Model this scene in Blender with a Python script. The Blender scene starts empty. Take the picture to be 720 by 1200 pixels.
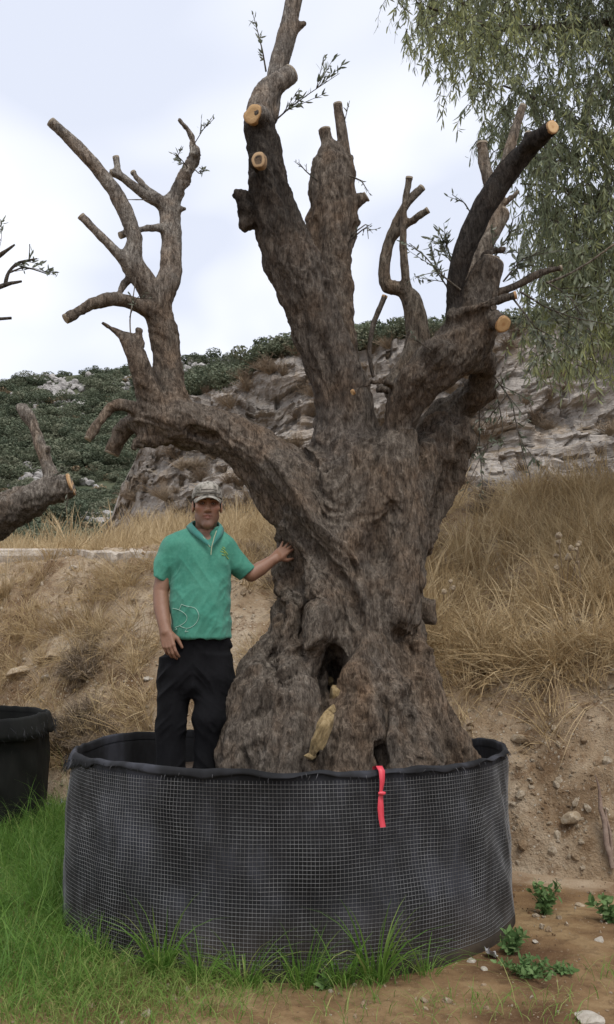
import bpy, math, random
import numpy as np
import openvdb as vdb
from mathutils import Vector, Matrix, Euler
from mathutils.bvhtree import BVHTree

random.seed(7)
RNG = np.random.default_rng(11)
SC = bpy.context.scene
COL = SC.collection

# ------------------------------------------------------------------ camera
CAM_H, PITCH, FPX = 1.45, math.radians(8.5), 1100.0
cam_data = bpy.data.cameras.new('camera')
cam = bpy.data.objects.new('camera', cam_data)
COL.objects.link(cam)
cam.location = (0, 0, CAM_H)
cam.rotation_euler = (math.radians(90) + PITCH, 0, 0)
cam_data.sensor_fit = 'VERTICAL'
cam_data.sensor_height = 36.0
cam_data.lens = 36.0 * FPX / 1200.0
cam_data.clip_end = 2000
cam_data.clip_start = 0.05
SC.camera = cam

# ------------------------------------------------------------------ light
SUN_EL, SUN_ROT = math.radians(60), math.radians(160)
world = bpy.data.worlds.new('World')
SC.world = world
world.use_nodes = True
wn, wl = world.node_tree.nodes, world.node_tree.links
wn.clear()
w_out = wn.new('ShaderNodeOutputWorld')
w_bg = wn.new('ShaderNodeBackground')
w_bg.inputs['Strength'].default_value = 0.1
w_sky = wn.new('ShaderNodeTexSky')
w_sky.sky_type = 'NISHITA'
w_sky.sun_disc = False
w_sky.sun_elevation = SUN_EL
w_sky.sun_rotation = SUN_ROT
w_tc = wn.new('ShaderNodeTexCoord')
w_sep = wn.new('ShaderNodeSeparateXYZ')
wl.new(w_tc.outputs['Generated'], w_sep.inputs[0])
w_ab = wn.new('ShaderNodeMath'); w_ab.operation = 'ABSOLUTE'
wl.new(w_sep.outputs['Z'], w_ab.inputs[0])
w_ad = wn.new('ShaderNodeMath'); w_ad.operation = 'ADD'; w_ad.inputs[1].default_value = 0.35
wl.new(w_ab.outputs[0], w_ad.inputs[0])
w_dv = wn.new('ShaderNodeVectorMath'); w_dv.operation = 'SCALE'
w_inv = wn.new('ShaderNodeMath'); w_inv.operation = 'DIVIDE'; w_inv.inputs[0].default_value = 1.0
wl.new(w_ad.outputs[0], w_inv.inputs[1])
wl.new(w_tc.outputs['Generated'], w_dv.inputs[0]); wl.new(w_inv.outputs[0], w_dv.inputs['Scale'])
w_mp = wn.new('ShaderNodeMapping'); w_mp.inputs['Location'].default_value = (3.7, 1.3, 0.4)
wl.new(w_dv.outputs[0], w_mp.inputs['Vector'])
w_no = wn.new('ShaderNodeTexNoise')
w_no.inputs['Scale'].default_value = 2.1
w_no.inputs['Detail'].default_value = 3.0
w_no.inputs['Roughness'].default_value = 0.42
w_no.inputs['Distortion'].default_value = 0.3
wl.new(w_mp.outputs[0], w_no.inputs['Vector'])
w_rp = wn.new('ShaderNodeValToRGB')
w_rp.color_ramp.elements[0].position = 0.40; w_rp.color_ramp.elements[0].color = (0.58, 0.615, 0.71, 1)
w_rp.color_ramp.elements[1].position = 0.68; w_rp.color_ramp.elements[1].color = (0.93, 0.93, 0.95, 1)
wl.new(w_no.outputs['Fac'], w_rp.inputs[0])
w_sc = wn.new('ShaderNodeVectorMath'); w_sc.operation = 'SCALE'; w_sc.inputs['Scale'].default_value = 9.6
wl.new(w_rp.outputs[0], w_sc.inputs[0])
w_mx = wn.new('ShaderNodeMix'); w_mx.data_type = 'RGBA'; w_mx.inputs['Factor'].default_value = 0.93
wl.new(w_sky.outputs[0], w_mx.inputs['A']); wl.new(w_sc.outputs[0], w_mx.inputs['B'])
wl.new(w_mx.outputs['Result'], w_bg.inputs['Color'])
wl.new(w_bg.outputs[0], w_out.inputs['Surface'])

sun_data = bpy.data.lights.new('sun', 'SUN')
sun_data.energy = 1.5
sun_data.angle = math.radians(25)
sun_data.color = (1.0, 0.96, 0.90)
sun = bpy.data.objects.new('sun', sun_data)
COL.objects.link(sun)
_sd = Vector((math.sin(SUN_ROT) * math.cos(SUN_EL), math.cos(SUN_ROT) * math.cos(SUN_EL), math.sin(SUN_EL)))
sun.rotation_euler = _sd.to_track_quat('Z', 'Y').to_euler()

SC.view_settings.view_transform = 'Standard'
SC.view_settings.look = 'None'
SC.view_settings.exposure = 0.58
SC.view_settings.gamma = 1.0

# ------------------------------------------------------------------ helpers
CP, SP = math.cos(PITCH), math.sin(PITCH)

def P(px, py, Y):
    """world point at depth Y seen at photo position px, py (720 x 1200)"""
    u, v = (px - 360.0) / FPX, (600.0 - py) / FPX
    dy, dz = CP - v * SP, SP + v * CP
    k = Y / dy
    return np.array([u * k, Y, CAM_H + dz * k])

def Pv(px, py, Y):
    u, v = (np.asarray(px, float) - 360.0) / FPX, (600.0 - np.asarray(py, float)) / FPX
    dy, dz = CP - v * SP, SP + v * CP
    k = Y / dy
    return np.stack([u * k, Y + 0 * u, CAM_H + dz * k], -1)

def to_px(p):
    p = np.asarray(p, float)
    x, y, z = p[..., 0], p[..., 1], p[..., 2] - CAM_H
    d = y * CP + z * SP
    return 360 + FPX * x / d, 600 - FPX * (-y * SP + z * CP) / d

def mpp(Y):
    return Y / FPX

def hashf(ix, iy, iz, seed):
    h = (ix.astype(np.uint32) * np.uint32(374761393) + iy.astype(np.uint32) * np.uint32(668265263)
         + iz.astype(np.uint32) * np.uint32(2147483647) + np.uint32(seed * 974634721 & 0xffffffff))
    h = (h ^ (h >> np.uint32(13))) * np.uint32(1274126177)
    h = (h ^ (h >> np.uint32(16))) * np.uint32(2246822519)
    h = h ^ (h >> np.uint32(15))
    return h.astype(np.float32) * np.float32(2.0 / 4294967295.0) - np.float32(1.0)

def vnoise(p, seed=0):
    p = np.asarray(p, np.float32)
    f = np.floor(p)
    i = f.astype(np.int64)
    t = p - f
    t = t * t * t * (t * (t * 6 - 15) + 10)
    x, y, z = i[..., 0], i[..., 1], i[..., 2]
    tx, ty, tz = t[..., 0], t[..., 1], t[..., 2]
    r = 0
    for dx in (0, 1):
        for dy in (0, 1):
            for dz in (0, 1):
                w = (tx if dx else 1 - tx) * (ty if dy else 1 - ty) * (tz if dz else 1 - tz)
                r = r + w * hashf(x + dx, y + dy, z + dz, seed)
    return r

def fbm(p, seed=0, octv=4, gain=0.5):
    p = np.asarray(p, np.float32)
    r, a, s = 0, 1.0, 0
    for o in range(octv):
        r = r + a * vnoise(p * (2.03 ** o) + o * 17.3, seed + o)
        s += a
        a *= gain
    return r / s

def ridged(p, seed=0, octv=3):
    p = np.asarray(p, np.float32)
    r, a, s = 0, 1.0, 0
    for o in range(octv):
        r = r + a * (1 - 2 * np.abs(vnoise(p * (2.1 ** o) + o * 9.1, seed + o)))
        s += a
        a *= 0.5
    return r / s

def mesh_np(name, verts, faces, mat=None, smooth=True):
    """faces: (n,3) or (n,4) array, or a list of such arrays"""
    me = bpy.data.meshes.new(name)
    if not isinstance(faces, (list, tuple)):
        faces = [faces]
    faces = [np.asarray(f, np.int32) for f in faces if len(f)]
    verts = np.asarray(verts, np.float32)
    me.vertices.add(len(verts))
    me.vertices.foreach_set('co', verts.ravel())
    li = np.concatenate([f.ravel() for f in faces])
    sizes = np.concatenate([np.full(len(f), f.shape[1], np.int32) for f in faces])
    me.loops.add(len(li))
    me.loops.foreach_set('vertex_index', li)
    me.polygons.add(len(sizes))
    me.polygons.foreach_set('loop_start', np.concatenate([[0], np.cumsum(sizes)[:-1]]).astype(np.int32))
    me.polygons.foreach_set('use_smooth', np.full(len(sizes), smooth))
    me.update(calc_edges=True)
    me.validate()
    if mat:
        me.materials.append(mat)
    return me

def attr(me, name, vals):
    vals = np.asarray(vals, np.float32)
    if vals.ndim == 2:
        a = me.attributes.new(name, 'FLOAT_COLOR', 'POINT')
        if vals.shape[1] == 3:
            vals = np.concatenate([vals, np.ones((len(vals), 1), np.float32)], 1)
        a.data.foreach_set('color', vals.ravel())
    else:
        a = me.attributes.new(name, 'FLOAT', 'POINT')
        a.data.foreach_set('value', vals)

def link(name, me, parent=None, loc=None):
    o = bpy.data.objects.new(name, me)
    COL.objects.link(o)
    if parent is not None:
        o.parent = parent
        p = parent
        off = Vector((0, 0, 0))
        while p is not None:
            off += p.location
            p = p.parent
        if not o.get('keep_local'):
            o.location = (-off.x, -off.y, -off.z) if loc is None else loc
    elif loc is not None:
        o.location = loc
    return o

def tag(o, label=None, cat=None, group=None, kind=None):
    if label: o['label'] = label
    if cat: o['category'] = cat
    if group: o['group'] = group
    if kind: o['kind'] = kind
    return o

def empty(name, loc, label, cat, group=None):
    o = bpy.data.objects.new(name, None)
    COL.objects.link(o)
    o.location = tuple(loc)
    o.empty_display_size = 0.1
    return tag(o, label, cat, group)

def grid_faces(nu, nv, closed_u=False):
    """grid index = j * nu + i"""
    i = np.arange(nu if closed_u else nu - 1)
    j = np.arange(nv - 1)
    I, J = np.meshgrid(i, j)
    I2 = (I + 1) % nu
    return np.stack([J * nu + I, J * nu + I2, (J + 1) * nu + I2, (J + 1) * nu + I], -1).reshape(-1, 4)

class Geo:
    """collects pieces into one mesh, with one value per vertex"""
    def __init__(self):
        self.v, self.f3, self.f4, self.a, self.n = [], [], [], [], 0
    def add(self, v, f, val=0.5):
        v = np.asarray(v, np.float32).reshape(-1, 3)
        f = np.asarray(f, np.int64)
        (self.f4 if f.shape[1] == 4 else self.f3).append(f + self.n)
        self.v.append(v)
        self.a.append(np.full(len(v), val, np.float32) if np.isscalar(val) else np.asarray(val, np.float32))
        self.n += len(v)
    def tube(self, pts, rad, n=6, val=0.5, cap=True, jag=0.0, seed=0):
        pts = np.asarray(pts, float)
        rad = np.broadcast_to(np.asarray(rad, float), (len(pts),))
        t = np.gradient(pts, axis=0)
        t /= np.linalg.norm(t, axis=1)[:, None] + 1e-9
        up = np.array([0.31, 0.95, 0.1]) if abs(t[0][2]) > 0.6 else np.array([0.1, 0.2, 1.0])
        s = np.cross(t, up); s /= np.linalg.norm(s, axis=1)[:, None] + 1e-9
        b = np.cross(s, t)
        an = np.linspace(0, 2 * np.pi, n, endpoint=False)
        ring = pts[:, None] + rad[:, None, None] * (np.cos(an)[None, :, None] * s[:, None] + np.sin(an)[None, :, None] * b[:, None])
        v = ring.reshape(-1, 3)
        if jag:
            v = v + (np.mean(rad) * jag) * np.stack([vnoise(v * (0.6 / (np.mean(rad) + 1e-6)), 31 + k + seed) for k in range(3)], -1)
        self.add(v, grid_faces(n, len(pts), True), val)
        if cap:
            for k, idx in ((0, 0), (1, len(pts) - 1)):
                c = np.concatenate([v[idx * n:(idx + 1) * n], pts[idx][None]])
                i = np.arange(n)
                f = np.stack([i, (i + 1) % n, np.full(n, n)], -1)
                self.add(c, f[:, ::-1] if k == 0 else f, val)
    def mesh(self, name, mat, smooth=True, aname='v'):
        fs = []
        if self.f4: fs.append(np.concatenate(self.f4))
        if self.f3: fs.append(np.concatenate(self.f3))
        me = mesh_np(name, np.concatenate(self.v), fs, mat, smooth)
        if len(me.vertices) == self.n:
            attr(me, aname, np.concatenate(self.a))
        return me

class Field:
    """signed distance grid made of soft-joined pieces, meshed with OpenVDB"""
    def __init__(self, lo, hi, vox, owners=False):
        self.lo = np.asarray(lo, float); self.h = vox
        self.n = np.ceil((np.asarray(hi, float) - self.lo) / vox).astype(int) + 1
        self.d = np.full(self.n, 1.0, np.float32)
        self.own = np.zeros(self.n, np.uint8) if owners else None
        self.best = np.full(self.n, 9.0, np.float32) if owners else None
    def sl(self, lo, hi):
        a = np.clip(np.floor((np.asarray(lo) - self.lo) / self.h).astype(int), 0, self.n - 1)
        b = np.clip(np.ceil((np.asarray(hi) - self.lo) / self.h).astype(int) + 1, 1, self.n)
        s = tuple(slice(int(x), int(max(y, x + 1))) for x, y in zip(a, b))
        ax = [(self.lo[k] + self.h * np.arange(s[k].start, s[k].stop)).astype(np.float32) for k in range(3)]
        return s, ax[0][:, None, None], ax[1][None, :, None], ax[2][None, None, :]
    def merge(self, s, d, k, owner=0, sub=False):
        g = self.d[s]
        if sub:
            d = -d
            h = np.maximum(k - np.abs(g - d), 0) / k
            self.d[s] = np.maximum(g, d) + h * h * k * 0.25
            return
        h = np.maximum(k - np.abs(g - d), 0) / k
        self.d[s] = np.minimum(g, d) - h * h * k * 0.25
        if self.own is not None:
            m = d < self.best[s]
            self.best[s] = np.where(m, d, self.best[s])
            self.own[s] = np.where(m, np.uint8(owner), self.own[s])
    def cone(self, a, b, ra, rb, k=0.03, owner=0, sub=False, flat_end=False, flat_start=False, ysc=1.0):
        a, b = np.asarray(a, float), np.asarray(b, float)
        pad = max(ra, rb) + k + 3 * self.h
        s, X, Y, Z = self.sl(np.minimum(a, b) - pad, np.maximum(a, b) + pad)
        ab = b - a
        if ysc != 1.0:
            ab = ab * np.array([1, ysc, 1])
        L2 = float(ab @ ab) + 1e-12
        x, y, z = X - a[0], (Y - a[1]) * ysc, Z - a[2]
        t = (x * ab[0] + y * ab[1] + z * ab[2]) / L2
        tc = np.clip(t, 0, 1)
        q = np.sqrt((x - tc * ab[0]) ** 2 + (y - tc * ab[1]) ** 2 + (z - tc * ab[2]) ** 2)
        d = q - (ra + (rb - ra) * tc)
        L = math.sqrt(L2)
        if flat_end: d = np.maximum(d, (t - 1) * L)
        if flat_start: d = np.maximum(d, -t * L)
        self.merge(s, d.astype(np.float32), k, owner, sub)
    def chain(self, pts, rs, k=0.03, owner=0, sub=False, flat_end=False, ysc=1.0):
        # one limb: its segments joined hard, the whole limb joined softly
        pts = np.asarray(pts, float); rs = np.asarray(rs, float)
        pad = rs.max() + k + 3 * self.h
        S, X, Y, Z = self.sl(pts.min(0) - pad, pts.max(0) + pad)
        D = np.full((X.shape[0], Y.shape[1], Z.shape[2]), 1.0, np.float32)
        for i in range(len(pts) - 1):
            a, b, ra, rb = pts[i], pts[i + 1], rs[i], rs[i + 1]
            pd = max(ra, rb) + k + 3 * self.h
            s, x, y, z = self.sl(np.minimum(a, b) - pd, np.maximum(a, b) + pd)
            ab = (b - a) * np.array([1, ysc, 1]); L2 = float(ab @ ab) + 1e-12
            x, y, z = x - a[0], (y - a[1]) * ysc, z - a[2]
            t = (x * ab[0] + y * ab[1] + z * ab[2]) / L2
            tc = np.clip(t, 0, 1)
            d = np.sqrt((x - tc * ab[0]) ** 2 + (y - tc * ab[1]) ** 2 + (z - tc * ab[2]) ** 2) - (ra + (rb - ra) * tc)
            if flat_end and i == len(pts) - 2: d = np.maximum(d, (t - 1) * math.sqrt(L2))
            loc = tuple(slice(q.start - Q.start, q.stop - Q.start) for q, Q in zip(s, S))
            D[loc] = np.minimum(D[loc], d.astype(np.float32))
        self.merge(S, D, k, owner, sub)
    def ell(self, c, r, k=0.02, rot=None, owner=0, sub=False):
        c, r = np.asarray(c, float), np.asarray(r, float)
        pad = max(r) + k + 3 * self.h
        s, X, Y, Z = self.sl(c - pad, c + pad)
        x, y, z = X - c[0], Y - c[1], Z - c[2]
        if rot is not None:
            R = np.asarray(rot)
            x, y, z = (R[0, 0] * x + R[1, 0] * y + R[2, 0] * z, R[0, 1] * x + R[1, 1] * y + R[2, 1] * z, R[0, 2] * x + R[1, 2] * y + R[2, 2] * z)
        k0 = np.sqrt((x / r[0]) ** 2 + (y / r[1]) ** 2 + (z / r[2]) ** 2)
        k1 = np.sqrt((x / r[0] ** 2) ** 2 + (y / r[1] ** 2) ** 2 + (z / r[2] ** 2) ** 2) + 1e-6
        self.merge(s, (k0 * (k0 - 1) / k1).astype(np.float32), k, owner, sub)
    def loft(self, secs, k=0.02, e=2.0, owner=0, sub=False):
        """secs: rows z, cx, cy, rx, ry (z in any order)"""
        S = np.array(sorted(secs), float)
        lo = [np.min(S[:, 1] - S[:, 3]), np.min(S[:, 2] - S[:, 4]), S[0, 0]]
        hi = [np.max(S[:, 1] + S[:, 3]), np.max(S[:, 2] + S[:, 4]), S[-1, 0]]
        pad = k + 4 * self.h
        s, X, Y, Z = self.sl(np.array(lo) - pad, np.array(hi) + pad)
        z = np.clip(Z, S[0, 0], S[-1, 0])
        # smooth interpolation of the sections
        zz = np.linspace(S[0, 0], S[-1, 0], 200)
        def ip(c):
            v = np.interp(zz, S[:, 0], S[:, c])
            ker = np.hanning(17); ker /= ker.sum()
            v = np.convolve(np.pad(v, 8, mode='edge'), ker, 'valid')
            return np.interp(z, zz, v)
        cx, cy, rx, ry = ip(1), ip(2), ip(3), ip(4)
        q = (np.abs((X - cx) / rx) ** e + np.abs((Y - cy) / ry) ** e) ** (1.0 / e)
        d = (q - 1) * np.minimum(rx, ry)
        d = np.maximum(d, np.maximum(S[0, 0] - Z, Z - S[-1, 0]))
        self.merge(s, d.astype(np.float32), k, owner, sub)
    def cut(self, n, p, keep_below=True):
        """keep the half space where (x - p) . n < 0"""
        s, X, Y, Z = self.sl(self.lo, self.lo + self.h * self.n)
        d = (X - p[0]) * n[0] + (Y - p[1]) * n[1] + (Z - p[2]) * n[2]
        self.d = np.maximum(self.d, d.astype(np.float32))
    def mesh(self):
        arr = np.clip(self.d, -0.2, 0.2)
        g = vdb.FloatGrid(0.2)
        g.copyFromArray(np.ascontiguousarray(arr, np.float32), tolerance=0.0)
        pts, quads = g.convertToQuads(0.0)
        q = quads.astype(np.int64)
        v = pts.astype(np.float64)
        vol = np.einsum('ij,ij->i', v[q[:, 0]], np.cross(v[q[:, 1]], v[q[:, 2]])).sum() + np.einsum('ij,ij->i', v[q[:, 0]], np.cross(v[q[:, 2]], v[q[:, 3]])).sum()
        if vol < 0:
            q = q[:, ::-1]
        own = None
        if self.own is not None:
            ii = np.clip(np.round(v).astype(int), 0, self.n - 1)
            own = self.own[ii[:, 0], ii[:, 1], ii[:, 2]]
        return v * self.h + self.lo, q, own

def relax(v, q, it=1, lam=0.5):
    n = len(v)
    for _ in range(it):
        acc = np.zeros_like(v); cnt = np.zeros(n)
        for a, b in ((0, 1), (1, 2), (2, 3), (3, 0)):
            for c in range(3):
                acc[:, c] += np.bincount(q[:, a], v[q[:, b], c], n) + np.bincount(q[:, b], v[q[:, a], c], n)
            cnt += np.bincount(q[:, a], minlength=n) + np.bincount(q[:, b], minlength=n)
        v = v + lam * (acc / np.maximum(cnt, 1)[:, None] - v)
    return v

def vnormals(v, q):
    fn = np.cross(v[q[:, 2]] - v[q[:, 0]], v[q[:, 3]] - v[q[:, 1]])
    n = np.zeros_like(v)
    for c in range(3):
        for k in range(4):
            n[:, c] += np.bincount(q[:, k], fn[:, c], len(v))
    return n / (np.linalg.norm(n, axis=1)[:, None] + 1e-12)

# ------------------------------------------------------------------ materials
def new_mat(name):
    m = bpy.data.materials.new(name)
    m.use_nodes = True
    nt = m.node_tree
    return m, nt, nt.nodes['Principled BSDF']

def ramp(nt, src, stops):
    r = nt.nodes.new('ShaderNodeValToRGB')
    e = r.color_ramp.elements
    while len(e) < len(stops): e.new(0.5)
    for x, (p, c) in zip(e, stops):
        x.position = p
        x.color = (*c, 1) if len(c) == 3 else c
    nt.links.new(src, r.inputs[0])
    return r.outputs[0]

def noise(nt, scale, detail=4, rough=0.55, vec=None, dist=0.0):
    n = nt.nodes.new('ShaderNodeTexNoise')
    n.inputs['Scale'].default_value = scale
    n.inputs['Detail'].default_value = detail
    n.inputs['Roughness'].default_value = rough
    n.inputs['Distortion'].default_value = dist
    if vec is not None: nt.links.new(vec, n.inputs['Vector'])
    return n.outputs['Fac']

def voro(nt, scale, vec=None, feature='F1'):
    n = nt.nodes.new('ShaderNodeTexVoronoi')
    n.feature = feature
    n.inputs['Scale'].default_value = scale
    if vec is not None: nt.links.new(vec, n.inputs['Vector'])
    return n

def coords(nt, scale=(1, 1, 1)):
    t = nt.nodes.new('ShaderNodeNewGeometry')
    m = nt.nodes.new('ShaderNodeMapping')
    m.inputs['Scale'].default_value = scale
    nt.links.new(t.outputs['Position'], m.inputs['Vector'])
    return m.outputs[0]

def mix(nt, fac, a, b, mode='MIX'):
    m = nt.nodes.new('ShaderNodeMix'); m.data_type = 'RGBA'; m.blend_type = mode
    if isinstance(fac, (int, float)): m.inputs['Factor'].default_value = fac
    else: nt.links.new(fac, m.inputs['Factor'])
    for k, v in (('A', a), ('B', b)):
        if isinstance(v, tuple): m.inputs[k].default_value = (*v, 1) if len(v) == 3 else v
        else: nt.links.new(v, m.inputs[k])
    return m.outputs['Result']

def maprange(nt, src, a, b, c=0.0, d=1.0):
    m = nt.nodes.new('ShaderNodeMapRange')
    for k, v in zip(('From Min', 'From Max', 'To Min', 'To Max'), (a, b, c, d)): m.inputs[k].default_value = v
    nt.links.new(src, m.inputs['Value'])
    return m.outputs['Result']

def bump(nt, bsdf, h, strength=0.5, dist=0.01):
    b = nt.nodes.new('ShaderNodeBump')
    b.inputs['Strength'].default_value = strength
    b.inputs['Distance'].default_value = dist
    nt.links.new(h, b.inputs['Height'])
    nt.links.new(b.outputs[0], bsdf.inputs['Normal'])
    return b

def attr_node(nt, name):
    a = nt.nodes.new('ShaderNodeAttribute'); a.attribute_name = name
    return a

def simple(name, col, rough=0.8, spec=0.3):
    m, nt, b = new_mat(name)
    b.inputs['Base Color'].default_value = (*col, 1)
    b.inputs['Roughness'].default_value = rough
    b.inputs['Specular IOR Level'].default_value = spec
    return m

def m_bark(name, tint=(1, 1, 1), fine=1.0):
    m, nt, b = new_mat(name)
    c = coords(nt, (1, 1, 0.5))
    c0 = coords(nt)
    n1 = noise(nt, 30 * fine, 8, 0.78, coords(nt, (1, 1, 0.30)), 0.7)
    n2 = noise(nt, 5, 3, 0.6, c0)
    n3 = noise(nt, 75 * fine, 4, 0.7, coords(nt, (1, 1, 0.3)), 0.6)
    col = ramp(nt, n1, [(0.33, (0.042, 0.037, 0.033)), (0.45, (0.108, 0.095, 0.084)), (0.56, (0.180, 0.163, 0.146)), (0.72, (0.34, 0.32, 0.29))])
    warm = ramp(nt, n2, [(0.45, (1, 1, 1)), (0.75, (1.12, 0.96, 0.82))])
    col = mix(nt, 1.0, col, warm, 'MULTIPLY')
    col = mix(nt, 1.0, col, ramp(nt, n3, [(0.36, (0.50, 0.49, 0.48)), (0.48, (1.0, 1.0, 1.0)), (0.66, (1.35, 1.34, 1.32))]), 'MULTIPLY')
    n4 = noise(nt, 9, 4, 0.7, c0)
    col = mix(nt, maprange(nt, n4, 0.58, 0.72, 0, 0.3), col, (0.24, 0.23, 0.205))
    tone = attr_node(nt, 'tone')
    col = mix(nt, 1.0, col, tone.outputs['Color'], 'MULTIPLY')
    nt.links.new(col, b.inputs['Base Color'])
    b.inputs['Roughness'].default_value = 0.92
    b.inputs['Specular IOR Level'].default_value = 0.15
    v = voro(nt, 42 * fine, c, 'DISTANCE_TO_EDGE')
    h = mix(nt, 0.5, n1, n3)
    h2 = mix(nt, 0.08, h, maprange(nt, v.outputs['Distance'], 0, 0.12), 'MULTIPLY')
    bump(nt, b, h2, 1.0, 0.045)
    return m

def m_leaf(name, ca, cb, cc=None, trans=0.25, rough=0.55, per_instance=False):
    m, nt, b = new_mat(name)
    if per_instance:
        oi = nt.nodes.new('ShaderNodeObjectInfo')
        a = attr_node(nt, 'v')
        ad = nt.nodes.new('ShaderNodeMath'); ad.operation = 'ADD'
        ml = nt.nodes.new('ShaderNodeMath'); ml.operation = 'MULTIPLY'; ml.inputs[1].default_value = 0.55
        m2 = nt.nodes.new('ShaderNodeMath'); m2.operation = 'MULTIPLY'; m2.inputs[1].default_value = 0.45
        nt.links.new(oi.outputs['Random'], ml.inputs[0]); nt.links.new(a.outputs['Fac'], m2.inputs[0])
        nt.links.new(ml.outputs[0], ad.inputs[0]); nt.links.new(m2.outputs[0], ad.inputs[1])
        src = ad.outputs[0]
    else:
        src = attr_node(nt, 'v').outputs['Fac']
    st = [(0.1, ca), (0.9, cb)] if cc is None else [(0.05, ca), (0.5, cb), (0.95, cc)]
    col = ramp(nt, src, st)
    nt.links.new(col, b.inputs['Base Color'])
    b.inputs['Roughness'].default_value = rough
    b.inputs['Specular IOR Level'].default_value = 0.25
    if trans:
        tr = nt.nodes.new('ShaderNodeBsdfTranslucent')
        nt.links.new(col, tr.inputs['Color'])
        ms = nt.nodes.new('ShaderNodeMixShader'); ms.inputs[0].default_value = trans
        nt.links.new(b.outputs[0], ms.inputs[1]); nt.links.new(tr.outputs[0], ms.inputs[2])
        nt.links.new(ms.outputs[0], nt.nodes['Material Output'].inputs['Surface'])
    return m

def m_cut(name, edge=(0.34, 0.20, 0.09), mid=(0.60, 0.40, 0.20), core=(0.42, 0.22, 0.09)):
    m, nt, b = new_mat(name)
    a = attr_node(nt, 'v')
    n = noise(nt, 60, 3, 0.6, coords(nt))
    ad = nt.nodes.new('ShaderNodeMath'); ad.operation = 'MULTIPLY_ADD'; ad.inputs[1].default_value = 0.35; 
    nt.links.new(n, ad.inputs[0]); nt.links.new(a.outputs['Fac'], ad.inputs[2])
    col = ramp(nt, ad.outputs[0], [(0.15, core), (0.5, mid), (0.95, mid), (1.0, edge)])
    sn = nt.nodes.new('ShaderNodeMath'); sn.operation = 'MULTIPLY'; sn.inputs[1].default_value = 46.0
    nt.links.new(ad.outputs[0], sn.inputs[0])
    s2 = nt.nodes.new('ShaderNodeMath'); s2.operation = 'SINE'; nt.links.new(sn.outputs[0], s2.inputs[0])
    col = mix(nt, maprange(nt, s2.outputs[0], 0.2, 1.0, 0, 0.35), col, edge)
    col = mix(nt, maprange(nt, noise(nt, 22, 3, 0.7, coords(nt)), 0.5, 0.65, 0, 0.4), col, core)
    nt.links.new(col, b.inputs['Base Color'])
    b.inputs['Roughness'].default_value = 0.8
    bump(nt, b, n, 0.3, 0.003)
    return m

def m_rock(name, a, b_, c_, scale=6.0, bs=0.6, bd=0.02):
    m, nt, b = new_mat(name)
    tc = nt.nodes.new('ShaderNodeTexCoord')
    n1 = noise(nt, scale, 6, 0.65, tc.outputs['Object'])
    n2 = noise(nt, scale * 5, 4, 0.7, tc.outputs['Object'])
    col = ramp(nt, n1, [(0.3, a), (0.5, b_), (0.7, c_)])
    col = mix(nt, maprange(nt, n2, 0.5, 0.7, 0, 0.35), col, a)
    nt.links.new(col, b.inputs['Base Color'])
    b.inputs['Roughness'].default_value = 0.9
    bump(nt, b, n2, bs, bd)
    return m

BARK = m_bark('bark')
CUT_FRESH = m_cut('fresh_cut_wood')
CUT_OLD = m_cut('old_cut_wood', (0.22, 0.18, 0.13), (0.34, 0.29, 0.22), (0.25, 0.19, 0.13))
OLIVE_LEAF = m_leaf('olive_leaf', (0.085, 0.105, 0.070), (0.165, 0.185, 0.130), (0.29, 0.31, 0.25), 0.3)

def rock_mesh(name, mat, seed, flat=0.7, n=3, rough=0.35):
    import bmesh
    bm = bmesh.new()
    bmesh.ops.create_icosphere(bm, subdivisions=n, radius=1)
    v = np.array([x.co[:] for x in bm.verts])
    d = 1 + rough * fbm(v * 1.1 + seed * 5.1, seed, 3)
    # flat broken faces
    r = np.random.default_rng(seed)
    w = v * d[:, None]
    for _ in range(11):
        nn = r.normal(size=3); nn /= np.linalg.norm(nn)
        q = w @ nn - r.uniform(0.48, 0.82)
        w -= np.maximum(q, 0)[:, None] * nn * 0.9
    w[:, 2] *= flat
    for x, c in zip(bm.verts, w): x.co = c
    me = bpy.data.meshes.new(name)
    bm.to_mesh(me); bm.free()
    me.polygons.foreach_set('use_smooth', [False] * len(me.polygons))
    me.materials.append(mat)
    return me

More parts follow.
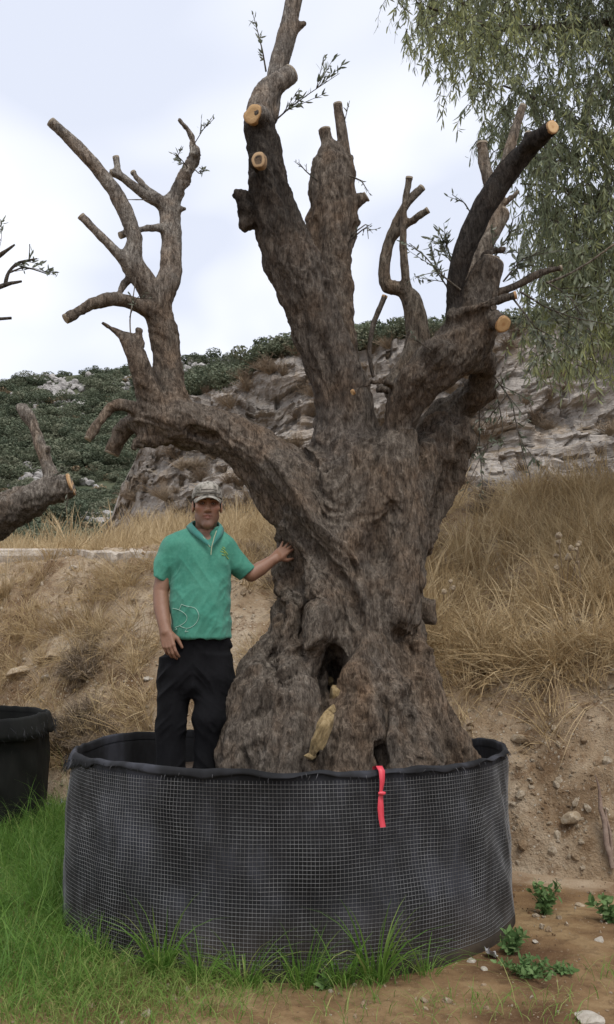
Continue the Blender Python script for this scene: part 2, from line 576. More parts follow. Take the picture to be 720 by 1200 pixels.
def scatter(name, protos, pts, rot, scl, pick, label_kind='stuff'):
    """stuff only: many small pieces spread with geometry nodes"""
    me = bpy.data.meshes.new(name)
    pts = np.asarray(pts, np.float32)
    me.vertices.add(len(pts))
    me.vertices.foreach_set('co', pts.ravel())
    a = me.attributes.new('rot', 'FLOAT_VECTOR', 'POINT'); a.data.foreach_set('vector', np.asarray(rot, np.float32).ravel())
    a = me.attributes.new('scl', 'FLOAT_VECTOR', 'POINT'); a.data.foreach_set('vector', np.asarray(scl, np.float32).ravel())
    a = me.attributes.new('pick', 'INT', 'POINT'); a.data.foreach_set('value', np.asarray(pick, np.int32))
    o = link(name, me)
    o['kind'] = 'stuff'
    ng = bpy.data.node_groups.new(name + '_spread', 'GeometryNodeTree')
    ng.interface.new_socket('Geometry', in_out='INPUT', socket_type='NodeSocketGeometry')
    ng.interface.new_socket('Geometry', in_out='OUTPUT', socket_type='NodeSocketGeometry')
    gi, go = ng.nodes.new('NodeGroupInput'), ng.nodes.new('NodeGroupOutput')
    jn = ng.nodes.new('GeometryNodeJoinGeometry')
    def na(nm, ty):
        x = ng.nodes.new('GeometryNodeInputNamedAttribute'); x.data_type = ty
        x.inputs['Name'].default_value = nm
        return x
    rn, sn, pn = na('rot', 'FLOAT_VECTOR'), na('scl', 'FLOAT_VECTOR'), na('pick', 'INT')
    for k, pm in enumerate(protos):
        po = bpy.data.objects.new(name + '_piece', pm)
        oi = ng.nodes.new('GeometryNodeObjectInfo'); oi.inputs['Object'].default_value = po
        oi.inputs['As Instance'].default_value = True
        cmp_ = ng.nodes.new('FunctionNodeCompare'); cmp_.data_type = 'INT'; cmp_.operation = 'EQUAL'
        ng.links.new(pn.outputs['Attribute'], cmp_.inputs[2]); cmp_.inputs[3].default_value = k
        ip = ng.nodes.new('GeometryNodeInstanceOnPoints')
        mp = ng.nodes.new('GeometryNodeMeshToPoints')
        ng.links.new(gi.outputs[0], mp.inputs['Mesh'])
        ng.links.new(mp.outputs[0], ip.inputs['Points'])
        ng.links.new(cmp_.outputs[0], ip.inputs['Selection'])
        ng.links.new(oi.outputs['Geometry'], ip.inputs['Instance'])
        er = ng.nodes.new('FunctionNodeEulerToRotation')
        ng.links.new(rn.outputs['Attribute'], er.inputs[0])
        ng.links.new(er.outputs[0], ip.inputs['Rotation'])
        ng.links.new(sn.outputs['Attribute'], ip.inputs['Scale'])
        ng.links.new(ip.outputs[0], jn.inputs[0])
    ng.links.new(jn.outputs[0], go.inputs[0])
    md = o.modifiers.new('spread', 'NODES'); md.node_group = ng
    return o

def blades(base, h, dirs, droop, width, seg=3, side=None, rng=RNG):
    """curved tapering blades; base (n,3), h (n,), dirs (n,2) horizontal lean, droop (n,)"""
    n = len(base)
    t = np.linspace(0, 1, seg + 1)
    hx = dirs * h[:, None]
    pts = np.zeros((n, seg + 1, 3))
    for k, tt in enumerate(t):
        out = tt * 0.35 + 0.65 * tt ** 2
        pts[:, k, :2] = base[:, :2] + hx * out * droop[:, None]
        pts[:, k, 2] = base[:, 2] + h * (tt - 0.55 * np.clip(droop, 0, 1.6) * tt ** 2.4)
    an = rng.uniform(0, 2 * np.pi, n)
    sd = np.stack([np.cos(an), np.sin(an), 0 * an], -1)
    w = width[:, None] * np.array([0.8, 1.0, 0.75, 0.5, 0.3][:seg] )[None, :] if seg <= 5 else width[:, None] * (1 - t[:-1])[None]
    V = np.zeros((n, 2 * seg + 1, 3))
    V[:, 0:2 * seg:2] = pts[:, :seg] - sd[:, None] * w[..., None] * 0.5
    V[:, 1:2 * seg:2] = pts[:, :seg] + sd[:, None] * w[..., None] * 0.5
    V[:, 2 * seg] = pts[:, seg]
    q = np.array([[2 * k, 2 * k + 1, 2 * k + 3, 2 * k + 2] for k in range(seg - 1)])
    tr = np.array([[2 * seg - 2, 2 * seg - 1, 2 * seg]])
    off = (np.arange(n) * (2 * seg + 1))[:, None, None]
    return V.reshape(-1, 3), (q[None] + off).reshape(-1, 4), (tr[None] + off).reshape(-1, 3), 2 * seg + 1

def leaves_np(base, d, side, L, W):
    """lance-shaped folded leaves, six vertices each"""
    n = len(base)
    d = d / (np.linalg.norm(d, axis=1)[:, None] + 1e-9)
    side = side - d * (side * d).sum(1)[:, None]
    side /= np.linalg.norm(side, axis=1)[:, None] + 1e-9
    nm = np.cross(d, side)
    V = np.zeros((n, 6, 3))
    L, W = L[:, None], W[:, None]
    V[:, 0] = base
    V[:, 1] = base + d * L * 0.38 + side * W * 0.5
    V[:, 2] = base + d * L * 0.38 - side * W * 0.5
    V[:, 3] = base + d * L * 0.72 + side * W * 0.36 - nm * L * 0.05
    V[:, 4] = base + d * L * 0.72 - side * W * 0.36 - nm * L * 0.05
    V[:, 5] = base + d * L - nm * L * 0.14
    t = np.array([[0, 2, 1], [3, 4, 5]]); q = np.array([[1, 2, 4, 3]])
    off = (np.arange(n) * 6)[:, None, None]
    return V.reshape(-1, 3), (q[None] + off).reshape(-1, 4), (t[None] + off).reshape(-1, 3)
# ------------------------------------------------------------------ ground and terrain
def sstep(a, b, x):
    t = np.clip((np.asarray(x, float) - a) / (b - a), 0, 1)
    return t * t * (3 - 2 * t)

def N3(x, y, f, seed, octv=4):
    return fbm(np.stack([np.asarray(x) * f, np.asarray(y) * f, 0 * np.asarray(x)], -1), seed, octv)

def bank_parts(x, y):
    x = np.asarray(x, float); y = np.asarray(y, float)
    w = sstep(-1.6, 1.2, x)
    foot = 7.45 - 0.6 * np.clip(x, -6, 4.5) + 0.22 * N3(x, 0 * x, 0.9, 3, 3) + 0.09 * N3(x, 0 * x + 7, 3.2, 4, 3)
    foot = np.where(x > -1.6, foot, foot + 0.15 * (-1.6 - x).clip(0, 3))
    return w, foot, y - foot

def bank_z(x, y):
    w, foot, s = bank_parts(x, y)
    xs = np.array
    lip = 1.35 + 0.16 * N3(x, 0 * x + 4, 1.3, 8, 3)
    # right: bare cut face, lip, grass slope; left: one even face and a terrace
    zr = np.where(s < 0.95, lip * (np.clip(s, 0, 0.95) / 0.95) ** 0.85, lip + (s - 0.95) * 0.44)
    zr = np.where(s > 5.2, lip + 4.25 * 0.44 + (s - 5.2) * 0.06, zr)
    zl = np.where(s < 2.35, 2.62 * (np.clip(s, 0, 2.35) / 2.35) ** 0.9, 2.62 + (s - 2.35) * 0.115)
    z = zl * (1 - w) + zr * w
    # talus below the cliff
    az = x / np.maximum(y, 1)
    tal = np.clip(y - 15, 0, 14) * 0.05 * sstep(-0.23, -0.16, az)
    z = z + tal * (1 - w * 0.9)
    on = sstep(-0.05, 0.3, s)
    z = z + on * (0.11 * N3(x, y, 1.6, 21, 4) + 0.05 * N3(x, y, 5.0, 22, 3))
    z = np.where(s < 0, 0.012 * N3(x, y, 3.0, 31, 3) - 0.01, z)
    return z

def m_earth():
    m, nt, b = new_mat('bank_earth')
    c = coords(nt)
    n1 = noise(nt, 1.3, 5, 0.62, c, 0.5)
    n2 = noise(nt, 9, 5, 0.68, c)
    n3 = noise(nt, 45, 4, 0.7, c)
    col = ramp(nt, n1, [(0.32, (0.15, 0.092, 0.05)), (0.46, (0.32, 0.235, 0.15)), (0.60, (0.43, 0.34, 0.24)), (0.75, (0.50, 0.43, 0.33))])
    col = mix(nt, maprange(nt, n2, 0.50, 0.66, 0, 0.7), col, (0.15, 0.085, 0.042))
    col = mix(nt, maprange(nt, n3, 0.58, 0.72, 0, 0.75), col, (0.46, 0.41, 0.33))
    v = voro(nt, 19, c)
    spot = maprange(nt, v.outputs['Distance'], 0.20, 0.12)
    keep = maprange(nt, n2, 0.48, 0.55)
    mm = nt.nodes.new('ShaderNodeMath'); mm.operation = 'MULTIPLY'
    nt.links.new(spot, mm.inputs[0]); nt.links.new(keep, mm.inputs[1])
    col = mix(nt, mm.outputs[0], col, (0.50, 0.44, 0.35))
    nt.links.new(col, b.inputs['Base Color'])
    b.inputs['Roughness'].default_value = 0.97
    b.inputs['Specular IOR Level'].default_value = 0.1
    bump(nt, b, mix(nt, 0.5, n2, n3), 1.0, 0.05)
    return m

def m_dirt():
    m, nt, b = new_mat('ground_dirt')
    c = coords(nt)
    n1 = noise(nt, 1.6, 5, 0.6, c, 0.4)
    n2 = noise(nt, 12, 5, 0.7, c)
    n3 = noise(nt, 70, 4, 0.7, c)
    col = ramp(nt, n1, [(0.34, (0.105, 0.058, 0.030)), (0.5, (0.215, 0.135, 0.068)), (0.66, (0.33, 0.235, 0.125))])
    col = mix(nt, maprange(nt, n2, 0.5, 0.66, 0, 0.6), col, (0.09, 0.052, 0.028))
    col = mix(nt, maprange(nt, n3, 0.6, 0.72, 0, 0.6), col, (0.40, 0.33, 0.22))
    sp_ = attr_node(nt, 'spill')
    ad = nt.nodes.new('ShaderNodeMath'); ad.operation = 'ADD'
    nt.links.new(sp_.outputs['Fac'], ad.inputs[0]); nt.links.new(n2, ad.inputs[1])
    spc = ramp(nt, n1, [(0.35, (0.20, 0.125, 0.07)), (0.5, (0.33, 0.245, 0.16)), (0.65, (0.43, 0.34, 0.24))])
    spc = mix(nt, maprange(nt, n3, 0.55, 0.7, 0, 0.6), spc, (0.46, 0.40, 0.31))
    col = mix(nt, maprange(nt, ad.outputs[0], 0.85, 1.15), col, spc)
    nt.links.new(col, b.inputs['Base Color'])
    b.inputs['Roughness'].default_value = 0.95
    b.inputs['Specular IOR Level'].default_value = 0.12
    bump(nt, b, mix(nt, 0.5, n2, n3), 0.8, 0.025)
    return m

EARTH, DIRT = m_earth(), m_dirt()

# flat ground: fine near the camera, one sheet out to the horizon
gx = np.unique(np.concatenate([np.linspace(-400, -6, 12), np.linspace(-6, 5, 180), np.linspace(5, 400, 12)]))
gy = np.unique(np.concatenate([np.linspace(-200, 1.5, 8), np.linspace(1.5, 9.5, 150), np.linspace(9.5, 400, 12)]))
GX, GY = np.meshgrid(gx, gy)
near = (sstep(-6, -5, GX) * sstep(5, 4, GX) if False else ((np.abs(GX + 0.5) < 5.4) & (GY > 1.6) & (GY < 9.4)).astype(float))
GZ = near * (0.022 * N3(GX, GY, 1.4, 41, 3) + 0.010 * N3(GX, GY, 7.0, 42, 3))
_r = np.hypot(GX + 0.1, GY - 5.7)
GZ = np.where(_r < 1.5, GZ * 0.3, GZ)
GZ = np.where(GY > 9.5, -0.05, GZ)
ground = link('ground', mesh_np('ground', np.stack([GX, GY, GZ], -1).reshape(-1, 3), grid_faces(len(gx), len(gy)), DIRT))
tag(ground, 'ochre dirt ground with scattered gravel in front of the planter', 'ground', kind='structure')

attr(ground.data, 'spill', sstep(0.75, 0.0, bank_parts(np.clip(GX, -6, 6), 0 * GX)[1] - GY).ravel())

def ground_z(x, y):
    return 0.022 * N3(x, y, 1.4, 41, 3) + 0.010 * N3(x, y, 7.0, 42, 3)

# bank: fine sheet near, coarser beyond the brow
bx = np.linspace(-6.2, 6.0, 340)
bs = np.concatenate([np.linspace(-0.12, 3.2, 150), np.linspace(3.24, 7, 80), np.linspace(7.2, 30, 60)])
BX, BS = np.meshgrid(bx, bs)
_w, _f, _ = bank_parts(BX, 0 * BX)
BY = _f + BS
spread = 1 + np.clip(BY - 9, 0, 40) * 0.10
BXs = BX * spread
BY = bank_parts(np.clip(BXs, -6.2, 6), 0 * BX)[1] + BS
BZ = bank_z(BXs, BY)
# rough, clodded earth pushed out along the slope
pp = np.stack([BXs, BY, BZ], -1)
rough = 0.050 * ridged(pp * 2.4, 51, 3) + 0.030 * fbm(pp * 9, 52, 3) + 0.012 * fbm(pp * 24, 53, 2)
rough *= sstep(-0.1, 0.25, BS)
pp = pp + rough[..., None] * np.array([0, -0.75, 0.65])
bank = link('earth_bank', mesh_np('earth_bank', pp.reshape(-1, 3), grid_faces(len(bx), len(bs)), EARTH))
tag(bank, 'eroded tan earth bank with dry grass behind the planter', 'bank', kind='structure')

def bvh_of(o):
    me = o.data
    v = np.zeros(len(me.vertices) * 3, np.float32); me.vertices.foreach_get('co', v)
    return BVHTree.FromPolygons([tuple(x) for x in v.reshape(-1, 3)], [tuple(p.vertices) for p in me.polygons])
bank_bvh = bvh_of(bank)
def bank_hit(x, y):
    h = bank_bvh.ray_cast(Vector((x, y, 60)), Vector((0, 0, -1)))
    return h
def bank_at_px(px, py):
    o = Vector((0, 0, CAM_H)); d = Vector(P(px, py, 10) - np.array([0, 0, CAM_H])).normalized()
    return bank_bvh.ray_cast(o, d)

# ------------------------------------------------------------------ far green hill
def skyline(px):
    return np.interp(px, [-500, -200, 0, 60, 120, 190, 235, 262, 300, 360, 450, 800], [500, 470, 449, 437, 431, 425, 421, 421, 428, 440, 470, 560])
def m_hill():
    m, nt, b = new_mat('hill_scrub_ground')
    c = coords(nt)
    n1 = noise(nt, 0.12, 5, 0.65, c)
    n2 = noise(nt, 0.9, 5, 0.7, c)
    col = ramp(nt, n1, [(0.35, (0.035, 0.05, 0.022)), (0.55, (0.075, 0.082, 0.042)), (0.7, (0.16, 0.14, 0.09))])
    col = mix(nt, maprange(nt, n2, 0.58, 0.7, 0, 0.6), col, (0.26, 0.23, 0.18))
    nt.links.new(col, b.inputs['Base Color']); b.inputs['Roughness'].default_value = 0.95
    bump(nt, b, n2, 0.8, 0.4)
    return m
hu = np.linspace(-420, 760, 150)
hv = np.linspace(-0.12, 1.35, 70)
HU, HV = np.meshgrid(hu, hv)
HYd = 62 + 85 * HV
HPY = 668 + (skyline(HU) - 668) * np.clip(HV, -0.12, 1.0) ** 1.0
hp = Pv(HU, HPY, HYd)
hp[..., 2] -= np.clip(HV - 1, 0, 1) * 60
hp[..., 2] += 1.6 * fbm(hp * 0.06, 61, 4) * sstep(0.0, 0.2, HV)
hill = link('hill', mesh_np('hill', hp.reshape(-1, 3), grid_faces(len(hu), len(hv)), m_hill()))
tag(hill, 'far scrub covered green hillside rising to the skyline', 'hill', kind='structure')
hill_grid = hp

# leafy clump pieces for shrubs: many small leaf faces through an uneven volume
def shrub_piece(name, mat, seed, n=420, leaf=0.16, flat=0.75, lobes=6):
    r = np.random.default_rng(seed)
    cs = r.normal(size=(lobes, 3)) * np.array([0.42, 0.42, 0.25]) + np.array([0, 0, 0.45])
    rr = r.uniform(0.35, 0.62, lobes)
    k = r.integers(0, lobes, n)
    d = r.normal(size=(n, 3)); d /= np.linalg.norm(d, axis=1)[:, None]
    p = cs[k] + d * (rr[k] * r.uniform(0.55, 1.0, n) ** 0.5)[:, None]
    p[:, 2] = np.maximum(p[:, 2] * flat + 0.1, 0.0)
    nrm = d + 0.6 * r.normal(size=(n, 3)); nrm /= np.linalg.norm(nrm, axis=1)[:, None]
    a = np.cross(nrm, r.normal(size=(n, 3))); a /= np.linalg.norm(a, axis=1)[:, None]
    bb = np.cross(nrm, a)
    s = leaf * r.uniform(0.6, 1.4, n)[:, None]
    V = np.stack([p - a * s * 0.5, p + bb * s * 0.9 - nrm * s * 0.1, p + a * s * 0.6, p - bb * s * 0.8 - nrm * s * 0.15], 1)
    # dark wood inside keeps the crown from being see-through
    G = Geo()
    val = np.clip(0.5 + 0.28 * r.normal(size=n), 0, 1)
    G.add(V.reshape(-1, 3), np.arange(4 * n).reshape(-1, 4), np.repeat(val, 4))
    for j in range(lobes):
        G.tube([(0, 0, -0.2), tuple(cs[j] * 0.55), tuple(cs[j])], [0.05, 0.035, 0.012], 4, 0.1, False)
    return G.mesh(name, mat, False)

SHRUB = m_leaf('shrub_leaf', (0.062, 0.082, 0.052), (0.118, 0.138, 0.086), (0.205, 0.205, 0.140), 0.2, 0.7, True)  # greens lightened and greyed, standing in for haze over the hill
SHRUB_DRY = m_leaf('dry_scrub_leaf', (0.13, 0.095, 0.06), (0.22, 0.165, 0.10), (0.30, 0.24, 0.15), 0.1, 0.8, True)
shr = [shrub_piece('shrub_piece', SHRUB, s, 1400, 0.075) for s in (1, 2, 3)]
def brush_piece(name, mat, seed, n=90):
    r = np.random.default_rng(seed); G = Geo()
    for _ in range(n):
        a = r.uniform(0, 6.28); L = r.uniform(0.5, 1.1); o_ = r.uniform(0.1, 0.9)
        t = np.linspace(0, 1, 5)
        pts = np.stack([np.cos(a) * o_ * L * t ** 1.2, np.sin(a) * o_ * L * t ** 1.2, L * (1 - 0.4 * o_) * t], -1) + r.normal(size=(5, 3)) * np.array([0.05, 0.05, 0.04]) * t[:, None]
        G.tube(pts, np.linspace(0.016, 0.005, 5), 3, float(np.clip(r.normal(0.5, 0.3), 0, 1)), False)
        for _k in range(3):
            i = r.integers(1, 5); d = r.normal(size=3) * 0.16 + np.array([0, 0, 0.06])
            G.tube([pts[i], pts[i] + d * 0.6, pts[i] + d + r.normal(size=3) * 0.03], [0.008, 0.006, 0.003], 3, float(np.clip(r.normal(0.5, 0.3), 0, 1)), False)
    return G.mesh(name, mat, False)
BRUSH = m_leaf('dead_brush', (0.13, 0.10, 0.075), (0.24, 0.185, 0.13), (0.35, 0.28, 0.195), 0, 0.9, True)
brush = [brush_piece('brush_piece', BRUSH, s_) for s_ in (6, 7, 8)]
dry = [shrub_piece('scrub_piece', SHRUB_DRY, s, 300, 0.12, 0.6) for s in (4, 5)]

def grid_sample(grid, n, rng=RNG, umin=0, umax=1, vmin=0, vmax=1):
    h, w = grid.shape[:2]
    u = rng.uniform(umin, umax, n) * (w - 1.001); v = rng.uniform(vmin, vmax, n) * (h - 1.001)
    i, j = u.astype(int), v.astype(int); fu, fv = (u - i)[:, None], (v - j)[:, None]
    return (grid[j, i] * (1 - fu) * (1 - fv) + grid[j, i + 1] * fu * (1 - fv) + grid[j + 1, i] * (1 - fu) * fv + grid[j + 1, i + 1] * fu * fv)

hpts = grid_sample(hill_grid, 9500, vmin=0.06, vmax=0.76)
hx, hy_ = to_px(hpts)
dens = fbm(hpts * 0.075, 71, 3)
rockzone = lambda x, y: ((np.hypot((x - 75) / 38, (y - 470) / 26) < 1) | (np.hypot((x - 182) / 46, (y - 452) / 20) < 1)
                         | (np.hypot((x - 40) / 34, (y - 560) / 14) < 1) | (np.hypot((x - 128) / 24, (y - 618) / 8) < 1))
keep = (dens > -0.60) & ~(rockzone(hx, hy_) & (RNG.uniform(size=len(hx)) < 0.72)) & (hx < 420) & (hx > -330)
hpts = hpts[keep]; n = len(hpts)
sc = RNG.uniform(0.7, 2.0, n)[:, None] * np.array([1, 1, 0.85]) * (0.8 + 0.5 * (dens[keep] > 0.05))[:, None]
scatter('hill_scrub', shr, hpts - np.array([0, 0, 0.3]), np.stack([0 * RNG.random(n), 0 * RNG.random(n), RNG.uniform(0, 6.28, n)], -1), sc, RNG.integers(0, 3, n))
dpts = grid_sample(hill_grid, 800, vmin=0.03, vmax=0.72); n = len(dpts)
scatter('dry_scrub', dry, dpts - np.array([0, 0, 0.2]), np.stack([np.zeros(n), np.zeros(n), RNG.uniform(0, 6.28, n)], -1), RNG.uniform(0.7, 1.5, n)[:, None] * np.ones((1, 3)), RNG.integers(0, 2, n))

HILL_ROCK = m_rock('hill_limestone', (0.20, 0.19, 0.18), (0.36, 0.34, 0.32), (0.48, 0.46, 0.435), 1.6, 0.6, 0.1)
rocks_p = [rock_mesh('outcrop_piece', HILL_ROCK, s, 0.8, 3) for s in (11, 12, 13)]
hill_bvh = bvh_of(hill)
rp = []
for cx, cy, sx, sy, m_ in ((70, 462, 26, 17, 80), (88, 480, 22, 8, 22), (182, 447, 40, 14, 70), (30, 478, 14, 14, 18), (40, 562, 26, 9, 26), (128, 616, 22, 6, 24), (280, 424, 14, 5, 14), (232, 428, 20, 5, 12), (20, 500, 20, 10, 8), (110, 540, 60, 40, 14)):
    for _ in range(m_):
        d = Vector(P(RNG.normal(cx, sx * 0.6), RNG.normal(cy, sy * 0.6), 50) - np.array([0, 0, CAM_H])).normalized()
        h = hill_bvh.ray_cast(Vector((0, 0, CAM_H)), d)
        if h[0]:
            rp.append(h[0][:])
            for _k in range(2):
                j_ = RNG.normal(0, 0.9, 2)
                h2 = hill_bvh.ray_cast(Vector((h[0].x + j_[0], h[0].y + j_[1], 200)), Vector((0, 0, -1)))
                if h2[0] and h2[0].y < 145: rp.append(h2[0][:])
rp = np.array(rp); n = len(rp)
scatter('rock_outcrop', rocks_p, rp + np.array([0, 0, 0.38]), RNG.uniform(0, 6.28, (n, 3)) * np.array([0.08, 0.08, 1]), (0.28 + 0.55 * RNG.random(n) ** 2)[:, None] * np.ones((1, 3)), RNG.integers(0, 3, n))

# ------------------------------------------------------------------ limestone cliff
def cliff_top(px):
    return np.interp(px, [60, 105, 120, 138, 160, 190, 215, 250, 300, 345, 400, 450, 520, 600, 720, 1100], [700, 690, 650, 590, 532, 500, 468, 452, 437, 420, 408, 402, 392, 384, 372, 340])
def m_cliff():
    m, nt, b = new_mat('cliff_limestone')
    c = coords(nt)
    cs = coords(nt, (0.6, 0.6, 1.8))
    cv = coords(nt, (1.2, 1.2, 0.35))
    n1 = noise(nt, 0.55, 5, 0.6, cs, 0.6)
    n2 = noise(nt, 1.9, 6, 0.72, c, 0.3)
    n3 = noise(nt, 0.9, 4, 0.6, cv, 0.5)
    n4 = noise(nt, 6, 4, 0.7, cs)
    col = ramp(nt, n1, [(0.30, (0.165, 0.148, 0.132)), (0.46, (0.29, 0.262, 0.234)), (0.60, (0.41, 0.372, 0.332)), (0.75, (0.53, 0.49, 0.445))])
    col = mix(nt, maprange(nt, n3, 0.54, 0.70, 0, 0.7), col, (0.37, 0.29, 0.21))
    col = mix(nt, maprange(nt, n2, 0.55, 0.68, 0, 0.75), col, (0.12, 0.11, 0.10))
    col = mix(nt, maprange(nt, n4, 0.58, 0.7, 0, 0.45), col, (0.52, 0.48, 0.43))
    col = mix(nt, maprange(nt, noise(nt, 3.2, 5, 0.75, cv, 0.8), 0.55, 0.66, 0, 0.6), col, (0.12, 0.11, 0.10))
    g = nt.nodes.new('ShaderNodeNewGeometry')
    sp = nt.nodes.new('ShaderNodeSeparateXYZ'); nt.links.new(g.outputs['Normal'], sp.inputs[0])
    n5 = noise(nt, 0.8, 3, 0.6, c)
    led = nt.nodes.new('ShaderNodeMath'); led.operation = 'MULTIPLY_ADD'; led.inputs[1].default_value = 0.8
    nt.links.new(n5, led.inputs[0]); nt.links.new(sp.outputs['Z'], led.inputs[2])
    col = mix(nt, maprange(nt, led.outputs[0], 1.1, 1.35, 0, 0.8), col, (0.20, 0.15, 0.095))
    nt.links.new(col, b.inputs['Base Color']); b.inputs['Roughness'].default_value = 0.95
    b.inputs['Specular IOR Level'].default_value = 0.1
    bump(nt, b, mix(nt, 0.5, n2, n4), 0.9, 0.25)
    return m
cu = np.linspace(70, 1060, 470)
cv_ = np.concatenate([np.linspace(0, 1, 190), 1 + np.linspace(0.04, 1, 22)])
CU, CV = np.meshgrid(cu, cv_)
Yb = 27.5 - 6.0 * sstep(130, 900, CU) + 6 * sstep(200, 80, CU)
Yd = Yb + 4.2 * np.clip(CV, 0, 1) + np.clip(CV - 1, 0, 1) * 16
cpy = 690 + (cliff_top(CU) - 690) * np.clip(CV, 0, 1)
cp = Pv(CU, cpy, Yd)
topz = Pv(cu, cliff_top(cu), (Yb + 4.2)[0])[:, 2]
cp[..., 2] = np.where(CV > 1, topz[None, :] + (CV - 1) * 2.2, cp[..., 2])
q = cp.copy()
warp = 0.8 * np.stack([fbm(q * 0.25 + 5, 80, 3), fbm(q * 0.25 + 9, 81, 3), fbm(q * 0.3 + 3, 82, 3)], -1)
qs = q + warp
strata = np.abs(((qs[..., 2] * 0.62 + 0.25 * qs[..., 0] * 0.3) % 1.0) - 0.25)
joint = ridged(np.stack([qs[..., 0] * 0.55, qs[..., 1] * 0.55, qs[..., 2] * 0.16], -1), 83, 3)
# blocky breakage: cells pushed in or out by different amounts
cell = np.floor(np.stack([qs[..., 0] * 0.95, qs[..., 1] * 0.4, qs[..., 2] * 1.25], -1))
blk = hashf(cell[..., 0].astype(np.int64), cell[..., 1].astype(np.int64), cell[..., 2].astype(np.int64), 5)
cell2 = np.floor(np.stack([qs[..., 0] * 2.6 + 0.3, qs[..., 1], qs[..., 2] * 3.1], -1))
blk2 = hashf(cell2[..., 0].astype(np.int64), cell2[..., 1].astype(np.int64), cell2[..., 2].astype(np.int64), 6)
face = sstep(0.0, 0.08, CV) * sstep(1.06, 0.97, CV)
push = 0.55 * strata * 2 + 0.16 * np.abs(((qs[..., 2] * 1.9) % 1.0) - 0.3) + 0.9 * fbm(q * 0.16, 84, 4) + 0.38 * joint + 0.30 * blk + 0.20 * blk2 + 0.14 * ridged(qs * 2.6, 88, 2) + 0.30 * ridged(qs * 0.9, 85, 3) - 0.7 * np.exp(-((CV - 0.56) / 0.03) ** 2) * 0
bench = 1.1 * (sstep(0.50, 0.53, CV) - 0.5)
cp[..., 1] -= face * (push * 0.70 - bench * 0.9)
cp[..., 2] += 0.35 * fbm(q * 0.7, 86, 4) * face + (CV > 1) * 0.8 * fbm(q * 0.25, 87, 3)
cliff = link('cliff', mesh_np('cliff', cp.reshape(-1, 3), grid_faces(len(cu), len(cv_)), m_cliff(), smooth=False))
tag(cliff, 'pale weathered limestone cliff with dry ledges behind the tree', 'cliff', kind='structure')
cliff_bvh = bvh_of(cliff)

# scrub along the cliff top, dry bushes on its ledges and foot
top = cp[190:]
tp = np.concatenate([grid_sample(top, 1600, vmin=0.0, vmax=0.9), grid_sample(top, 1500, vmin=0.0, vmax=0.2)]); tx, ty_ = to_px(tp)
m_ = (tx > 208) & (fbm(tp * 0.3, 90, 2) > -0.45)
tp = tp[m_]; n = len(tp)
back = np.clip((tp[:, 1] - 31) / 12, 0, 1)
ssz = RNG.uniform(0.45, 1.1, n) * (0.75 + 0.8 * back)
scatter('cliff_top_scrub', shr, tp - np.array([0, 0, 0.12]), np.stack([np.zeros(n), np.zeros(n), RNG.uniform(0, 6.28, n)], -1), ssz[:, None] * np.ones((1, 3)), RNG.integers(0, 3, n))
lp = []
for _ in range(2600):
    x, y = RNG.uniform(95, 760), RNG.uniform(390, 660)
    h = cliff_bvh.ray_cast(Vector((0, 0, CAM_H)), Vector(P(x, y, 30) - np.array([0, 0, CAM_H])).normalized())
    if h[0] is None: continue
    nz = abs(h[1].z)
    if nz > 0.70 and RNG.random() < 0.13 or RNG.random() < 0.04 or (x < 330 and y > 525 and RNG.random() < 0.16) or (y < cliff_top(x) + 10 and RNG.random() < .12):
        lp.append(h[0][:])
lp = np.array(lp); n = len(lp)
scatter('ledge_scrub', brush, lp - np.array([0, 0, 0.05]), np.stack([np.zeros(n), np.zeros(n), RNG.uniform(0, 6.28, n)], -1), RNG.uniform(0.22, 0.75, n)[:, None] * np.array([[1.25, 1.25, 0.8]]), RNG.integers(0, 3, n))

# ------------------------------------------------------------------ dry grass on the bank
STRAW = m_leaf('dry_straw', (0.20, 0.138, 0.080), (0.47, 0.345, 0.185), (0.66, 0.53, 0.33), 0.2, 0.8, True)
def tuft_piece(name, mat, seed, n=46, h=0.34, w=0.005, droop=1.2, spread=0.10, stalks=6):
    r = np.random.default_rng(seed)
    an = r.uniform(0, 6.28, n); rad = spread * np.sqrt(r.random(n))
    base = np.stack([np.cos(an) * rad, np.sin(an) * rad, 0 * an - 0.02], -1)
    hh = h * r.uniform(0.45, 1.15, n)
    an2 = an + r.normal(size=n) * 0.8
    dr = droop * r.uniform(0.3, 1.4, n)
    V, q, t, k = blades(base, hh, np.stack([np.cos(an2), np.sin(an2)], -1), dr, np.full(n, w) * r.uniform(0.7, 1.4, n), 3, rng=r)
    G = Geo()
    val = np.repeat(np.clip(0.5 + 0.3 * r.normal(size=n), 0, 1), k)
    G.v.append(V.astype(np.float32)); G.f4.append(q); G.f3.append(t); G.a.append(val.astype(np.float32)); G.n += len(V)
    for j in range(stalks):
        a = r.uniform(0, 6.28); L = h * r.uniform(1.1, 1.7); ln = r.uniform(0.1, 0.5)
        pts = [(0.03 * math.cos(a) + ln * L * s * s * math.cos(a), 0.03 * math.sin(a) + ln * L * s * s * math.sin(a), L * s) for s in (0, 0.4, 0.75, 1)]
        G.tube(pts, [w * 0.4, w * 0.35, w * 0.5, w * 0.15], 3, 0.8, False)
    return G.mesh(name, mat, True)
tufts = [tuft_piece('straw_tuft_piece', STRAW, s, 44, hgt, 0.0068, dp, sp_) for s, hgt, dp, sp_ in ((1, 0.30, 1.3, 0.10), (2, 0.40, 1.0, 0.12), (3, 0.24, 1.7, 0.14), (4, 0.34, 1.9, 0.10))]
pts_, nrm_ = [], []
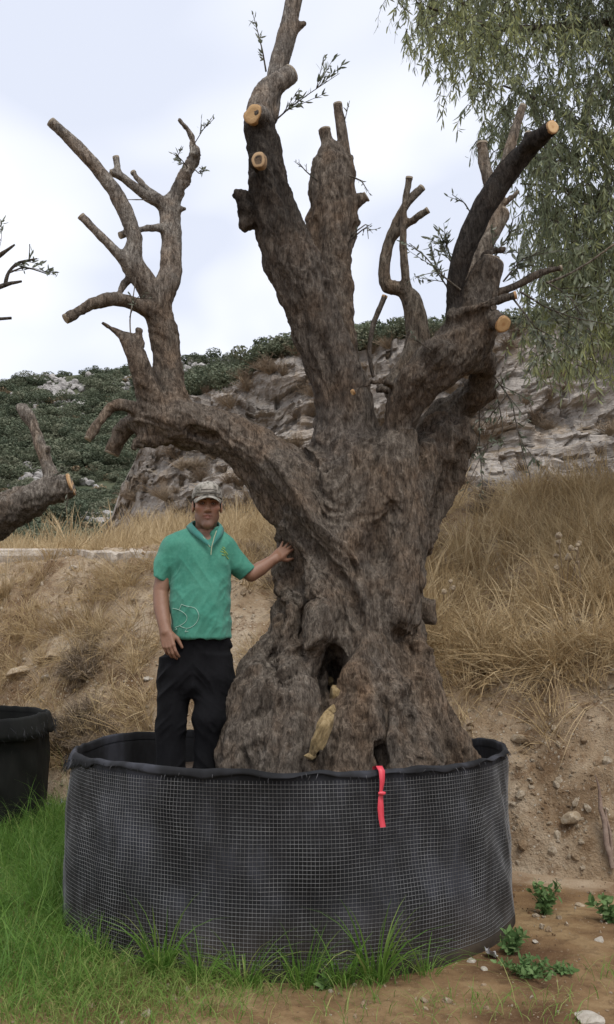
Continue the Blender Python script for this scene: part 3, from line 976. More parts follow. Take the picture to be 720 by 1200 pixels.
def try_tufts(n, xr, sr, prob):
    xs = RNG.uniform(*xr, n); ss = RNG.uniform(*sr, n)
    f = bank_parts(xs, 0 * xs)[1]
    clump = N3(xs, f + ss, 1.1, 95, 3)
    pr = prob(xs, ss, clump)
    for x, s, f_, p_ in zip(xs, ss, f, pr):
        if RNG.random() < p_:
            h = bank_hit(x, f_ + s)
            if h[0]: pts_.append(h[0][:]); nrm_.append(h[1][:])
# right slope above the lip: thick; bare face: a few; left face: patchy
try_tufts(5200, (-0.9, 4.6), (0.95, 5.6), lambda x, s, c: 0.42 + 1.1 * c)
try_tufts(420, (-0.6, 4.0), (0.85, 1.15), lambda x, s, c: 0.75 + 0 * s)
try_tufts(520, (-0.5, 3.6), (0.1, 0.95), lambda x, s, c: np.clip(0.08 + 0.55 * c, 0, 1) * (s > 0.3) * 1.0)
try_tufts(2300, (-5.5, -0.3), (0.25, 2.5), lambda x, s, c: np.clip(0.20 + 1.2 * c, 0, 1))
try_tufts(1500, (-6.0, 0.5), (2.5, 7.0), lambda x, s, c: 0.6 + 0.6 * c)
bp = np.array(pts_)
_lx, _ly = to_px(bp)
bp = bp[~((_lx < 186) & (_ly > 634) & (_ly < 664) & (bp[:, 1] < 13.5))]; n = len(bp)
rot = np.stack([RNG.normal(0.0, 0.75, n), RNG.normal(0, 0.75, n), RNG.uniform(0, 6.28, n)], -1)
right = sstep(-0.8, 0.6, bp[:, 0])
sc = RNG.uniform(0.6, 1.3, n) * (0.68 + 0.2 * right)
sc = np.where((bp[:, 0] < -0.4) & (bp[:, 1] > bank_parts(bp[:, 0], 0 * bp[:, 0])[1] + 2.3), sc * 0.6, sc)
scatter('dry_grass', tufts, bp, rot, sc[:, None] * np.ones((1, 3)), RNG.integers(0, 4, n))
# brown dead weeds caught among the straw, and rubble on the left face
wp_ = []
for _ in range(1300):
    x = RNG.uniform(-5.0, 4.4); f_ = float(bank_parts(np.array([x]), np.array([0.]))[1][0]); s_ = RNG.uniform(0.3, 5.2 if x > -0.5 else 2.6)
    if float(N3(np.array([x]), np.array([f_ + s_]), 0.9, 97, 3)[0]) < (0.36 if x < -0.4 else 0.02): continue
    h = bank_hit(x, f_ + s_)
    if h[0]: wp_.append(h[0][:])
wp_ = np.array(wp_); n = len(wp_)
scatter('dead_weeds', brush, wp_ - np.array([0, 0, 0.02]), np.stack([RNG.normal(0.2, 0.3, n), RNG.normal(0, 0.3, n), RNG.uniform(0, 6.28, n)], -1), RNG.uniform(0.12, 0.30, n)[:, None] * np.array([[1.2, 1.2, 0.8]]), RNG.integers(0, 3, n))
# far dry grass up the talus
tx_ = RNG.uniform(-9.5, 9, 5200); ty2 = RNG.uniform(12.5, 31, 5200)
fp = []
for x, y in zip(tx_, ty2):
    if RNG.random() < 0.75:
        h = bank_hit(x, y)
        if h[0]: fp.append(h[0][:])
fp = np.array(fp); n = len(fp)
scatter('talus_grass', tufts, fp, np.stack([RNG.normal(0, 0.15, n), RNG.normal(0, 0.15, n), RNG.uniform(0, 6.28, n)], -1), (RNG.uniform(0.6, 1.3, n))[:, None] * np.ones((1, 3)), RNG.integers(0, 4, n))

# pale broken rock ledge along the brow of the left bank
lu_ = np.linspace(-60, 262, 200)
fr = []
for x in lu_:
    h = bank_at_px(x, 653 + 2.0 * math.sin(x * 0.05) + 3.5 * float(vnoise(np.array([[x * 0.045, 0.3, 0.1]]), 301)[0]))
    fr.append(h[0][:] if h[0] else (fr[-1] if fr else (0, 11, 2.6)))
fr = np.array(fr)
med = np.array([np.median(fr[max(0, i - 6):i + 7, 1]) for i in range(len(fr))])
mez = np.array([np.median(fr[max(0, i - 6):i + 7, 2]) for i in range(len(fr))])
fr = np.stack([fr[:, 0], med, mez], -1)
ii = np.arange(len(lu_))
blk_ = vnoise(np.stack([np.floor(lu_ / 17 + 0.6 * np.sin(lu_ * 0.02)) + 0.5, 0 * lu_ + 0.5, 0 * lu_ + 0.5], -1) * 3.7, 302)
fine_ = lambda k: vnoise(np.stack([lu_ * 0.22, 0 * lu_ + k * 1.7, 0 * lu_], -1), 303)
hgt = 0.055 + 0.045 * blk_
rowsL = []
for k, (dy, dz) in enumerate(((-0.02, -0.16), (-0.05, -0.02), (-0.045, 0.55), (0.0, 0.95), (0.10, 1.05), (0.26, 0.85), (0.42, 0.7), (0.60, -0.8))):
    zz_ = fr[:, 2] + (dz if k < 2 else dz * hgt + 0.02) + 0.016 * fine_(k)
    yy_ = fr[:, 1] + dy + 0.06 * blk_ + 0.022 * fine_(k + 20)
    rowsL.append(np.stack([fr[:, 0] + 0.01 * fine_(k + 40), yy_, zz_], -1))
LEDGE_M = m_rock('ledge_limestone', (0.27, 0.22, 0.17), (0.46, 0.40, 0.33), (0.56, 0.51, 0.44), 3.0, 0.6, 0.05)
ledge = link('rock_ledge', mesh_np('rock_ledge', np.concatenate(rowsL), grid_faces(len(lu_), len(rowsL)), LEDGE_M, False))
tag(ledge, 'pale broken rock ledge along the brow of the left bank', 'ledge', kind='structure')

# gravel on bank and ground
STONE = m_rock('pale_stone', (0.20, 0.15, 0.10), (0.38, 0.31, 0.22), (0.52, 0.46, 0.37), 2.5, 0.5, 0.05)
grav = [rock_mesh('gravel_piece', STONE, s, 0.6, 1, 0.3) for s in (21, 22, 23)]
gp, gs = [], []
for _ in range(3600):
    x = RNG.uniform(-4.8, 3.6); f = float(bank_parts(np.array([x]), np.array([0.]))[1][0]); s = RNG.uniform(0.0, 1.2 if x > -0.5 else 2.6) ** 1.0
    h = bank_hit(x, f + s)
    if h[0]: gp.append(h[0][:]); gs.append(min(0.011 * RNG.pareto(2.6) + 0.008, 0.05))
for _ in range(1500):
    x, y = RNG.uniform(-2.5, 3.2), RNG.uniform(3.4, 8.0)
    if math.hypot(x + .1, y - 5.7) < 1.27 or y > 7.3 - 0.6 * x: continue
    if x < -0.9 and y < 4.9 and RNG.random() < .6: continue
    gp.append((x, y, float(ground_z(np.array([x]), np.array([y]))[0]))); gs.append(min(0.006 * RNG.pareto(2.4) + 0.004, 0.03))
cp_, cs_ = [], []
for _ in range(5200):
    x = RNG.uniform(-4.8, 3.8); f = float(bank_parts(np.array([x]), np.array([0.]))[1][0]); s = RNG.uniform(-0.1, 1.25 if x > -0.5 else 2.5)
    h = bank_hit(x, f + s)
    if h[0]: cp_.append(h[0][:]); cs_.append(min(0.012 * RNG.pareto(2.8) + 0.008, 0.055))
for _ in range(5200):
    x, y = RNG.uniform(-2.6, 3.3), RNG.uniform(3.2, 8.2)
    if math.hypot(x + .1, y - 5.7) < 1.27 or y > 7.5 - 0.6 * x: continue
    near_foot = y > 6.6 - 0.6 * x
    if not near_foot and RNG.random() < 0.35: continue
    cp_.append((x, y, float(ground_z(np.array([x]), np.array([y]))[0]))); cs_.append(min(0.005 * RNG.pareto(2.4) + 0.004, 0.03))
cp_, cs_ = np.array(cp_), np.array(cs_)
clods = [rock_mesh('clod_piece', EARTH, s_, 0.7, 1, 0.4) for s_ in (24, 25, 26)]
scatter('earth_clods', clods, cp_, RNG.uniform(0, 6.28, (len(cp_), 3)), cs_[:, None] * np.ones((1, 3)), RNG.integers(0, 3, len(cp_)))
gp, gs = np.array(gp), np.array(gs); n = len(gp)
scatter('gravel', grav, gp, RNG.uniform(0, 6.28, (n, 3)), gs[:, None] * np.ones((1, 3)), RNG.integers(0, 3, n))
# ------------------------------------------------------------------ the planter
POT_C, POT_R, POT_H = np.array([-0.10, 5.70]), 1.25, 0.90
SOIL_Z = 0.70

def m_fabric():
    m, nt, b = new_mat('planter_fabric')
    c = coords(nt, (1, 1, 0.5))
    n1 = noise(nt, 3.0, 4, 0.6, c)
    n2 = noise(nt, 40, 3, 0.6, coords(nt))
    col = ramp(nt, n1, [(0.36, (0.011, 0.011, 0.0115)), (0.52, (0.024, 0.0245, 0.027)), (0.66, (0.058, 0.060, 0.072))])
    sp = nt.nodes.new('ShaderNodeSeparateXYZ'); nt.links.new(coords(nt), sp.inputs[0])
    low = maprange(nt, sp.outputs['Z'], 0.32, 0.02, 0, 1)
    mm = nt.nodes.new('ShaderNodeMath'); mm.operation = 'MULTIPLY'
    nt.links.new(low, mm.inputs[0]); nt.links.new(maprange(nt, n1, 0.3, 0.65), mm.inputs[1])
    col = mix(nt, mm.outputs[0], col, (0.060, 0.045, 0.030))
    nt.links.new(col, b.inputs['Base Color'])
    b.inputs['Roughness'].default_value = 0.85
    b.inputs['Specular IOR Level'].default_value = 0.15
    bump(nt, b, n2, 0.4, 0.004)
    return m
FABRIC = m_fabric()
WIRE = simple('galvanised_wire', (0.24, 0.24, 0.245), 0.6, 0.3)
WIRE.node_tree.nodes['Principled BSDF'].inputs['Metallic'].default_value = 0.3
_nt = WIRE.node_tree
_nt.links.new(ramp(_nt, noise(_nt, 5, 5, 0.7, coords(_nt)), [(0.35, (0.12, 0.115, 0.11)), (0.55, (0.25, 0.25, 0.25)), (0.72, (0.37, 0.37, 0.37))]), _nt.nodes['Principled BSDF'].inputs['Base Color'])
FRAY = m_leaf('frayed_fibre', (0.012, 0.012, 0.013), (0.05, 0.05, 0.055), (0.12, 0.12, 0.125), 0, 0.8)

def m_soil():
    m, nt, b = new_mat('planter_soil')
    c = coords(nt)
    n = noise(nt, 18, 5, 0.7, c)
    nt.links.new(ramp(nt, n, [(0.3, (0.03, 0.02, 0.012)), (0.7, (0.12, 0.08, 0.05))]), b.inputs['Base Color'])
    b.inputs['Roughness'].default_value = 1
    bump(nt, b, n, 1, 0.03)
    return m

def pot_r(th, z, seed, R):
    x, y = np.cos(th) * R, np.sin(th) * R
    p = np.stack([x, y, z * 0.9 + 0 * th], -1)
    big = 0.040 * fbm(p * 1.5 + seed, seed, 3) + 0.010 * fbm(p * 5 + seed, seed + 7, 2)
    # slanting folds of the loose fabric
    sl = np.stack([(th * R) * 2.6 + z * 2.2, z * 1.1 + 0 * th, 0 * th + seed], -1)
    fold = 0.019 * ridged(sl, seed + 3, 2)
    mid = np.sin(np.clip(z / 0.9, 0, 1) * np.pi)
    return R + 0.012 * (1 - z / 0.9) + (big + fold) * (0.3 + 0.7 * mid)

def rim_z(th, seed, H):
    return H + 0.014 * vnoise(np.stack([np.cos(th) * 2.2, np.sin(th) * 2.2, 0 * th + seed], -1), seed) + 0.006 * vnoise(np.stack([np.cos(th) * 9, np.sin(th) * 9, 0 * th + seed], -1), seed + 1)

def pot_shell(name, C, R, H, seed, mat, parent, nu=360):
    th = np.linspace(0, 2 * np.pi, nu, endpoint=False)
    zs = np.concatenate([[0, 0.0], np.linspace(0.02, 1, 36)])
    rows = []
    for k, f in enumerate(zs):
        z = rim_z(th, seed, H) * f
        r = pot_r(th, z, seed, R)
        if f < 0.06: r = r + 0.012
        rows.append(np.stack([C[0] + r * np.cos(th), C[1] + r * np.sin(th), z - 0.03 * (k == 0)], -1))
    zt = rim_z(th, seed, H)
    for dz, dr in ((0.006, -0.006), (0.0, -0.014), (-0.06, -0.018), (-0.30, -0.02), (-0.6, -0.022)):
        z = zt + dz
        r = pot_r(th, z, seed, R) + dr
        rows.append(np.stack([C[0] + r * np.cos(th), C[1] + r * np.sin(th), z], -1))
    v = np.stack(rows).reshape(-1, 3)
    return link(name, mesh_np(name, v, grid_faces(nu, len(rows), True), mat), parent)

planter = empty('planter', (POT_C[0], POT_C[1], 0), 'big round black fabric planter wrapped in square wire mesh under the old olive tree', 'planter', 'black fabric planters')
pot_shell('fabric_wall', POT_C, POT_R, POT_H, 5, FABRIC, planter)

# wire netting: every wire is a thin three sided bar following the fabric
def wires(C, R, H, seed, parent, pitch=0.0185, rad=0.00095):
    G = Geo()
    nth = int(round(2 * np.pi * R / pitch))
    th = np.linspace(0, 2 * np.pi, nth, endpoint=False)
    zmax = H - 0.035
    def sag(t, z):
        a = np.stack([np.cos(t) * 1.9, np.sin(t) * 1.9, z * 1.3 + 0 * t], -1)
        return 0.010 * vnoise(a, 77) + 0.004 * vnoise(a * 3, 78)
    zz = np.linspace(0.035, zmax, 22)
    off = np.array([[1, 0], [-0.5, 0.87], [-0.5, -0.87]]) * rad
    # uprights
    Tg, Zg = np.meshgrid(th, zz)
    tw = Tg + (0.012 * vnoise(np.stack([np.cos(Tg) * 2, np.sin(Tg) * 2, Zg * 2], -1), 79))
    rr = pot_r(tw, Zg, seed, R) + 0.007
    V = []
    for dr, dt in off:
        r_ = rr + dr
        V.append(np.stack([C[0] + r_ * np.cos(tw + dt / R), C[1] + r_ * np.sin(tw + dt / R), Zg], -1))
    V = np.stack(V, 2)                                   # rows z, cols th, 3
    nz, nt_, _ , _ = V.shape
    idx = np.arange(nz * nt_ * 3).reshape(nz, nt_, 3)
    q = []
    for k in range(3):
        k2 = (k + 1) % 3
        q.append(np.stack([idx[:-1, :, k], idx[:-1, :, k2], idx[1:, :, k2], idx[1:, :, k]], -1).reshape(-1, 4))
    G.add(V.reshape(-1, 3), np.concatenate(q), 0.5)
    # rings
    hz = np.arange(0.035, zmax, pitch)
    t2 = np.linspace(0, 2 * np.pi, 300, endpoint=False)
    Tg, Zg = np.meshgrid(t2, hz)
    Zw = Zg + sag(Tg, Zg) * np.sin(np.clip(Zg / H, 0, 1) * np.pi)
    rr = pot_r(Tg, Zw, seed, R) + 0.009
    V = np.stack([np.stack([C[0] + (rr + dr) * np.cos(Tg), C[1] + (rr + dr) * np.sin(Tg), Zw + dz], -1) for dr, dz in off], 2)
    idx = np.arange(V.shape[0] * V.shape[1] * 3).reshape(V.shape[0], V.shape[1], 3)
    q = []
    for k in range(3):
        k2 = (k + 1) % 3
        q.append(np.stack([idx[:, :, k], np.roll(idx, -1, 1)[:, :, k], np.roll(idx, -1, 1)[:, :, k2], idx[:, :, k2]], -1).reshape(-1, 4))
    G.add(V.reshape(-1, 3), np.concatenate(q), 0.5)
    o = link('wire_mesh', G.mesh('wire_mesh', WIRE), parent)
    o['kind'] = 'stuff'
    return o
wires(POT_C, POT_R, POT_H, 5, planter)

# folded rim cloth with a ragged lower edge
def rim_fold(C, R, H, seed, parent, drop_fn, name='rim_fold'):
    nu = 420
    th = np.linspace(0, 2 * np.pi, nu, endpoint=False)
    zt = rim_z(th, seed, H)
    rag = drop_fn(th)
    rows = []
    for f, dr in ((-0.35, -0.020), (-0.05, -0.020), (0, -0.014), (0.0, -0.002), (0.08, 0.009), (0.35, 0.013), (0.7, 0.014), (1.0, 0.014), (1.0, 0.010), (0.5, 0.009)):
        z = zt + 0.008 + 0.006 * vnoise(np.stack([np.cos(th) * 14, np.sin(th) * 14, 0 * th], -1), 97) - (rag * f if f > 0 else -0.0) + (f * 0.12 if f < 0 else 0) + (0.006 if f == 0 else 0)
        wob = 0.013 * vnoise(np.stack([np.cos(th) * 9, np.sin(th) * 6, 0 * th + f * 1.5], -1), 91) * max(f, 0)
        flare = 0.03 * max(f, 0) * np.clip((rag - 0.06) / 0.05, 0, 1)
        r = pot_r(th, z, seed, R) + dr + wob + flare
        rows.append(np.stack([C[0] + r * np.cos(th), C[1] + r * np.sin(th), z], -1))
    v = np.stack(rows).reshape(-1, 3)
    o = link(name, mesh_np(name, v, grid_faces(nu, len(rows), True), FABRIC), parent)
    # threads hanging from the torn edge
    G = Geo()
    r_ = np.random.default_rng(seed)
    for _ in range(650):
        t = r_.uniform(0, 2 * np.pi)
        i = int(t / (2 * np.pi) * nu) % nu
        p0 = rows[7][i]
        if r_.random() > 0.35 + 6 * (rag[i] - 0.03): continue
        L = r_.uniform(0.008, 0.028) * (1 + (rag[i] > 0.06) * 0.8)
        dz0 = r_.uniform(-0.005, max(0.01, rag[i] * 0.7))
        a = p0 + np.array([0.004 * math.cos(t), 0.004 * math.sin(t), dz0])
        dirv = np.array([r_.normal() * 0.35, r_.normal() * 0.2, -1]) * L
        out = np.array([math.cos(t), math.sin(t), 0]) * L * r_.uniform(0.1, 0.6)
        G.tube([a, a + dirv * 0.5 + out * 0.7, a + dirv + out], [0.0016, 0.0013, 0.0006], 3, r_.random() ** 2, False)
    f = link('frayed_edge', G.mesh('frayed_edge', FRAY), parent)
    f['kind'] = 'stuff'
def drop1(th):
    a = (th + np.pi) % (2 * np.pi) - np.pi          # -pi/2 faces the camera, +-pi is the left side
    left = np.exp(-((np.abs(a) - np.pi) / 0.5) ** 2)
    n = vnoise(np.stack([np.cos(th) * 11, np.sin(th) * 11, 0 * th], -1), 93)
    return 0.020 + 0.060 * left + 0.016 * n + 0.03 * np.clip(vnoise(np.stack([np.cos(th) * 3, np.sin(th) * 3, 0 * th], -1), 94), 0, 1)
rim_fold(POT_C, POT_R, POT_H, 5, planter, drop1)

def soil_disc(C, R, z, parent, seed):
    r = np.linspace(0, R, 30); t = np.linspace(0, 2 * np.pi, 90, endpoint=False)
    T, Rr = np.meshgrid(t, r)
    x, y = C[0] + Rr * np.cos(T), C[1] + Rr * np.sin(T)
    zz = z + 0.03 * N3(x, y, 3, seed, 4) + 0.10 * np.exp(-(Rr / 0.75) ** 4)
    return link('soil', mesh_np('soil', np.stack([x, y, zz], -1).reshape(-1, 3), grid_faces(90, 30, True), m_soil()), parent)
soil_disc(POT_C, POT_R - 0.012, SOIL_Z, planter, 17)

# red plastic tape tied over the rim
def tape():
    a = math.atan2(-1, 0.0)
    px = 446
    # angle at which the rim shows at that pixel
    best = min(np.linspace(-2.6, -0.5, 400), key=lambda t: abs(to_px(np.array([POT_C[0] + 1.28 * math.cos(t), POT_C[1] + 1.28 * math.sin(t), 0.9]))[0] - px))
    n = np.array([math.cos(best), math.sin(best), 0]); s = np.array([-n[1], n[0], 0])
    c0 = np.array([POT_C[0], POT_C[1], 0])
    rows = []
    prof = [(1.215, 0.885), (1.222, 0.918), (1.262, 0.925), (1.290, 0.905), (1.294, 0.86), (1.293, 0.815), (1.296, 0.805), (1.294, 0.79), (1.297, 0.74), (1.293, 0.695), (1.300, 0.655)]
    wd = [0.014, 0.014, 0.015, 0.014, 0.013, 0.010, 0.008, 0.012, 0.014, 0.015, 0.0155]
    for th_ in (0, 0.0018):
        for (r, z), w in zip(prof, wd):
            tw = 0.004 * math.sin(z * 40)
            off = s * (0.006 * math.sin(z * 23))
            rows.append(c0 + n * (r + th_ + tw) + off - s * w + np.array([0, 0, z]))
            rows.append(c0 + n * (r + th_ - tw) + off + s * w + np.array([0, 0, z]))
    k = len(prof)
    v = np.array(rows); f = []
    for i in range(k - 1):
        f.append([2 * i, 2 * i + 1, 2 * i + 3, 2 * i + 2]); j = 2 * k + 2 * i
        f.append([j, j + 2, j + 3, j + 1])
        f.append([2 * i, 2 * i + 2, j + 2, j]); f.append([2 * i + 1, j + 1, j + 3, 2 * i + 3])
    o = link('ribbon', mesh_np('ribbon', v, np.array(f), simple('red_tape', (0.62, 0.05, 0.075), 0.45, 0.5)))
    g = Geo(); z = 0.806
    pc = c0 + n * 1.297 + np.array([0, 0, z])
    g.tube([pc - s * 0.016, pc + n * 0.008, pc + s * 0.016], [0.007, 0.011, 0.007], 6, 0.5)
    tag(o, 'narrow red plastic ribbon tied over the planter rim', 'ribbon')
    link('knot', g.mesh('knot', o.data.materials[0]), o)
tape()

# ------------------------------------------------------------------ the old olive tree
TY = 5.70
def tpt(px, py, dy):
    return P(px, py, TY + dy)
def depth_of(p):
    return p[1] * CP + (p[2] - CAM_H) * SP
def rad(p, rpx):
    return rpx * depth_of(p) / FPX

TRUNK, LEFT, MID, STUMP, REARUP, RIGHT, DARK, PALE, REAR = range(9)
OWN_AX = {}
F = Field((-1.62, 4.55, 0.62), (1.72, 6.75, 5.95), 0.0095, owners=True)
CUTS = []            # point, direction, radius, fresh?, owner

def limb(owner, nodes, k=0.05, cut=None, ysc=1.0, kpx=None):
    """nodes: px, py, dy, radius px"""
    pts = [tpt(a, b, c) for a, b, c, _ in nodes]
    rs = [rad(p, n[3]) for p, n in zip(pts, nodes)]
    # rounder paths: one subdivision by Catmull-Rom
    qp, qr = [], []
    for i in range(len(pts) - 1):
        p0, p1, p2, p3 = pts[max(i - 1, 0)], pts[i], pts[i + 1], pts[min(i + 2, len(pts) - 1)]
        for t in (0, 0.5):
            qp.append(0.5 * ((2 * p1) + (-p0 + p2) * t + (2 * p0 - 5 * p1 + 4 * p2 - p3) * t * t + (-p0 + 3 * p1 - 3 * p2 + p3) * t ** 3))
            qr.append(rs[i] * (1 - t) + rs[i + 1] * t)
    qp.append(pts[-1]); qr.append(rs[-1])
    F.chain(qp, qr, max(min(k, 1.2 * min(qr)), 0.016), owner, flat_end=cut is not None, ysc=ysc)
    if owner not in OWN_AX:
        d = qp[-1] - qp[0]; OWN_AX[owner] = d / np.linalg.norm(d)
    if cut is not None:
        d = qp[-1] - qp[-2]; d /= np.linalg.norm(d)
        CUTS.append((qp[-1], d, qr[-1], cut, owner))
    return qp, qr

def lump(px, py, dy, r, owner=TRUNK, k=0.06, sub=False, flat=(1, 1, 1)):
    p = tpt(px, py, dy); rr = rad(p, r)
    F.ell(p, np.array(flat) * rr, k, None, owner, sub)

# trunk core, flare and roots
limb(TRUNK, [(405, 925, 0.10, 112), (400, 850, 0.05, 94), (402, 790, 0.03, 74), (408, 725, 0.02, 70), (408, 670, 0.0, 68), (412, 610, 0.0, 72), (418, 570, 0.02, 66), (424, 545, 0.05, 40)], 0.10)
limb(TRUNK, [(348, 640, -0.10, 24), (350, 690, -0.15, 25), (346, 740, -0.22, 28), (327, 785, -0.30, 34), (308, 825, -0.38, 41), (302, 870, -0.42, 42), (300, 925, -0.46, 42)], 0.10)      # left lobe
limb(TRUNK, [(300, 840, -0.38, 30), (287, 880, -0.40, 24), (280, 925, -0.38, 24)], 0.05)
limb(TRUNK, [(345, 800, -0.45, 26), (340, 860, -0.56, 34), (335, 925, -0.60, 36)], 0.06)
limb(TRUNK, [(466, 690, -0.05, 22), (468, 745, -0.12, 24), (478, 790, -0.18, 27), (496, 838, -0.22, 30), (520, 880, -0.20, 31), (542, 925, -0.16, 26)], 0.10)     # right root
limb(TRUNK, [(430, 690, -0.30, 26), (428, 745, -0.36, 30), (420, 800, -0.46, 32), (414, 860, -0.58, 34), (414, 925, -0.62, 38)], 0.07)    # front buttress
limb(TRUNK, [(462, 780, -0.30, 20), (476, 840, -0.45, 20), (478, 925, -0.58, 22)], 0.05)
limb(TRUNK, [(494, 800, -0.30, 20), (505, 860, -0.38, 24), (510, 925, -0.42, 30)], 0.05)
limb(TRUNK, [(372, 640, -0.28, 26), (384, 690, -0.32, 26), (420, 735, -0.36, 26)], 0.07)      # slanting grey rib
limb(TRUNK, [(468, 512, -0.20, 16), (462, 560, -0.27, 22), (462, 640, -0.30, 22), (458, 720, -0.30, 24)], 0.05)
limb(TRUNK, [(506, 540, 0.05, 33), (503, 590, 0.05, 22), (482, 650, 0.05, 16), (478, 700, 0.0, 16)], 0.06)
limb(TRUNK, [(520, 520, 0.10, 34), (522, 560, 0.10, 19), (508, 600, 0.08, 12)], 0.04)
lump(378, 740, -0.44, 26, k=0.05, flat=(1, 0.9, 1.2))
lump(488, 718, -0.02, 16, k=0.05)
lump(446, 592, -0.32, 18, k=0.06, flat=(1.3, 0.7, 0.7))
lump(392, 585, -0.30, 20, k=0.06, flat=(1.0, 0.7, 1.1))
lump(356, 604, -0.25, 26, k=0.06)
lump(308, 812, -0.44, 26, k=0.05)
lump(318, 868, -0.62, 28, k=0.05)
lump(286, 866, -0.50, 20, k=0.05)
lump(400, 640, -0.33, 26, k=0.05, flat=(1, 0.7, 1.4))

# ribs of old root wood running down over the foot
for rb in ([(352, 700, -0.30, 13), (338, 770, -0.42, 15), (326, 830, -0.62, 14), (322, 920, -0.70, 15)],
           [(366, 775, -0.44, 9), (352, 820, -0.62, 11), (342, 870, -0.70, 11), (336, 920, -0.74, 12)],
           [(440, 720, -0.38, 13), (440, 780, -0.50, 13), (436, 840, -0.66, 13), (433, 920, -0.72, 14)],
           [(418, 760, -0.44, 10), (414, 810, -0.58, 11), (407, 860, -0.68, 11), (402, 920, -0.74, 12)],
           [(454, 760, -0.36, 12), (460, 830, -0.56, 14), (466, 920, -0.68, 15)],
           [(478, 740, -0.18, 12), (500, 815, -0.34, 13), (526, 870, -0.40, 12), (546, 920, -0.38, 11)],
           [(474, 690, -0.16, 10), (490, 790, -0.26, 12), (516, 850, -0.26, 12), (552, 905, -0.22, 12)],
           [(330, 755, -0.26, 11), (304, 825, -0.42, 13), (282, 890, -0.46, 11)],
           [(338, 620, -0.26, 12), (372, 670, -0.36, 13), (412, 730, -0.40, 14), (424, 790, -0.46, 12)],
           [(322, 545, -0.30, 12), (352, 590, -0.36, 13), (384, 640, -0.38, 12), (420, 700, -0.40, 11)],
           [(500, 530, -0.10, 12), (486, 600, -0.22, 12), (478, 680, -0.24, 11)]):
    limb(TRUNK, rb, 0.03)
# left limb
limb(LEFT, [(388, 622, -0.05, 46), (348, 578, -0.10, 40), (314, 542, -0.12, 33), (275, 514, -0.14, 28), (235, 501, -0.16, 27), (195, 495, -0.18, 28), (172, 492, -0.18, 22)], 0.06)
limb(LEFT, [(190, 508, -0.20, 18), (172, 515, -0.22, 12), (160, 523, -0.22, 7)], 0.03)
limb(LEFT, [(208, 490, -0.16, 23), (200, 455, -0.13, 19), (195, 415, -0.11, 17), (191, 385, -0.12, 17.5), (181, 352, -0.16, 15.5), (170, 330, -0.20, 14), (157, 312, -0.24, 14), (153, 301, -0.25, 13)], 0.02)
limb(LEFT, [(155, 300, -0.25, 11), (158, 280, -0.27, 9.5), (147, 248, -0.30, 9.5), (132, 221, -0.33, 9), (110, 193, -0.36, 8), (86, 167, -0.40, 7), (60, 143, -0.43, 6.3)], 0.02, cut=0)
limb(LEFT, [(150, 308, -0.27, 9), (141, 300, -0.30, 7), (122, 281, -0.33, 6), (95, 253, -0.38, 5)], 0.02, cut=0)
limb(LEFT, [(186, 368, -0.12, 13), (190, 345, -0.12, 15), (198, 328, -0.10, 15), (201, 303, -0.08, 13), (201, 273, -0.06, 12), (199, 244, -0.05, 12.5), (206, 228, -0.05, 9.5), (214, 212, -0.06, 8.5), (221, 198, -0.06, 8), (228, 181, -0.08, 8), (226, 166, -0.09, 6), (220, 152, -0.10, 4.5), (211, 141, -0.12, 3.2)], 0.02)
limb(LEFT, [(200, 245, -0.05, 9), (188, 238, -0.08, 8), (171, 230, -0.12, 7), (156, 218, -0.15, 6.5), (138, 204, -0.18, 5.5), (130, 203, -0.19, 4.5)], 0.02, cut=0)
limb(LEFT, [(139, 205, -0.18, 5), (138, 195, -0.18, 4.3), (136, 184, -0.18, 4)], 0.015, cut=0)
limb(LEFT, [(186, 232, -0.10, 5), (168, 217, -0.06, 4.2), (156, 202, -0.04, 3.6)], 0.015, cut=0)
limb(LEFT, [(195, 270, -0.08, 6), (186, 267, -0.12, 5.4), (171, 268, -0.18, 5), (156, 271, -0.22, 4.8), (141, 276, -0.26, 4.6)], 0.02, cut=0)
limb(LEFT, [(206, 246, -0.05, 4), (216, 244, -0.05, 3.2)], 0.015)
limb(LEFT, [(178, 366, -0.18, 10), (160, 357, -0.24, 9), (135, 350, -0.30, 9), (107, 357, -0.36, 7.5), (77, 374, -0.42, 6.3)], 0.025, cut=0)
limb(LEFT, [(138, 348, -0.28, 5), (145, 334, -0.22, 5), (158, 318, -0.18, 4.5)], 0.015)
limb(LEFT, [(182, 480, -0.22, 18), (174, 460, -0.26, 14.5), (165, 430, -0.30, 12), (154, 405, -0.31, 11), (147, 395, -0.31, 8), (138, 389, -0.29, 5), (122, 379, -0.32, 3.6)], 0.015)
limb(LEFT, [(156, 404, -0.28, 8), (151, 392, -0.30, 5)], 0.015, cut=0)
limb(LEFT, [(162, 402, -0.26, 8), (163, 388, -0.27, 5)], 0.015)
limb(LEFT, [(172, 486, -0.22, 10), (158, 480, -0.27, 8.5), (142, 474, -0.32, 8), (130, 478, -0.34, 7), (119, 491, -0.36, 6.3), (103, 515, -0.38, 5)], 0.02, cut=0)
limb(LEFT, [(170, 494, -0.12, 13), (155, 496, -0.08, 11), (143, 507, -0.05, 10.5), (131, 532, -0.03, 9.5)], 0.02, cut=0)

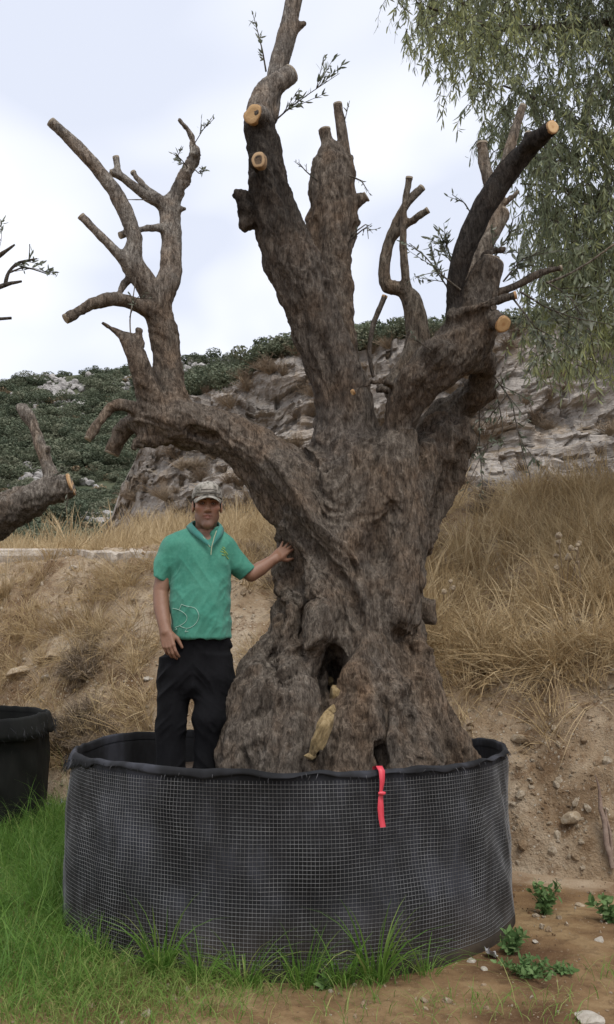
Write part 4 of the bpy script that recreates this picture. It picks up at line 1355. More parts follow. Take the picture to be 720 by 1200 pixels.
# middle limb
limb(MID, [(414, 660, -0.16, 44), (412, 600, -0.13, 46), (410, 550, -0.09, 42), (406, 505, -0.06, 35), (400, 455, -0.08, 33), (382, 405, -0.10, 32), (362, 350, -0.13, 34), (345, 310, -0.16, 33), (328, 270, -0.19, 29), (317, 232, -0.21, 25), (313, 200, -0.23, 21), (309, 168, -0.25, 19.5), (304, 145, -0.26, 17)], 0.035)
limb(MID, [(304, 150, -0.26, 17), (305, 126, -0.22, 16), (315, 105, -0.19, 14), (328, 95, -0.16, 12.5), (341, 87, -0.13, 11.5)], 0.025, cut=0)
limb(MID, [(318, 140, -0.2, 8), (320, 112, -0.1, 10), (324, 84, -0.02, 11.5), (332, 58, 0.0, 12), (338, 36, 0.0, 11.5), (342, 10, 0.0, 10.5), (352, -30, 0.02, 9)], 0.025)
limb(MID, [(336, 40, 0, 10), (346, 33, 0, 7), (356, 28, 0, 4)], 0.02)
lump(284, 232, -0.25, 9, MID, 0.03); lump(278, 228, -0.25, 7, MID, 0.02); lump(287, 247, -0.25, 10, MID, 0.03); lump(290, 262, -0.24, 9, MID, 0.03)
lump(300, 190, -0.40, 10, MID, 0.02)
lump(304, 136, -0.35, 13, MID, 0.02)

# broad broken stump between
limb(STUMP, [(404, 470, 0.12, 20), (396, 400, 0.18, 24), (389, 345, 0.22, 25), (387, 300, 0.25, 27), (389, 262, 0.26, 28), (388, 228, 0.27, 26), (389, 196, 0.28, 22), (388, 176, 0.28, 13)], 0.05)
limb(STUMP, [(388, 182, 0.27, 9), (384, 166, 0.27, 8), (380, 152, 0.27, 7.5)], 0.015, cut=0)
limb(STUMP, [(408, 225, 0.28, 9), (405, 190, 0.29, 7.5), (401, 158, 0.30, 7), (396, 122, 0.31, 5.8)], 0.015, cut=0)
limb(STUMP, [(408, 245, 0.24, 10), (418, 238, 0.22, 8), (430, 230, 0.20, 6)], 0.02, cut=0)
lump(370, 226, 0.25, 11, STUMP, 0.03); lump(412, 258, 0.25, 12, STUMP, 0.03); lump(366, 255, 0.25, 9, STUMP, 0.03)

# slender upright limb behind
limb(REARUP, [(470, 455, 0.22, 22), (486, 420, 0.22, 17), (490, 392, 0.22, 14.5), (485, 358, 0.22, 13), (473, 340, 0.22, 9.5), (455, 336, 0.22, 8.5), (450, 320, 0.22, 7), (455, 288, 0.22, 6.6), (464, 264, 0.22, 6), (475, 240, 0.23, 5.2), (495, 220, 0.24, 4.6)], 0.02, cut=0)
limb(REARUP, [(463, 276, 0.20, 5), (474, 266, 0.16, 4.8), (487, 256, 0.12, 4.5), (502, 246, 0.09, 4.2)], 0.012, cut=0)
limb(REARUP, [(478, 342, 0.20, 7), (476, 328, 0.17, 5.6), (473, 290, 0.14, 4.8), (474, 250, 0.12, 4.6), (480, 208, 0.10, 4.4)], 0.012, cut=0)

# right limb
limb(RIGHT, [(456, 548, -0.12, 26), (466, 500, -0.20, 17), (482, 460, -0.26, 24), (512, 428, -0.28, 30), (540, 406, -0.27, 32), (556, 385, -0.27, 27), (560, 355, -0.27, 22), (568, 328, -0.27, 19), (578, 306, -0.27, 14)], 0.035, cut=0)
limb(RIGHT, [(548, 416, -0.15, 26), (565, 420, -0.08, 17), (572, 432, -0.05, 12)], 0.03)
limb(RIGHT, [(560, 372, -0.30, 14), (573, 372, -0.36, 11.5), (590, 380, -0.48, 10.5)], 0.025, cut=1)
limb(RIGHT, [(532, 372, -0.36, 9), (548, 365, -0.40, 6.6), (575, 354, -0.43, 6.2), (605, 346, -0.46, 5)], 0.02, cut=1)
limb(RIGHT, [(572, 345, -0.2, 8), (590, 341, -0.2, 5.4), (612, 331, -0.2, 5), (633, 320, -0.2, 5), (658, 314, -0.2, 3.8)], 0.02, cut=0)
limb(RIGHT, [(446, 456, -0.2, 5.5), (465, 458, -0.22, 5), (455, 449, -0.34, 4.6), (443, 447, -0.38, 4.4), (430, 450, -0.40, 4), (413, 460, -0.42, 3.6)], 0.015, cut=1)
lump(512, 412, -0.40, 18, RIGHT, 0.05); lump(486, 440, -0.36, 16, RIGHT, 0.05)
limb(RIGHT, [(568, 300, -0.22, 6), (578, 295, -0.18, 5), (590, 292, -0.16, 4)], 0.015)

# dark limb leaning out to the right
limb(DARK, [(538, 385, -0.30, 17), (533, 345, -0.34, 10), (537, 315, -0.36, 12), (551, 277, -0.38, 13.5), (571, 237, -0.40, 13.5), (596, 200, -0.42, 14), (621, 172, -0.50, 12), (648, 149, -0.68, 9)], 0.03, cut=1)
limb(DARK, [(610, 180, -0.50, 8), (616, 168, -0.55, 8), (621, 158, -0.55, 7)], 0.02, cut=0)
# pale limbs behind it
limb(PALE, [(550, 360, 0.05, 16), (556, 310, 0.08, 13), (573, 275, 0.10, 12.5), (588, 248, 0.12, 11)], 0.03, cut=0)
limb(PALE, [(584, 250, 0.12, 8), (588, 215, 0.14, 7), (600, 165, 0.16, 6.2), (613, 124, 0.18, 4.5)], 0.015, cut=0)
limb(PALE, [(582, 238, 0.16, 8), (573, 210, 0.18, 7), (567, 188, 0.20, 7), (565, 168, 0.21, 6.4)], 0.015, cut=0)
limb(PALE, [(590, 238, 0.08, 5), (602, 230, 0.06, 4), (607, 224, 0.05, 3)], 0.012)
# rear limb
limb(REAR, [(500, 560, 0.15, 34), (508, 518, 0.20, 30), (526, 488, 0.24, 24), (550, 468, 0.22, 15), (570, 460, 0.20, 11), (580, 460, 0.20, 6)], 0.03)
limb(REAR, [(548, 474, 0.18, 15), (563, 450, 0.08, 16), (565, 425, 0.0, 16)], 0.03)

# hollows, dug in from the surface as it stands
def surf(px, py):
    o = np.array([0, 0, CAM_H]); d = P(px, py, 10) - o; d /= d[1]
    ys = np.arange(4.7, 6.6, 0.006)
    p = o + d * ys[:, None]
    i = np.clip(np.round((p - F.lo) / F.h).astype(int), 0, F.n - 1)
    inside = F.d[i[:, 0], i[:, 1], i[:, 2]] < 0
    return p[np.argmax(inside)] if inside.any() else p[len(p) // 2]
def hollow(nodes, deep=0.05, k=0.03, ysc=0.45):
    """nodes: px, py, radius px"""
    pts = [surf(a, b) + np.array([0, deep, 0]) for a, b, _ in nodes]
    rs = [n[2] * depth_of(p) / FPX for p, n in zip(pts, nodes)]
    F.chain(pts, rs, k, sub=True, ysc=ysc)
hollow([(392, 770, 9), (396, 788, 13), (392, 812, 13), (386, 838, 10), (376, 866, 11), (366, 890, 13)], 0.05, 0.025)
hollow([(394, 782, 12), (392, 805, 12)], 0.10, 0.02)
hollow([(356, 722, 9), (353, 746, 10), (358, 772, 6)], 0.03, 0.035)
hollow([(446, 876, 5), (447, 887, 7), (446, 905, 7)], 0.02, 0.025)
hollow([(483, 842, 3), (487, 868, 4), (488, 890, 4)], 0.006, 0.03, 0.8)
hollow([(458, 600, 12), (452, 626, 9), (446, 650, 5)], 0.004, 0.05, 0.8)
hollow([(484, 728, 4), (482, 762, 5)], 0.03, 0.025)
hollow([(318, 770, 6), (328, 802, 7)], 0.01, 0.05)
hollow([(400, 672, 4), (414, 702, 6), (420, 730, 4)], 0.004, 0.04, 0.9)
hollow([(330, 700, 6), (334, 725, 6)], 0.01, 0.04)
hollow([(250, 512, 6), (225, 505, 5)], 0.01, 0.03)
# the sawn scars on the middle limb face the camera
for (px, py, dyc, r, nrm_px) in ((297, 134, -0.43, 13, (-0.35, -0.85, -0.15)), ):
    pass

def worley_edge(p, seed):
    p = np.asarray(p, np.float32)
    i = np.floor(p).astype(np.int64)
    f1 = np.full(len(p), 9.0, np.float32); f2 = f1.copy()
    for dx in (-1, 0, 1):
        for dy in (-1, 0, 1):
            for dz in (-1, 0, 1):
                c = i + np.array([dx, dy, dz])
                q = np.stack([0.5 + 0.48 * hashf(c[:, 0], c[:, 1], c[:, 2], seed + k) for k in range(3)], -1) + c
                d = np.sqrt(((q - p) ** 2).sum(1))
                f2 = np.minimum(f2, np.maximum(f1, d)); f1 = np.minimum(f1, d)
    return f2 - f1

tv, tq, town = F.mesh()
print('tree quads', len(tq))
tv = relax(tv, tq, 2, 0.5)
tn = vnormals(tv, tq)
# bark relief, drawn out along each limb
disp = np.zeros(len(tv)); tone = np.ones((len(tv), 3))
tpx, tpy = to_px(tv)
local_r = np.ones(len(tv))
LR = {TRUNK: 1.0, LEFT: 0.55, MID: 0.9, STUMP: 0.9, REARUP: 0.35, RIGHT: 0.85, DARK: 0.4, PALE: 0.4, REAR: 0.9}
for o_ in range(9):
    m_ = town == o_
    if not m_.any(): continue
    ax = OWN_AX[o_] if o_ != TRUNK else np.array([0.05, 0, 1.0])
    ax = ax / np.linalg.norm(ax)
    p = tv[m_]
    s_ = p @ ax
    pc = p - (s_ * 0.87)[:, None] * ax
    wv = 0.06 * np.stack([fbm(p * 3.1 + 7 * k, 100 + k, 2) for k in range(3)], -1)
    pc = pc + wv
    a = LR[o_] * np.ones(len(p))
    if o_ == LEFT: a = np.where((tpx[m_] < 215) & (tpy[m_] < 470) | (tpx[m_] < 160), np.where(tpy[m_] < 360, 0.28, 0.5), 0.85)
    if o_ == MID: a = np.where(tpy[m_] < 140, 0.3, np.where(tpy[m_] < 200, 0.6, 1.0))
    if o_ in (RIGHT,): a = np.where(tpx[m_] > 585, 0.2, 0.85)
    if o_ == STUMP: a = np.where(tpy[m_] < 182, 0.2, 1.0)
    rid = ridged(pc * 11, 110 + o_, 3)
    rid2 = ridged(pc * 30, 120 + o_, 3)
    wor = worley_edge(pc * np.array([17, 17, 17.0]), 140 + o_)
    crack = 1 - sstep(0.0, 0.30, wor)
    low = fbm(p * 4.5, 130, 3)
    mid = fbm(p * 12, 131, 3)
    d = a * (0.026 * (rid - 0.15) + 0.011 * (rid2 - 0.15) + 0.012 * mid - 0.004 * crack + 0.004 * ridged(pc * 62, 125 + o_, 2)) - 0.004 * a
    if o_ in (TRUNK, MID, STUMP, RIGHT, REAR, LEFT):
        d = d + a * 0.022 * low
    # long twisting strands of wood on the trunk and the feet of the limbs
    wT = (sstep(455, 560, tpy[m_]) if o_ in (TRUNK, MID, RIGHT, REAR) else (sstep(215, 320, tpx[m_]) * sstep(520, 560, tpy[m_]) if o_ == LEFT else np.zeros(len(p))))
    if o_ == TRUNK: wT = np.ones(len(p))
    if wT.max() > 0:
        X_, Z_ = tpx[m_], tpy[m_]
        slant = 0.75 * sstep(455, 380, X_) * sstep(770, 690, Z_) - 0.30 * sstep(400, 330, X_) * sstep(740, 800, Z_) + 0.42 * sstep(455, 500, X_) * sstep(720, 790, Z_)
        nx = p[:, 0] + slant * (p[:, 2] - 1.8) + 0.05 * fbm(p * 2.3, 141, 2)
        ny = p[:, 1] + 0.05 * fbm(p * 2.3 + 9, 142, 2)
        st1 = ridged(np.stack([nx * 4.6, ny * 4.6, p[:, 2] * 0.55], -1), 143, 2)
        st2 = ridged(np.stack([nx * 13, ny * 13, p[:, 2] * 2.0], -1), 144, 3)
        st3 = ridged(np.stack([nx * 34, ny * 34, p[:, 2] * 7.5], -1), 145, 2)
        wor2 = 1 - sstep(0.0, 0.28, worley_edge(np.stack([nx * 21, ny * 21, p[:, 2] * 8.5], -1), 146))
        pits = np.clip(fbm(p * np.array([6, 6, 4.0]) + 3, 133, 3) - 0.22, 0, 1)
        dT = 0.072 * (st1 - 0.25) + 0.034 * (st2 - 0.2) + 0.012 * (st3 - 0.15) - 0.005 * wor2 + 0.018 * fbm(p * 4.5, 130, 3) + 0.007 * ridged(np.stack([nx * 70, ny * 70, p[:, 2] * 16], -1), 147, 2) - 0.05 * pits - 0.004
        # knobbly feet
        ft = sstep(800, 870, Z_)
        dT = dT + ft * (0.010 * ridged(p * 9, 134, 2) + 0.008 * fbm(p * 16, 135, 3))
        d = d * (1 - wT) + dT * wT
    d = d - np.where(a > 0.6, 0.009, 0.004)
    disp[m_] = d
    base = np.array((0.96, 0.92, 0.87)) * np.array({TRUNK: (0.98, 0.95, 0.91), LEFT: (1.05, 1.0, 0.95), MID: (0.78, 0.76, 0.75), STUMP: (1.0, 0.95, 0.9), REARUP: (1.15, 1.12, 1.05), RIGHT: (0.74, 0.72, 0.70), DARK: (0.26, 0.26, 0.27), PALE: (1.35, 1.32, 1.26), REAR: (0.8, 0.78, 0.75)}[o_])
    t_ = np.tile(np.array(base), (m_.sum(), 1))
    if o_ == LEFT:
        g = sstep(360, 300, tpy[m_])[:, None]
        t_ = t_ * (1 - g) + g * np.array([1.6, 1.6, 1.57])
    if o_ == MID:
        g = sstep(150, 125, tpy[m_])[:, None]
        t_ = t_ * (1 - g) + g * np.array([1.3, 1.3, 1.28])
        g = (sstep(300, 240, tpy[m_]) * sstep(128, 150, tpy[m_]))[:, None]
        t_ = t_ * (1 - 0.55 * g)  # shade on the upper middle limb, darkened into its bark tone
    if o_ == TRUNK:
        # smooth grey weathered wood along the slanting rib and the right hand root
        def nearseg(ax_, ay, bx, by, w):
            dx, dy = bx - ax_, by - ay
            tt = np.clip(((tpx[m_] - ax_) * dx + (tpy[m_] - ay) * dy) / (dx * dx + dy * dy), 0, 1)
            return sstep(w, w * 0.45, np.hypot(tpx[m_] - ax_ - tt * dx, tpy[m_] - ay - tt * dy))
        warmr = np.maximum(nearseg(480, 760, 545, 890, 26), nearseg(415, 800, 415, 890, 34)) * 0.8
        t_ = t_ * (1 - warmr[:, None]) + warmr[:, None] * np.array([0.98, 0.83, 0.68])
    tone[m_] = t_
# even out the relief where two limbs meet
for _ in range(1):
    acc = np.zeros(len(tv)); cnt = np.zeros(len(tv))
    for a, b in ((0, 1), (1, 2), (2, 3), (3, 0)):
        acc += np.bincount(tq[:, a], disp[tq[:, b]], len(tv)); cnt += np.bincount(tq[:, a], minlength=len(tv))
    disp = 0.75 * disp + 0.25 * acc / np.maximum(cnt, 1)
for _ in range(6):
    for c in range(3):
        acc = np.zeros(len(tv))
        for a, b in ((0, 1), (1, 2), (2, 3), (3, 0)):
            acc += np.bincount(tq[:, a], tone[tq[:, b], c], len(tv))
        tone[:, c] = 0.5 * tone[:, c] + 0.5 * acc / np.maximum(cnt, 1)
# flat saw cuts stay flat
for (c, d, r, fresh, o_) in CUTS:
    near_ = np.linalg.norm(tv - c, axis=1) < r * 1.5
    ax_d = np.abs((tv[near_] - c) @ d)
    disp[near_] *= np.clip(ax_d / 0.03, 0, 1) * 0.7
tv = tv + tn * disp[:, None]
tn = vnormals(tv, tq)

olive = empty('olive_tree', (POT_C[0], POT_C[1], SOIL_Z), 'ancient olive tree with gnarled hollow trunk and sawn limbs in the mesh wrapped planter', 'tree', 'pruned olive trees in planters')
def split_part(name, owners, mat):
    fm = np.isin(town[tq[:, 0]], owners)
    f = tq[fm]
    used, inv = np.unique(f.ravel(), return_inverse=True)
    me = mesh_np(name, tv[used], inv.reshape(-1, 4), mat)
    attr(me, 'tone', tone[used])
    try:
        me.normals_split_custom_set_from_vertices(tn[used].tolist())
    except Exception as e:
        print('normals', e)
    return link(name, me, olive)
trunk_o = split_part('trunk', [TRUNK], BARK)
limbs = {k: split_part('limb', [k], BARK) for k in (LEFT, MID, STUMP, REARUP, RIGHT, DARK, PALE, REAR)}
limbs[DARK]['label'] = 'blackened limb with fresh orange cut end'
limbs[STUMP]['label'] = 'broad broken stump limb with two stubs'

def cut_disc(c, d, r, fresh, parent, seed):
    d = np.asarray(d) / np.linalg.norm(d)
    u = np.cross(d, [0.2, 0.3, 1.0]); u /= np.linalg.norm(u); w = np.cross(d, u)
    n = 18
    an = np.linspace(0, 2 * np.pi, n, endpoint=False)
    rim = r * (0.96 + 0.09 * vnoise(np.stack([np.cos(an) * 1.6, np.sin(an) * 1.6, 0 * an + seed], -1), seed))
    V, val = [], []
    for f, z, v_ in ((1.0, -0.012, 0.95), (1.0, 0.0022, 0.9), (0.72, 0.0034, 0.62), (0.4, 0.0026, 0.4), (0.12, 0.0022, 0.08)):
        V.append(c + d * z + (rim * f)[:, None] * (np.cos(an)[:, None] * u + np.sin(an)[:, None] * w)); val.append(np.full(n, v_))
    V.append((c + d * 0.0022)[None]); val.append(np.array([0.0]))
    G = Geo()
    v = np.concatenate(V)
    i = np.arange(n)
    G.add(v, grid_faces(n, 5, True), np.concatenate(val))
    G.f3.append(np.stack([4 * n + i, 4 * n + (i + 1) % n, np.full(n, 5 * n)], -1))
    return link('cut_face', G.mesh('cut_face', CUT_FRESH if fresh else CUT_OLD), parent)
for i, (c, d, r, fresh, o_) in enumerate(CUTS):
    cut_disc(c, d, r * 1.0, fresh, limbs[o_], i)
# two sawn scars on the face of the middle limb
tree_bvh = BVHTree.FromPolygons([tuple(x) for x in tv], [tuple(int(k) for k in f) for f in tq])
def tree_at(px, py):
    o = Vector((0, 0, CAM_H)); d = Vector(P(px, py, 10) - np.array([0, 0, CAM_H])).normalized()
    return tree_bvh.ray_cast(o, d)
def scar(px, py, nrm, rx, seed, squash=1.0, mat=None):
    h = tree_at(px, py)
    p = np.array(h[0][:]); nrm = np.array(nrm) / np.linalg.norm(nrm)
    r = rx * depth_of(p) / FPX
    G = Geo(); n = 20
    u = np.cross(nrm, [0, 0, 1]); u /= np.linalg.norm(u); w = np.cross(nrm, u)
    an = np.linspace(0, 2 * np.pi, n, endpoint=False)
    rim = r * (1 + 0.22 * vnoise(np.stack([np.cos(an) * 1.5, np.sin(an) * 1.5, 0 * an + seed], -1), seed))
    V, val = [], []
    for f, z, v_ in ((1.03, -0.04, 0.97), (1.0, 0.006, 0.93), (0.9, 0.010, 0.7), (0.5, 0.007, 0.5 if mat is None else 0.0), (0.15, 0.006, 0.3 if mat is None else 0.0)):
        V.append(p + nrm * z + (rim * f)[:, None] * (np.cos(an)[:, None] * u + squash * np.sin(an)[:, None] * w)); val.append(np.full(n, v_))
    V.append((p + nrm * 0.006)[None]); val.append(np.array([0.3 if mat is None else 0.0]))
    i = np.arange(n)
    G.add(np.concatenate(V), grid_faces(n, 5, True), np.concatenate(val))
    G.f3.append(np.stack([4 * n + i, 4 * n + (i + 1) % n, np.full(n, 5 * n)], -1))
    link('cut_face', G.mesh('cut_face', mat or CUT_FRESH), limbs[MID])
scar(297, 134, (-0.34, -0.90, -0.25), 11.5, 3, 0.95)
CUT_PAINTED_HOLE = m_cut('painted_hole_cut_wood', (0.30, 0.19, 0.10), (0.50, 0.34, 0.19), (0.018, 0.012, 0.010))  # flat disc: the hole's darkness is painted as a near black core
scar(303, 188, (-0.22, -0.96, -0.12), 8.2, 6, 1.2, CUT_PAINTED_HOLE)

# thin hanging dead shoot on the rear upright limb
def thin_branch(nodes, parent, val_tone=(1.0, 0.95, 0.9), cut=None, name='branch'):
    pts = np.array([tpt(a, b, c) for a, b, c, _ in nodes]); rs = np.array([rad(p, n[3]) for p, n in zip(pts, nodes)])
    t = np.linspace(0, 1, len(pts)); tt = np.linspace(0, 1, (len(pts) - 1) * 3 + 1)
    pp_ = np.stack([np.interp(tt, t, pts[:, k]) for k in range(3)], -1)
    if len(pts) > 2:
        pp_[1:-1] = 0.25 * pp_[:-2] + 0.5 * pp_[1:-1] + 0.25 * pp_[2:]
    rr = np.interp(tt, t, rs)
    G = Geo(); G.tube(pp_, rr, 7, 0.5, True, 0.25)
    me = G.mesh(name, BARK)
    attr(me, 'tone', np.tile(np.array(val_tone), (len(me.vertices), 1)))
    o = link(name, me, parent)
    if cut is not None:
        d = pp_[0] - pp_[1]
        cut_disc(pp_[0], d, rr[0], cut, o if parent.parent is None else parent, 9)
    return o
thin_branch([(451, 347, 0.16, 3.6), (447, 358, 0.16, 3.4), (438, 378, 0.16, 3.0), (433, 404, 0.16, 2.6), (434, 425, 0.16, 2.3), (438, 442, 0.16, 2.0)], limbs[REARUP], (0.9, 0.85, 0.8), 1)
thin_branch([(640, 332, -0.2, 1.5), (662, 324, -0.25, 1.5), (690, 308, -0.3, 1.3), (712, 292, -0.35, 1.1), (735, 275, -0.4, 0.9)], limbs[RIGHT], (1.5, 1.5, 1.4))
thin_branch([(178, 234, -0.2, 0.6), (165, 234, -0.25, 0.6), (150, 234, -0.3, 0.5)], limbs[LEFT], (1, 1, 1))
thin_branch([(154, 402, -0.28, 0.9), (152, 375, -0.3, 0.8), (156, 350, -0.3, 0.7), (160, 322, -0.28, 0.5)], limbs[LEFT], (1.8, 1.8, 1.7))

# leafy shoots
def sprout(parent, nodes, nleaf, L=0.05, seed=0, twigr=1.3, spread=1.0, side=3):
    r = np.random.default_rng(seed + 500)
    pts = np.array([tpt(a, b, c) for a, b, c in nodes])
    t = np.linspace(0, 1, len(pts)); tt = np.linspace(0, 1, 12)
    pp_ = np.stack([np.interp(tt, t, pts[:, k]) for k in range(3)], -1)
    tw = Geo(); tw.tube(pp_, np.linspace(twigr, 0.4, 12) * 0.0048, 4, 0.5, False)
    B, D = [], []
    lines = [pp_]
    for _ in range(side):
        i = r.integers(2, 9); a = pp_[i]; d = (pp_[-1] - pp_[0]) * r.uniform(0.2, 0.4) + r.normal(size=3) * np.linalg.norm(pp_[-1] - pp_[0]) * 0.16 * spread
        ln = a + np.linspace(0, 1, 6)[:, None] * d
        lines.append(ln); tw.tube(ln, np.linspace(0.8, 0.3, 6) * 0.0045, 3, 0.5, False)
    per = max(2, nleaf // len(lines))
    for ln in lines:
        ax = ln[-1] - ln[0]; ax /= np.linalg.norm(ax) + 1e-9
        for k in range(per):
            f = r.uniform(0.15, 1.0) * (len(ln) - 1); i = min(int(f), len(ln) - 2)
            p = ln[i] + (ln[i + 1] - ln[i]) * (f - i)
            d = ax * r.uniform(0.5, 1.0) + r.normal(size=3) * 0.55
            B.append(p); D.append(d)
    B, D = np.array(B), np.array(D)
    n = len(B)
    V, q, t3 = leaves_np(B, D, r.normal(size=(n, 3)), L * r.uniform(0.6, 1.2, n), L * r.uniform(0.2, 0.3, n))
    me = mesh_np('leaves', V, [q, t3], OLIVE_LEAF, False)
    attr(me, 'v', np.repeat(np.clip(r.normal(0.5, 0.25, n), 0, 1), 6))
    mt = tw.mesh('sprout', BARK); attr(mt, 'tone', np.tile(np.array([0.9, 0.9, 0.85]), (len(mt.vertices), 1)))
    s_ = link('sprout', mt, parent)
    lf = link('leaves', me, s_) if parent.parent is None else None
    if lf is None:
        bpy.data.objects.remove(s_)
        fs = Geo(); fs.v = tw.v + [V.astype(np.float32)]; 
        mt2 = link('sprout', mt, parent); lf = link('leaves', me, parent)
    lf['kind'] = 'stuff'
sprout(olive, [(312, 84, -0.02), (308, 60, -0.06), (303, 40, -0.08), (297, 18, -0.10)], 26, 0.055, 1, 1.3, 0.3, 0)
sprout(olive, [(322, 142, -0.15), (340, 126, -0.2), (365, 108, -0.25), (398, 86, -0.3)], 110, 0.055, 2, 1.4, 0.9, 6)
sprout(olive, [(402, 150, 0.28), (407, 130, 0.28), (410, 118, 0.28)], 8, 0.04, 3, 0.8, 0.5, 0)
sprout(olive, [(220, 196, -0.10), (212, 186, -0.16), (203, 180, -0.2)], 44, 0.042, 4, 1.0, 1.6, 4)
sprout(olive, [(226, 196, -0.12), (234, 204, -0.16), (238, 196, -0.2)], 16, 0.036, 5, 0.8, 1.2, 2)
sprout(olive, [(226, 172, -0.12), (238, 152, -0.16), (252, 138, -0.2)], 26, 0.036, 6, 0.8, 0.9, 2)
sprout(olive, [(152, 372, -0.32), (160, 350, -0.36), (172, 340, -0.38)], 16, 0.035, 7, 0.7, 1.4, 3)
sprout(olive, [(372, 212, 0.15), (358, 200, 0.1), (350, 190, 0.05)], 12, 0.03, 8, 1.6, 1.2, 2)
sprout(olive, [(410, 206, 0.15), (424, 212, 0.1), (430, 222, 0.05)], 12, 0.03, 9, 1.6, 1.2, 2)
sprout(olive, [(410, 282, 0.15), (424, 270, 0.1), (436, 262, 0.05)], 14, 0.03, 10, 1.8, 1.4, 3)
sprout(olive, [(412, 275, 0.2), (430, 262, 0.2), (432, 280, 0.2)], 8, 0.03, 11, 1.2, 1.4, 2)
sprout(olive, [(540, 340, -0.4), (515, 320, -0.42), (498, 300, -0.44), (480, 285, -0.46)], 40, 0.05, 12, 1.3, 1.0, 4)
sprout(olive, [(536, 335, -0.2), (528, 300, -0.2), (520, 278, -0.2)], 90, 0.055, 13, 1.2, 1.6, 7)
sprout(olive, [(530, 345, -0.1), (512, 318, -0.1), (505, 290, -0.1)], 80, 0.055, 14, 1.2, 1.6, 6)
sprout(olive, [(552, 250, -0.3), (545, 238, -0.34), (530, 228, -0.4)], 14, 0.04, 15, 0.9, 0.9, 2)
sprout(olive, [(610, 342, -0.4), (640, 360, -0.5), (670, 372, -0.55), (715, 380, -0.6)], 170, 0.06, 16, 1.4, 1.2, 9)
sprout(olive, [(600, 348, -0.42), (625, 380, -0.5), (650, 420, -0.55)], 120, 0.06, 17, 1.3, 1.4, 8)
sprout(olive, [(590, 330, -0.2), (610, 305, -0.2), (640, 292, -0.2)], 150, 0.06, 18, 1.3, 1.6, 8)
sprout(olive, [(575, 310, 0.0), (590, 285, 0.0), (605, 262, 0.0)], 90, 0.055, 19, 1.2, 1.6, 6)
sprout(olive, [(562, 470, 0.15), (562, 520, 0.10), (566, 570, 0.05), (562, 585, 0.02)], 46, 0.05, 20, 0.9, 0.6, 2)
sprout(olive, [(572, 430, 0.0), (600, 470, -0.05), (610, 520, -0.1), (622, 560, -0.12)], 90, 0.055, 21, 1.1, 1.5, 7)
sprout(olive, [(580, 450, 0.1), (590, 500, 0.05), (584, 530, 0.02)], 60, 0.05, 22, 0.9, 1.5, 5)
sprout(olive, [(640, 330, -0.3), (665, 345, -0.35), (690, 380, -0.4), (700, 430, -0.4)], 110, 0.055, 23, 1.1, 1.4, 7)
sprout(olive, [(505, 410, -0.5), (490, 400, -0.55), (470, 392, -0.58)], 12, 0.035, 24, 1.3, 1.6, 3)

# yellow stones wedged in the hollow
HOLLOW_STONE = m_rock('ochre_stone', (0.12, 0.085, 0.04), (0.30, 0.215, 0.10), (0.44, 0.34, 0.19), 3.0, 0.5, 0.05)
def wedge_stone(px, py, dy, rx, rz, tilt, seed, label, mat=HOLLOW_STONE):
    me = rock_mesh('stone', mat, seed, 1.0, 3, 0.55)
    o = link('stone', me)
    h = tree_at(px, py); p = np.array(h[0][:]) + np.array([0, -0.35 * min(rx, rz) * 0.0048 + dy, 0]); s = depth_of(p) / FPX
    o.location = p; o.scale = (rx * s, min(rx, rz) * s, rz * s); o.rotation_euler = (0.1, math.radians(tilt), 0.2)
    return tag(o, label, 'stone', 'ochre stones wedged in the trunk hollow')
wedge_stone(393, 812, -0.19, 14, 15, -20, 31, 'rounded orange stone at the top of the trunk hollow')
wedge_stone(387, 798, -0.14, 5, 7, 10, 32, 'small chip of yellow stone above the rounded orange one')
wedge_stone(387, 831, -0.15, 7, 8, 30, 33, 'small pale wedge stone between the round and long ones in the hollow')
wedge_stone(378, 857, -0.125, 11, 27, 24, 34, 'long greenish yellow stone leaning in the trunk hollow')
wedge_stone(363, 883, -0.09, 9, 5, 0, 35, 'flat orange stone chip at the foot of the trunk hollow')
# ------------------------------------------------------------------ the man
MY = 5.28
def M(px, py, dy=0.0):
    return P(px, py, MY + dy)
def mz(py, dy=0.0):
    return P(230, py, MY + dy)[2]
PXM = MY * 0.985 / FPX          # metres per photo pixel at the man
def mr(r): return r * PXM * 1.0

def loft_px(fld, rows, k=0.02, e=2.2, sub=False):
    """rows: photo y, centre x, half width px, depth offset of the centre, half depth in metres"""
    secs = []
    for y, cx, hw, dy, ry in rows:
        c = M(cx, y, dy)
        secs.append((c[2], c[0], c[1], mr(hw), ry))
    fld.loft(secs, k, e, sub=sub)

lo_, hi_ = M(160, 920, -0.42) , M(365, 545, 0.42)
BOX = ((lo_[0], MY - 0.38, 0.62), (hi_[0], MY + 0.36, 2.55))
man = empty('person', (M(230, 900)[0], MY, SOIL_Z), 'man in teal polo shirt, black trousers and pale cap touching the olive trunk', 'person')

# head frame: turned a little towards the tree, chin slightly down
HC = M(243.0, 591.5, -0.03)
hyaw, hpit = math.radians(9), math.radians(-3)
HF = np.array([math.sin(hyaw) * math.cos(hpit), -math.cos(hyaw) * math.cos(hpit), math.sin(hpit)])
HX = np.array([math.cos(hyaw), math.sin(hyaw), 0.0])
HU = np.cross(HX, -HF) if np.cross(HX, -HF)[2] > 0 else -np.cross(HX, -HF)
HR = np.stack([HX, HF, HU], 1)
def H(x, f, u): return HC + HX * x + HF * f + HU * u

B_ = Field(*BOX, 0.0042)
